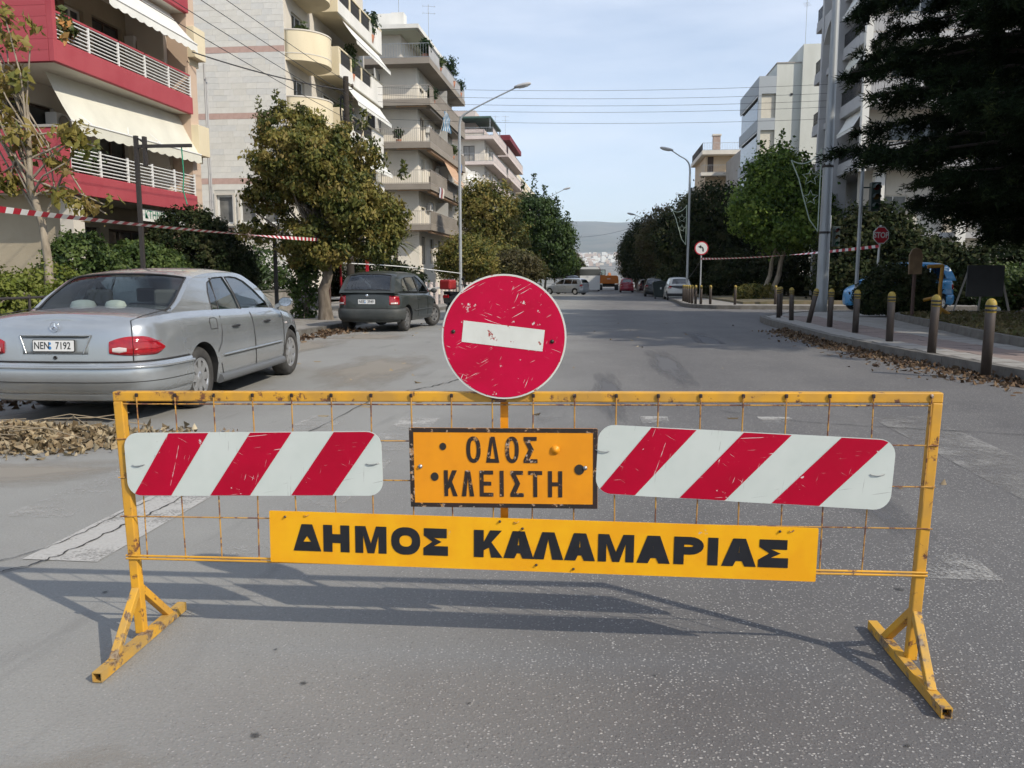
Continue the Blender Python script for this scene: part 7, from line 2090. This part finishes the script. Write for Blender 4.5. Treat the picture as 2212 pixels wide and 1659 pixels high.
def sprigs(rng, spots, n, spread):
    P = []; N = []; T = []
    for (x, y, z, h) in spots:
        k = rng.normal(0, 1, (n, 3))*spread; k[:, 2] = rng.uniform(0, h, n)
        k[:, :2] *= (1 - .7*k[:, 2:3]/h)
        P.append(k + np.array([x, y, z])); N.append(rng.normal(0, 1, (n, 3))); T.append(rng.uniform(0, .4, n))
    return np.concatenate(P), np.concatenate(N), np.concatenate(T)

rg = np.random.default_rng(77)
# round street tree: many separate hanging clumps of olive and bronze leaves with gaps between them
def clumpy(seed, n, cx, cz, rx, rz, r0, r1, ry=1.5):
    g = np.random.default_rng(seed); out = []
    for k in range(n):
        d = g.normal(0, 1, 3); d /= np.linalg.norm(d); f = g.uniform(.35, 1.0)**.6
        r = g.uniform(r0, r1)
        out.append((cx + d[0]*f*(rx-r*.5), d[1]*f*(ry-r*.4), cz + d[2]*f*(rz-r*.5), r*g.uniform(.85,1.25), r, r*g.uniform(.7,1.0)))
    return out
tree('street_tree', 'round olive-green street tree between the silver car and the dark hatchback', 'tree', (-7.8, 23.0, gz(23)+.1),
     clumpy(4, 22, -.25, 4.45, 2.0, 1.45, .42, .75) + clumpy(9, 24, .15, 3.05, 2.45, 1.25, .42, .78) + [(-2.0,0,2.5,.5,.5,.35),(1.5,.1,1.95,.6,.6,.35),(.4,-.4,1.85,.8,.7,.4),(-.8,0,2.0,.6,.6,.4)],
     2.6, .20, L_OLIVE, 1500, 56, .105, .058, 21, TREE_BARK, droop=1.6, shell=.80, aspect=2.0, ntips=60, extra=sprigs(rg, [(-1.75,0,5.2,1.0),(-1.3,.1,5.5,.9),(1.2,0,5.2,.6),(2.3,0,3.9,.5)], 70, .12))
# thin half-bare tree at the left edge
tree('thin_street_tree', 'thin tree with yellowing leaves in front of the red balconies', 'tree', (-10.55, 15.0, .1),
     [(-.55,0,4.7,.75,.6,.55),(-.25,-.1,3.7,.6,.6,.40),(.35,.0,3.35,.30,.4,.32),(.75,0,3.75,.35,.4,.35),(.5,0,2.75,.32,.4,.25),(-.7,0,3.0,.6,.5,.35),(.9,.1,2.45,.35,.3,.22),(-1.4,.2,4.3,.8,.7,.7),(-.9,0,5.7,.8,.6,.5)],
     3.6, .10, L_YEL, 92, 20, .12, .09, 5, TREE_BARK_PALE, droop=1.2, shell=.5, aspect=1.9, ntips=40, trunk_top=(-.25,0,4.4), start=.5)
# trees down the left side
tree('street_tree', 'bushy bronze-green tree around the tall left street lamp', 'tree', (-7.3, 44.5, gz(44)+.1), [(0,0,2.6,1.5,1.4,1.0),(-.7,0,2.0,1.0,1.0,.8),(.7,0,2.1,.95,1.0,.8)], 2.0, .12, L_OLIVE, 480, 50, .15, .075, 6, droop=1.0)
tree('street_tree', 'tall dark green tree with upright shoots on the left kerb', 'tree', (-6.3, 73, gz(73)+.1),
     [(-1.6,0,4.6,2.2,2.2,2.3),(1.5,0,4.3,2.4,2.2,2.2),(.2,0,6.6,2.4,2.2,2.0),(2.6,0,5.4,1.3,1.5,1.2),(0,0,2.8,2.8,2.2,1.3)],
     4, .22, L_GREEN, 1200, 46, .26, .13, 7, droop=-.3, ntips=20, extra=sprigs(np.random.default_rng(3), [(-.6,0,8.0,2.0),(.4,0,8.2,2.2),(1.3,0,7.4,2.0),(2.4,0,6.6,1.8),(3.3,0,5.5,1.6),(-1.6,0,7.2,1.6)], 120, .28))
tree('street_tree', 'olive tree crown between the taupe building and the dark green tree', 'tree', (-8.6, 64, gz(64)+.1), [(0,0,6.0,2.3,2,2.6),(.8,0,4.2,2.2,2,2.2),(-.9,0,7.6,1.2,1.2,1.2)], 3.5, .18, L_OLIVE, 620, 44, .26, .12, 8, droop=.6)
tree('street_tree', 'low rounded feathery tree with bronze tips before the dark green tree', 'tree', (-5.0-1.9, 51, gz(51)+.1), [(1.7,0,1.9,1.7,1.5,1.15),(.7,0,1.7,1.3,1.2,.9)], 1.4, .1, L_BROWN, 360, 40, .20, .075, 9, droop=-.4, aspect=3.0)
FARL = 'trees along the far left kerb'
for i, (x, y, h, m, lb) in enumerate(((-6.2, 92, 7.0, L_BRIGHT, 'yellow-green tree beyond the dark green tree on the left'), (-6.0, 108, 6.8, L_GREEN, 'green tree leaning out over the distant coach'), (-5.8, 126, 6.6, L_BROWN, 'brownish tree just left of the far road gap'), (-6.0, 150, 7.0, L_BROWN, 'brown tree farthest away on the left kerb'), (-7.2, 57, 4.0, L_OLIVE, 'small olive tree left of the feathery low tree'))):
    tree('street_tree', lb, 'tree', (x, y, gz(y)+.1), [(0,0,h*.62,2.3,2.2,h*.30),(1.3,0,h*.5,1.8,1.8,h*.25),(-.9,.3,h*.5,1.8,1.8,h*.26)], h*.5, .15, m, 420, 36, .32, .16, 30+i, droop=.4, group=FARL)
# right side
tree('plane_tree', 'bright green plane tree with two leaning pale trunks behind the tall pole', 'tree', (10.0, 51, gz(51)+.1),
     [(.3,0,6.9,1.9,1.9,1.7),(1.6,0,5.6,2.0,1.9,1.7),(-1.0,0,5.4,1.6,1.8,1.6),(.8,-.2,4.0,2.2,2,1.1),(2.6,0,4.6,1.2,1.4,1.2),(.2,0,8.1,.9,.9,.8),(-.9,0,7.3,.8,.9,.8)],
     4.4, .19, L_BRIGHT, 1250, 36, .26, .14, 41, TREE_BARK_PALE, droop=.2, aspect=1.25, ntips=24, extra=sprigs(np.random.default_rng(8), [(-.9,0,8.0,1.3),(.3,0,8.7,1.2),(1.7,0,7.4,1.2),(2.6,0,6.0,1.0)], 60, .22), trunk_top=(1.2,0,4.6))
b = MB(); limbs(b, np.random.default_rng(2), (-.45,.2,-.05), (.55,0,4.6), .16, [(0,0,6),(1,0,6)]); b.build('trunk', TREE_BARK_PALE, [o for o in bpy.data.objects if o.name.startswith('plane_tree')][0])
FARR = 'dark trees along the far right pavement'
for i, (x, y, h, r, m, lb) in enumerate(((8.0, 62, 8.6, 2.6, L_DARK, 'dark tree directly left of the bright plane tree'), (7.4, 74, 9.0, 2.7, L_DARK, 'dark tree with a ragged top above the right street lamp'), (6.3, 86, 9.2, 2.5, L_BROWN, 'brownish dark tree behind the right street lamp'), (5.2, 100, 9.4, 2.4, L_DARK, 'dark tree overhanging the road above the red hatchback'), (5.0, 118, 8.8, 2.4, L_DARK, 'dark tree farther along the right kerb above the excavator'), (5.6, 140, 8.0, 2.6, L_BROWN, 'brown tree farthest away on the right kerb'),
    (12.5, 66, 8.6, 3.0, L_DARK, 'dark tree behind the bright plane tree on the right'), (13.5, 43.5, 5.2, 2.0, L_DARK, 'dark leafy tree before the ground floor of the grey building'))):
    tree('dark_street_tree', lb, 'tree', (x, y, gz(y)+.1), [(0,0,h*.72,r*.85,r*.85,h*.24),(-.8,0,h*.52,r*.9,r*.9,h*.24),(.9,0,h*.5,r*.9,r*.9,h*.26),(0,0,h*.34,r,r,h*.18),(-1.5,0,h*.62,r*.5,r*.6,h*.13)], h*.55, .2, m, 620, 36, .30, .13, 50+i, droop=.7, group=FARR, ntips=16)

def shrub(name, label, loc, blobs, m, clumps, per, spread, leaf, seed, cat='shrub', group=None, droop=0.0, shell=.9, aspect=1.6):
    t = thing(name, label, cat, loc, 0, group); rng = np.random.default_rng(seed)
    P, N, T = blob_points(rng, blobs, clumps, per, spread, shell); P[:, 2] = np.maximum(P[:, 2], .03)
    inst(leaves_mesh('foliage', P, N, leaf, m, rng, droop, aspect, tone=T), 'foliage', t)
    b = MB()
    for k in range(7):
        e = P[rng.integers(len(P))]; b.tube([(rng.normal(0,.12), rng.normal(0,.12), -.05), (e[0]*.4, e[1]*.4, e[2]*.5), tuple(e)], [.03,.02,.008], 5)
    b.build('stems', TREE_BARK, t)
    return t
# left gardens
shrub('hedge', 'pale yellow-green hedge behind the rail at the left edge', (-10.9, 13.2, .1), [(0,0,.6,1.0,2.6,.75),(.2,2.0,.7,.9,1.0,.75),(-.9,1.0,.5,1.0,1.4,.65)], L_HEDGE_Y, 760, 34, .08, .05, 61, 'hedge')
shrub('shrub', 'rounded green shrub beside the thin tree trunk', (-12.1, 18.4, .1), [(0,0,1.0,.95,1.1,1.2),(.1,.7,.8,.9,.9,.95)], L_HEDGE, 800, 34, .07, .052, 62, group='shrubs below the red balconies')
shrub('shrub', 'green shrub between the black bracket pole and the round shrub', (-11.9, 20.6, .1), [(0,0,.9,.9,1.2,1.25),(.2,.8,.8,.8,.9,1.1)], L_HEDGE, 780, 34, .07, .052, 63, group='shrubs below the red balconies')
shrub('shrub', 'large dark clipped shrub in front of the red building corner', (-12.0, 23.6, .1), [(0,0,1.4,1.4,1.7,1.75),(.3,1.0,1.2,1.2,1.2,1.4)], L_DARK, 1200, 38, .08, .055, 64, group='shrubs below the red balconies')
shrub('shrub', 'airy shrub with white gaps against the pale garden wall', (-12.6, 29.6, .1), [(0,0,1.3,.8,1.2,1.1),(.3,1.4,1.0,.7,.9,.8)], L_GREEN, 170, 20, .16, .075, 65, shell=.5, group='shrubs below the red balconies')
shrub('hedge', 'dark square hedge behind the spiky plant', (-13.0, 27.3, .1), [(0,0,1.0,.9,1.3,1.25)], L_HEDGE, 330, 26, .13, .075, 66, 'hedge')
def yucca(label, loc, n, L, m, seed, z0=.5, name='yucca_plant', trunk=True):
    t = thing(name, label, 'plant', loc); rng = np.random.default_rng(seed); b = MB()
    for k in range(n):
        a = rng.uniform(0, 6.283); el = R(rng.uniform(-25, 85)); l = L*rng.uniform(.7, 1.1); d = Vector((math.cos(a)*math.cos(el), math.sin(a)*math.cos(el), math.sin(el))); s = Vector((-math.sin(a), math.cos(a), 0))
        o = Vector((0,0,z0)) ; w = .028*L/.8; mid = o+d*l*.55; tip = o+d*l+Vector((0,0,-.12*l*(1-math.sin(el))))
        b.add([o-s*w*.6, o+s*w*.6, mid+s*w, mid-s*w, tip], [(0,1,2,3),(3,2,4)], int(rng.integers(0,2)))
    b.build('blades', m, t)
    if trunk: MB().tube([(0,0,-.05),(0,0,z0)], [.12,.09], 8).build('stem', TREE_BARK, t)
YB = [mat('yucca_green', (.05,.10,.025), .5), mat('yucca_pale', (.10,.16,.04), .5)]
yucca('spiky green yucca behind the bonnet of the silver car', (-11.5, 26.2, .1), 120, 1.25, YB, 4, .7)
yucca('small palm with drooping fronds beyond the dark hatchback', (-9.6, 38.5, gz(38)+.1), 90, 1.5, [mat('palm_a', (.10,.11,.03), .6), mat('palm_b', (.18,.15,.05), .6)], 5, 2.9, 'small_palm')
shrub('shrub', 'dusty dark shrub behind the roof of the dark hatchback', (-9.4, 33.8, gz(34)+.1), [(0,0,1.2,1.3,1.4,1.1),(1.0,1.2,.9,.9,1,.8)], L_DARK, 300, 26, .17, .09, 67)
shrub('ivy_clump', 'ivy mass climbing around the base of the round tree', (-8.75, 23.9, gz(24)+.1), [(0,0,.9,.36,.4,1.0),(.1,0,1.6,.45,.45,.5)], L_HEDGE, 140, 22, .10, .07, 68)
# right garden
shrub('shrub', 'dark bush in front of the blue car', (8.7, 26.2, gz(26)+.2), [(.1,0,.72,.95,.7,.82),(.75,.1,.66,.6,.7,.72),(-.6,0,.5,.45,.5,.52)], L_DARK, 800, 34, .08, .055, 71)
shrub('shrub', 'rounded clipped bush right of the blue car', (14.6, 32.2, gz(32)+.1), [(0,0,.85,.9,.9,.85)], L_HEDGE, 260, 26, .13, .08, 72)
shrub('hedge', 'low clipped box hedge on the far pavement before the plane tree', (8.2, 46, gz(46)+.1), [(0,0,.45,.7,.7,.5),(.55,.1,.45,.5,.6,.5),(-.5,0,.42,.5,.6,.48)], L_OLIVE, 260, 24, .09, .06, 73, 'hedge')
shrub('shrub', 'grey-green bush in the bed at the right edge', (10.2, 17.6, .2), [(0,0,.3,.7,.6,.35),(.8,0,.35,.6,.6,.4)], L_DARK, 140, 24, .12, .07, 74)
shrub('shrub', 'reddish bush beside the red car at the right edge', (15.6, 30.8, gz(31)+.1), [(0,0,.9,.8,.7,.9),(.9,0,1.1,.8,.7,1.0)], L_BROWN, 220, 26, .14, .09, 75)
for i, (x, y, rx, h, lb) in enumerate(((9.5, 57.5, 2.2, 3.2, 'dark thicket under the plane tree'), (12.5, 56, 2.2, 3.6, 'dark thicket right of the plane tree trunks'), (6.9, 66, 1.6, 3.0, 'dark thicket behind the white hatchback'), (15.5, 42, 2.2, 3.4, 'dark thicket under the grey arched building'), (12.2, 42.8, 1.5, 3.0, 'dark thicket behind the small traffic light'), (18.5, 40.5, 2.3, 3.2, 'dark thicket behind the red car'), (6.8, 80, 1.5, 3.2, 'dark thicket behind the black car'))):
    shrub('thicket', lb, (x, y, gz(y)+.1), [(0,0,h*.45,rx,1.4,h*.5),(-rx*.5,0,h*.35,rx*.7,1.2,h*.4),(rx*.5,0,h*.4,rx*.7,1.2,h*.45)], L_DARK, 380, 26, .22, .13, 80+i, 'thicket', 'dark thickets on the right')

# conifers on the right: tiers of drooping boughs
BARK_DK = mat('bark_dark', (.045,.035,.028), .95, col2=(.025,.02,.016), scale=8)
def conifer(label, loc, h, r, z0, seed, nb, lean=(0,0)):
    t = thing('conifer', label, 'tree', loc, 0, 'dark conifers on the right'); rng = np.random.default_rng(seed)
    P = []; N = []; T = []; A = []; wood = MB()
    wood.tube([(0,0,-.1),(lean[0]*.4,lean[1]*.4,h*.4),(lean[0],lean[1],h)], [.34,.24,.04], 10)
    for k in range(nb):
        z = z0 + (h-z0)*((k+rng.uniform(0,1))/nb)**.9; a = k*2.39996 + rng.normal(0,.25)
        f = (z-z0)/(h-z0); l = r*(1-f**1.5)*rng.uniform(.65,1.12)*(min(1, .50+.22*(z-z0)) if math.cos(a) < .1 else 1)
        d = np.array([math.cos(a), math.sin(a), 0]); o = np.array([lean[0]*z/h, lean[1]*z/h, z])
        tip = o + d*l + np.array([0,0,.16*l - .035*l*l])
        wood.tube([tuple(o), tuple(o+(tip-o)*.5+np.array([0,0,.06*l])), tuple(tip)], [.07*(1-f)+.02, .04, .01], 5)
        # side twigs off the bough, each carrying a flat spray of short needles
        side = np.array([-d[1], d[0], 0]); nt_ = int(14+34*l/r)
        for w in range(nt_):
            sw = rng.uniform(.15, 1.0); b0_ = o + (tip-o)*sw + np.array([0,0,.06*l])*(4*sw*(1-sw))*.5
            tl_ = (.30+.85*(1-abs(sw-.55)*1.3))*rng.uniform(.55,1.1)*min(1, l/3.2); sg = rng.choice((-1,1))
            td = d*rng.uniform(.35,.9) + side*sg*rng.uniform(.4,1.0) + np.array([0,0,rng.uniform(-.55,.06)]); td /= np.linalg.norm(td)
            m = int(16+44*tl_); q = rng.uniform(0,1,m)**.8
            pp = b0_ + td*(tl_*q)[:,None]; pp[:,2] -= .12*tl_*q*q; pp += rng.normal(0,.045,(m,3))
            P.append(pp); N.append(np.tile(np.array([0,0,1.0])+d*.25,(m,1))); T.append(np.clip(rng.normal(.20,.10,m)+.50*(q > .86)*rng.uniform(0,1),0,1))  # tips get a lighter yellow-green, sunlit tufts put into the needle colour
            A.append(np.tile(td,(m,1)))
    P = np.concatenate(P); N = np.concatenate(N); T = np.concatenate(T); A = np.concatenate(A)
    k = 3; n = len(P)*k
    P = np.repeat(P, k, 0) + rng.normal(0, .03, (n, 3)); T = np.repeat(T, k); A = np.repeat(A, k, 0)
    # needle bundles: slim blades raking forward along the twig
    ax = A*.7 + rng.normal(0,.55,(n,3)); ax /= np.linalg.norm(ax,axis=1)[:,None]
    nm_ = np.cross(ax, rng.normal(0,1,(n,3))); nm_ /= np.linalg.norm(nm_,axis=1)[:,None]+1e-9
    bb = np.cross(nm_, ax); L = (.085*rng.uniform(.6,1.3,n))[:,None]; wd = .017
    v = np.empty((n,3,3)); v[:,0] = P - bb*wd; v[:,1] = P + bb*wd; v[:,2] = P + ax*L*1.6
    me = bpy.data.meshes.new('boughs'); me.vertices.add(n*3); me.vertices.foreach_set('co', v.reshape(-1).astype(np.float32))
    me.loops.add(n*3); me.loops.foreach_set('vertex_index', np.arange(n*3,dtype=np.int32)); me.polygons.add(n); me.polygons.foreach_set('loop_start', (np.arange(n)*3).astype(np.int32))
    try: me.polygons.foreach_set('loop_total', np.full(n,3,np.int32))
    except Exception: pass
    at = me.attributes.new('leaf_tone','FLOAT','FACE'); at.data.foreach_set('value', T.astype(np.float32)); me.materials.append(L_NEEDLE); me.update(); me.validate()
    inst(me, 'boughs', t)
    wood.build('trunk', BARK_DK, t)
conifer('tall dark conifer filling the upper right of the view', (10.6, 19.5, gz(19)+.1), 19, 5.3, 1.9, 91, 300)
conifer('second dark conifer behind the first at the right edge', (15.2, 24.0, gz(24)+.1), 18, 5.6, 1.2, 92, 210)
conifer('unseen third conifer added beyond the right edge to cast shade', (14.4, 11.5, .1), 17, 4.8, 2.6, 93, 60)  # out of view; added to shade the other conifers and the pavement

# fallen leaves
def litter(label, pts_fn, n, size, seed, name='fallen_leaves', jit=.7, m=None):
    rng = np.random.default_rng(seed); P = pts_fn(rng, n); N = np.tile(np.array([[0,0,1.]]), (n,1))
    o = inst(leaves_mesh(name, P, N, size, m or L_DRY, rng, 0, 1.7, jit, bend=.45, vary=(.35, 1.75)), name); tag(o, label, 'leaves', kind='stuff')
def heap(rng, n):
    u = rng.normal(0,.42,n); v = rng.normal(0,.24,n)
    c = np.stack([-4.95+u*1.5+v*.35, 6.12+v*1.0+u*.12], 1)
    hgt = .13*np.exp(-(u/.62)**2-(v/.36)**2)
    return np.column_stack([c, .012+hgt*rng.uniform(.1,1,n)+np.abs(rng.normal(0,.012,n))])
litter('heap of dry brown leaves swept up behind the silver car', heap, 5600, .038, 5, jit=.85)
b = MB(); rr = random.Random(3)
for k in range(16):
    x = -5.1+rr.uniform(-.9,.7); y = 6.15+rr.uniform(-.35,.35); a = rr.uniform(-.5,.5); l = rr.uniform(.25,.8)
    b.tube([(x,y,.07+rr.uniform(0,.1)),(x+l*.5,y+l*.5*math.sin(a),.11+rr.uniform(0,.08)),(x+l,y+l*math.sin(a),.06+rr.uniform(0,.12))], .004, 4)
tag(b.build('twigs', mat('dry_twig', (.30,.24,.16), .9)), 'dry twigs lying in the leaf heap behind the silver car', 'twigs', kind='stuff')
def gutter(rng, n):
    y = rng.uniform(8.5, 21, n); k = np.array([interp(K_NEAR, q) for q in y]); w = np.abs(rng.normal(0,.20,n))*(1+.8*np.exp(-((y-12.2)/1.2)**2)+.5*np.sin(y*2.1)**2)
    return np.column_stack([k-.02-w, y, np.array([gz(q) for q in y])+.01+np.abs(rng.normal(0,.02,n))*np.exp(-w*3)+.04*np.exp(-(w/.12)**2)*rng.uniform(0,1,n)])
litter('brown leaves gathered in the gutter along the near kerb', gutter, 2300, .042, 6, m=L_GUT)
def corner(rng, n):
    return np.column_stack([-7.0+rng.normal(0,.5,n)*.9+.55, 19.2+rng.normal(0,.5,n)*.8, gz(19.2)+.012+np.abs(rng.normal(0,.02,n))])
litter('scattered dry leaves by the kerb between the two parked cars', corner, 520, .045, 7, m=L_GUT)
def loose(rng, n):
    x = rng.uniform(-6, 5, n); y = rng.uniform(5, 24, n); return np.column_stack([x, y, np.array([gz(q) for q in y])+.012])
litter('single dry leaves scattered over the roadway', loose, 90, .055, 8, jit=.25)
def bank(rng, n):
    y = rng.uniform(6, 20, n); return np.column_stack([-6.35+np.abs(rng.normal(0,.25,n))*1.0, y, .012+np.abs(rng.normal(0,.015,n))])
litter('dry leaves along the left kerb under the silver car', bank, 700, .06, 9, m=L_GUT)
# ---------------------------------------------------------------- the air
HZ = bpy.data.materials.new('haze_air'); HZ.use_nodes = True
nt = HZ.node_tree; nt.nodes.remove(nt.nodes['Principled BSDF'])
pv = _n(nt, 'ShaderNodeVolumePrincipled')
pv.inputs['Color'].default_value = (0.72, 0.84, 1.0, 1)
pv.inputs['Density'].default_value = 0.000062
pv.inputs['Anisotropy'].default_value = 0.0
nt.links.new(pv.outputs[0], nt.nodes['Material Output'].inputs['Volume'])
hz = MB().box((-9800, -700, -20), (9800, 10900, 700)).build('haze', HZ)
hz['kind'] = 'stuff'; hz['label'] = 'pale bluish air thickening towards the hills'; hz['category'] = 'haze'
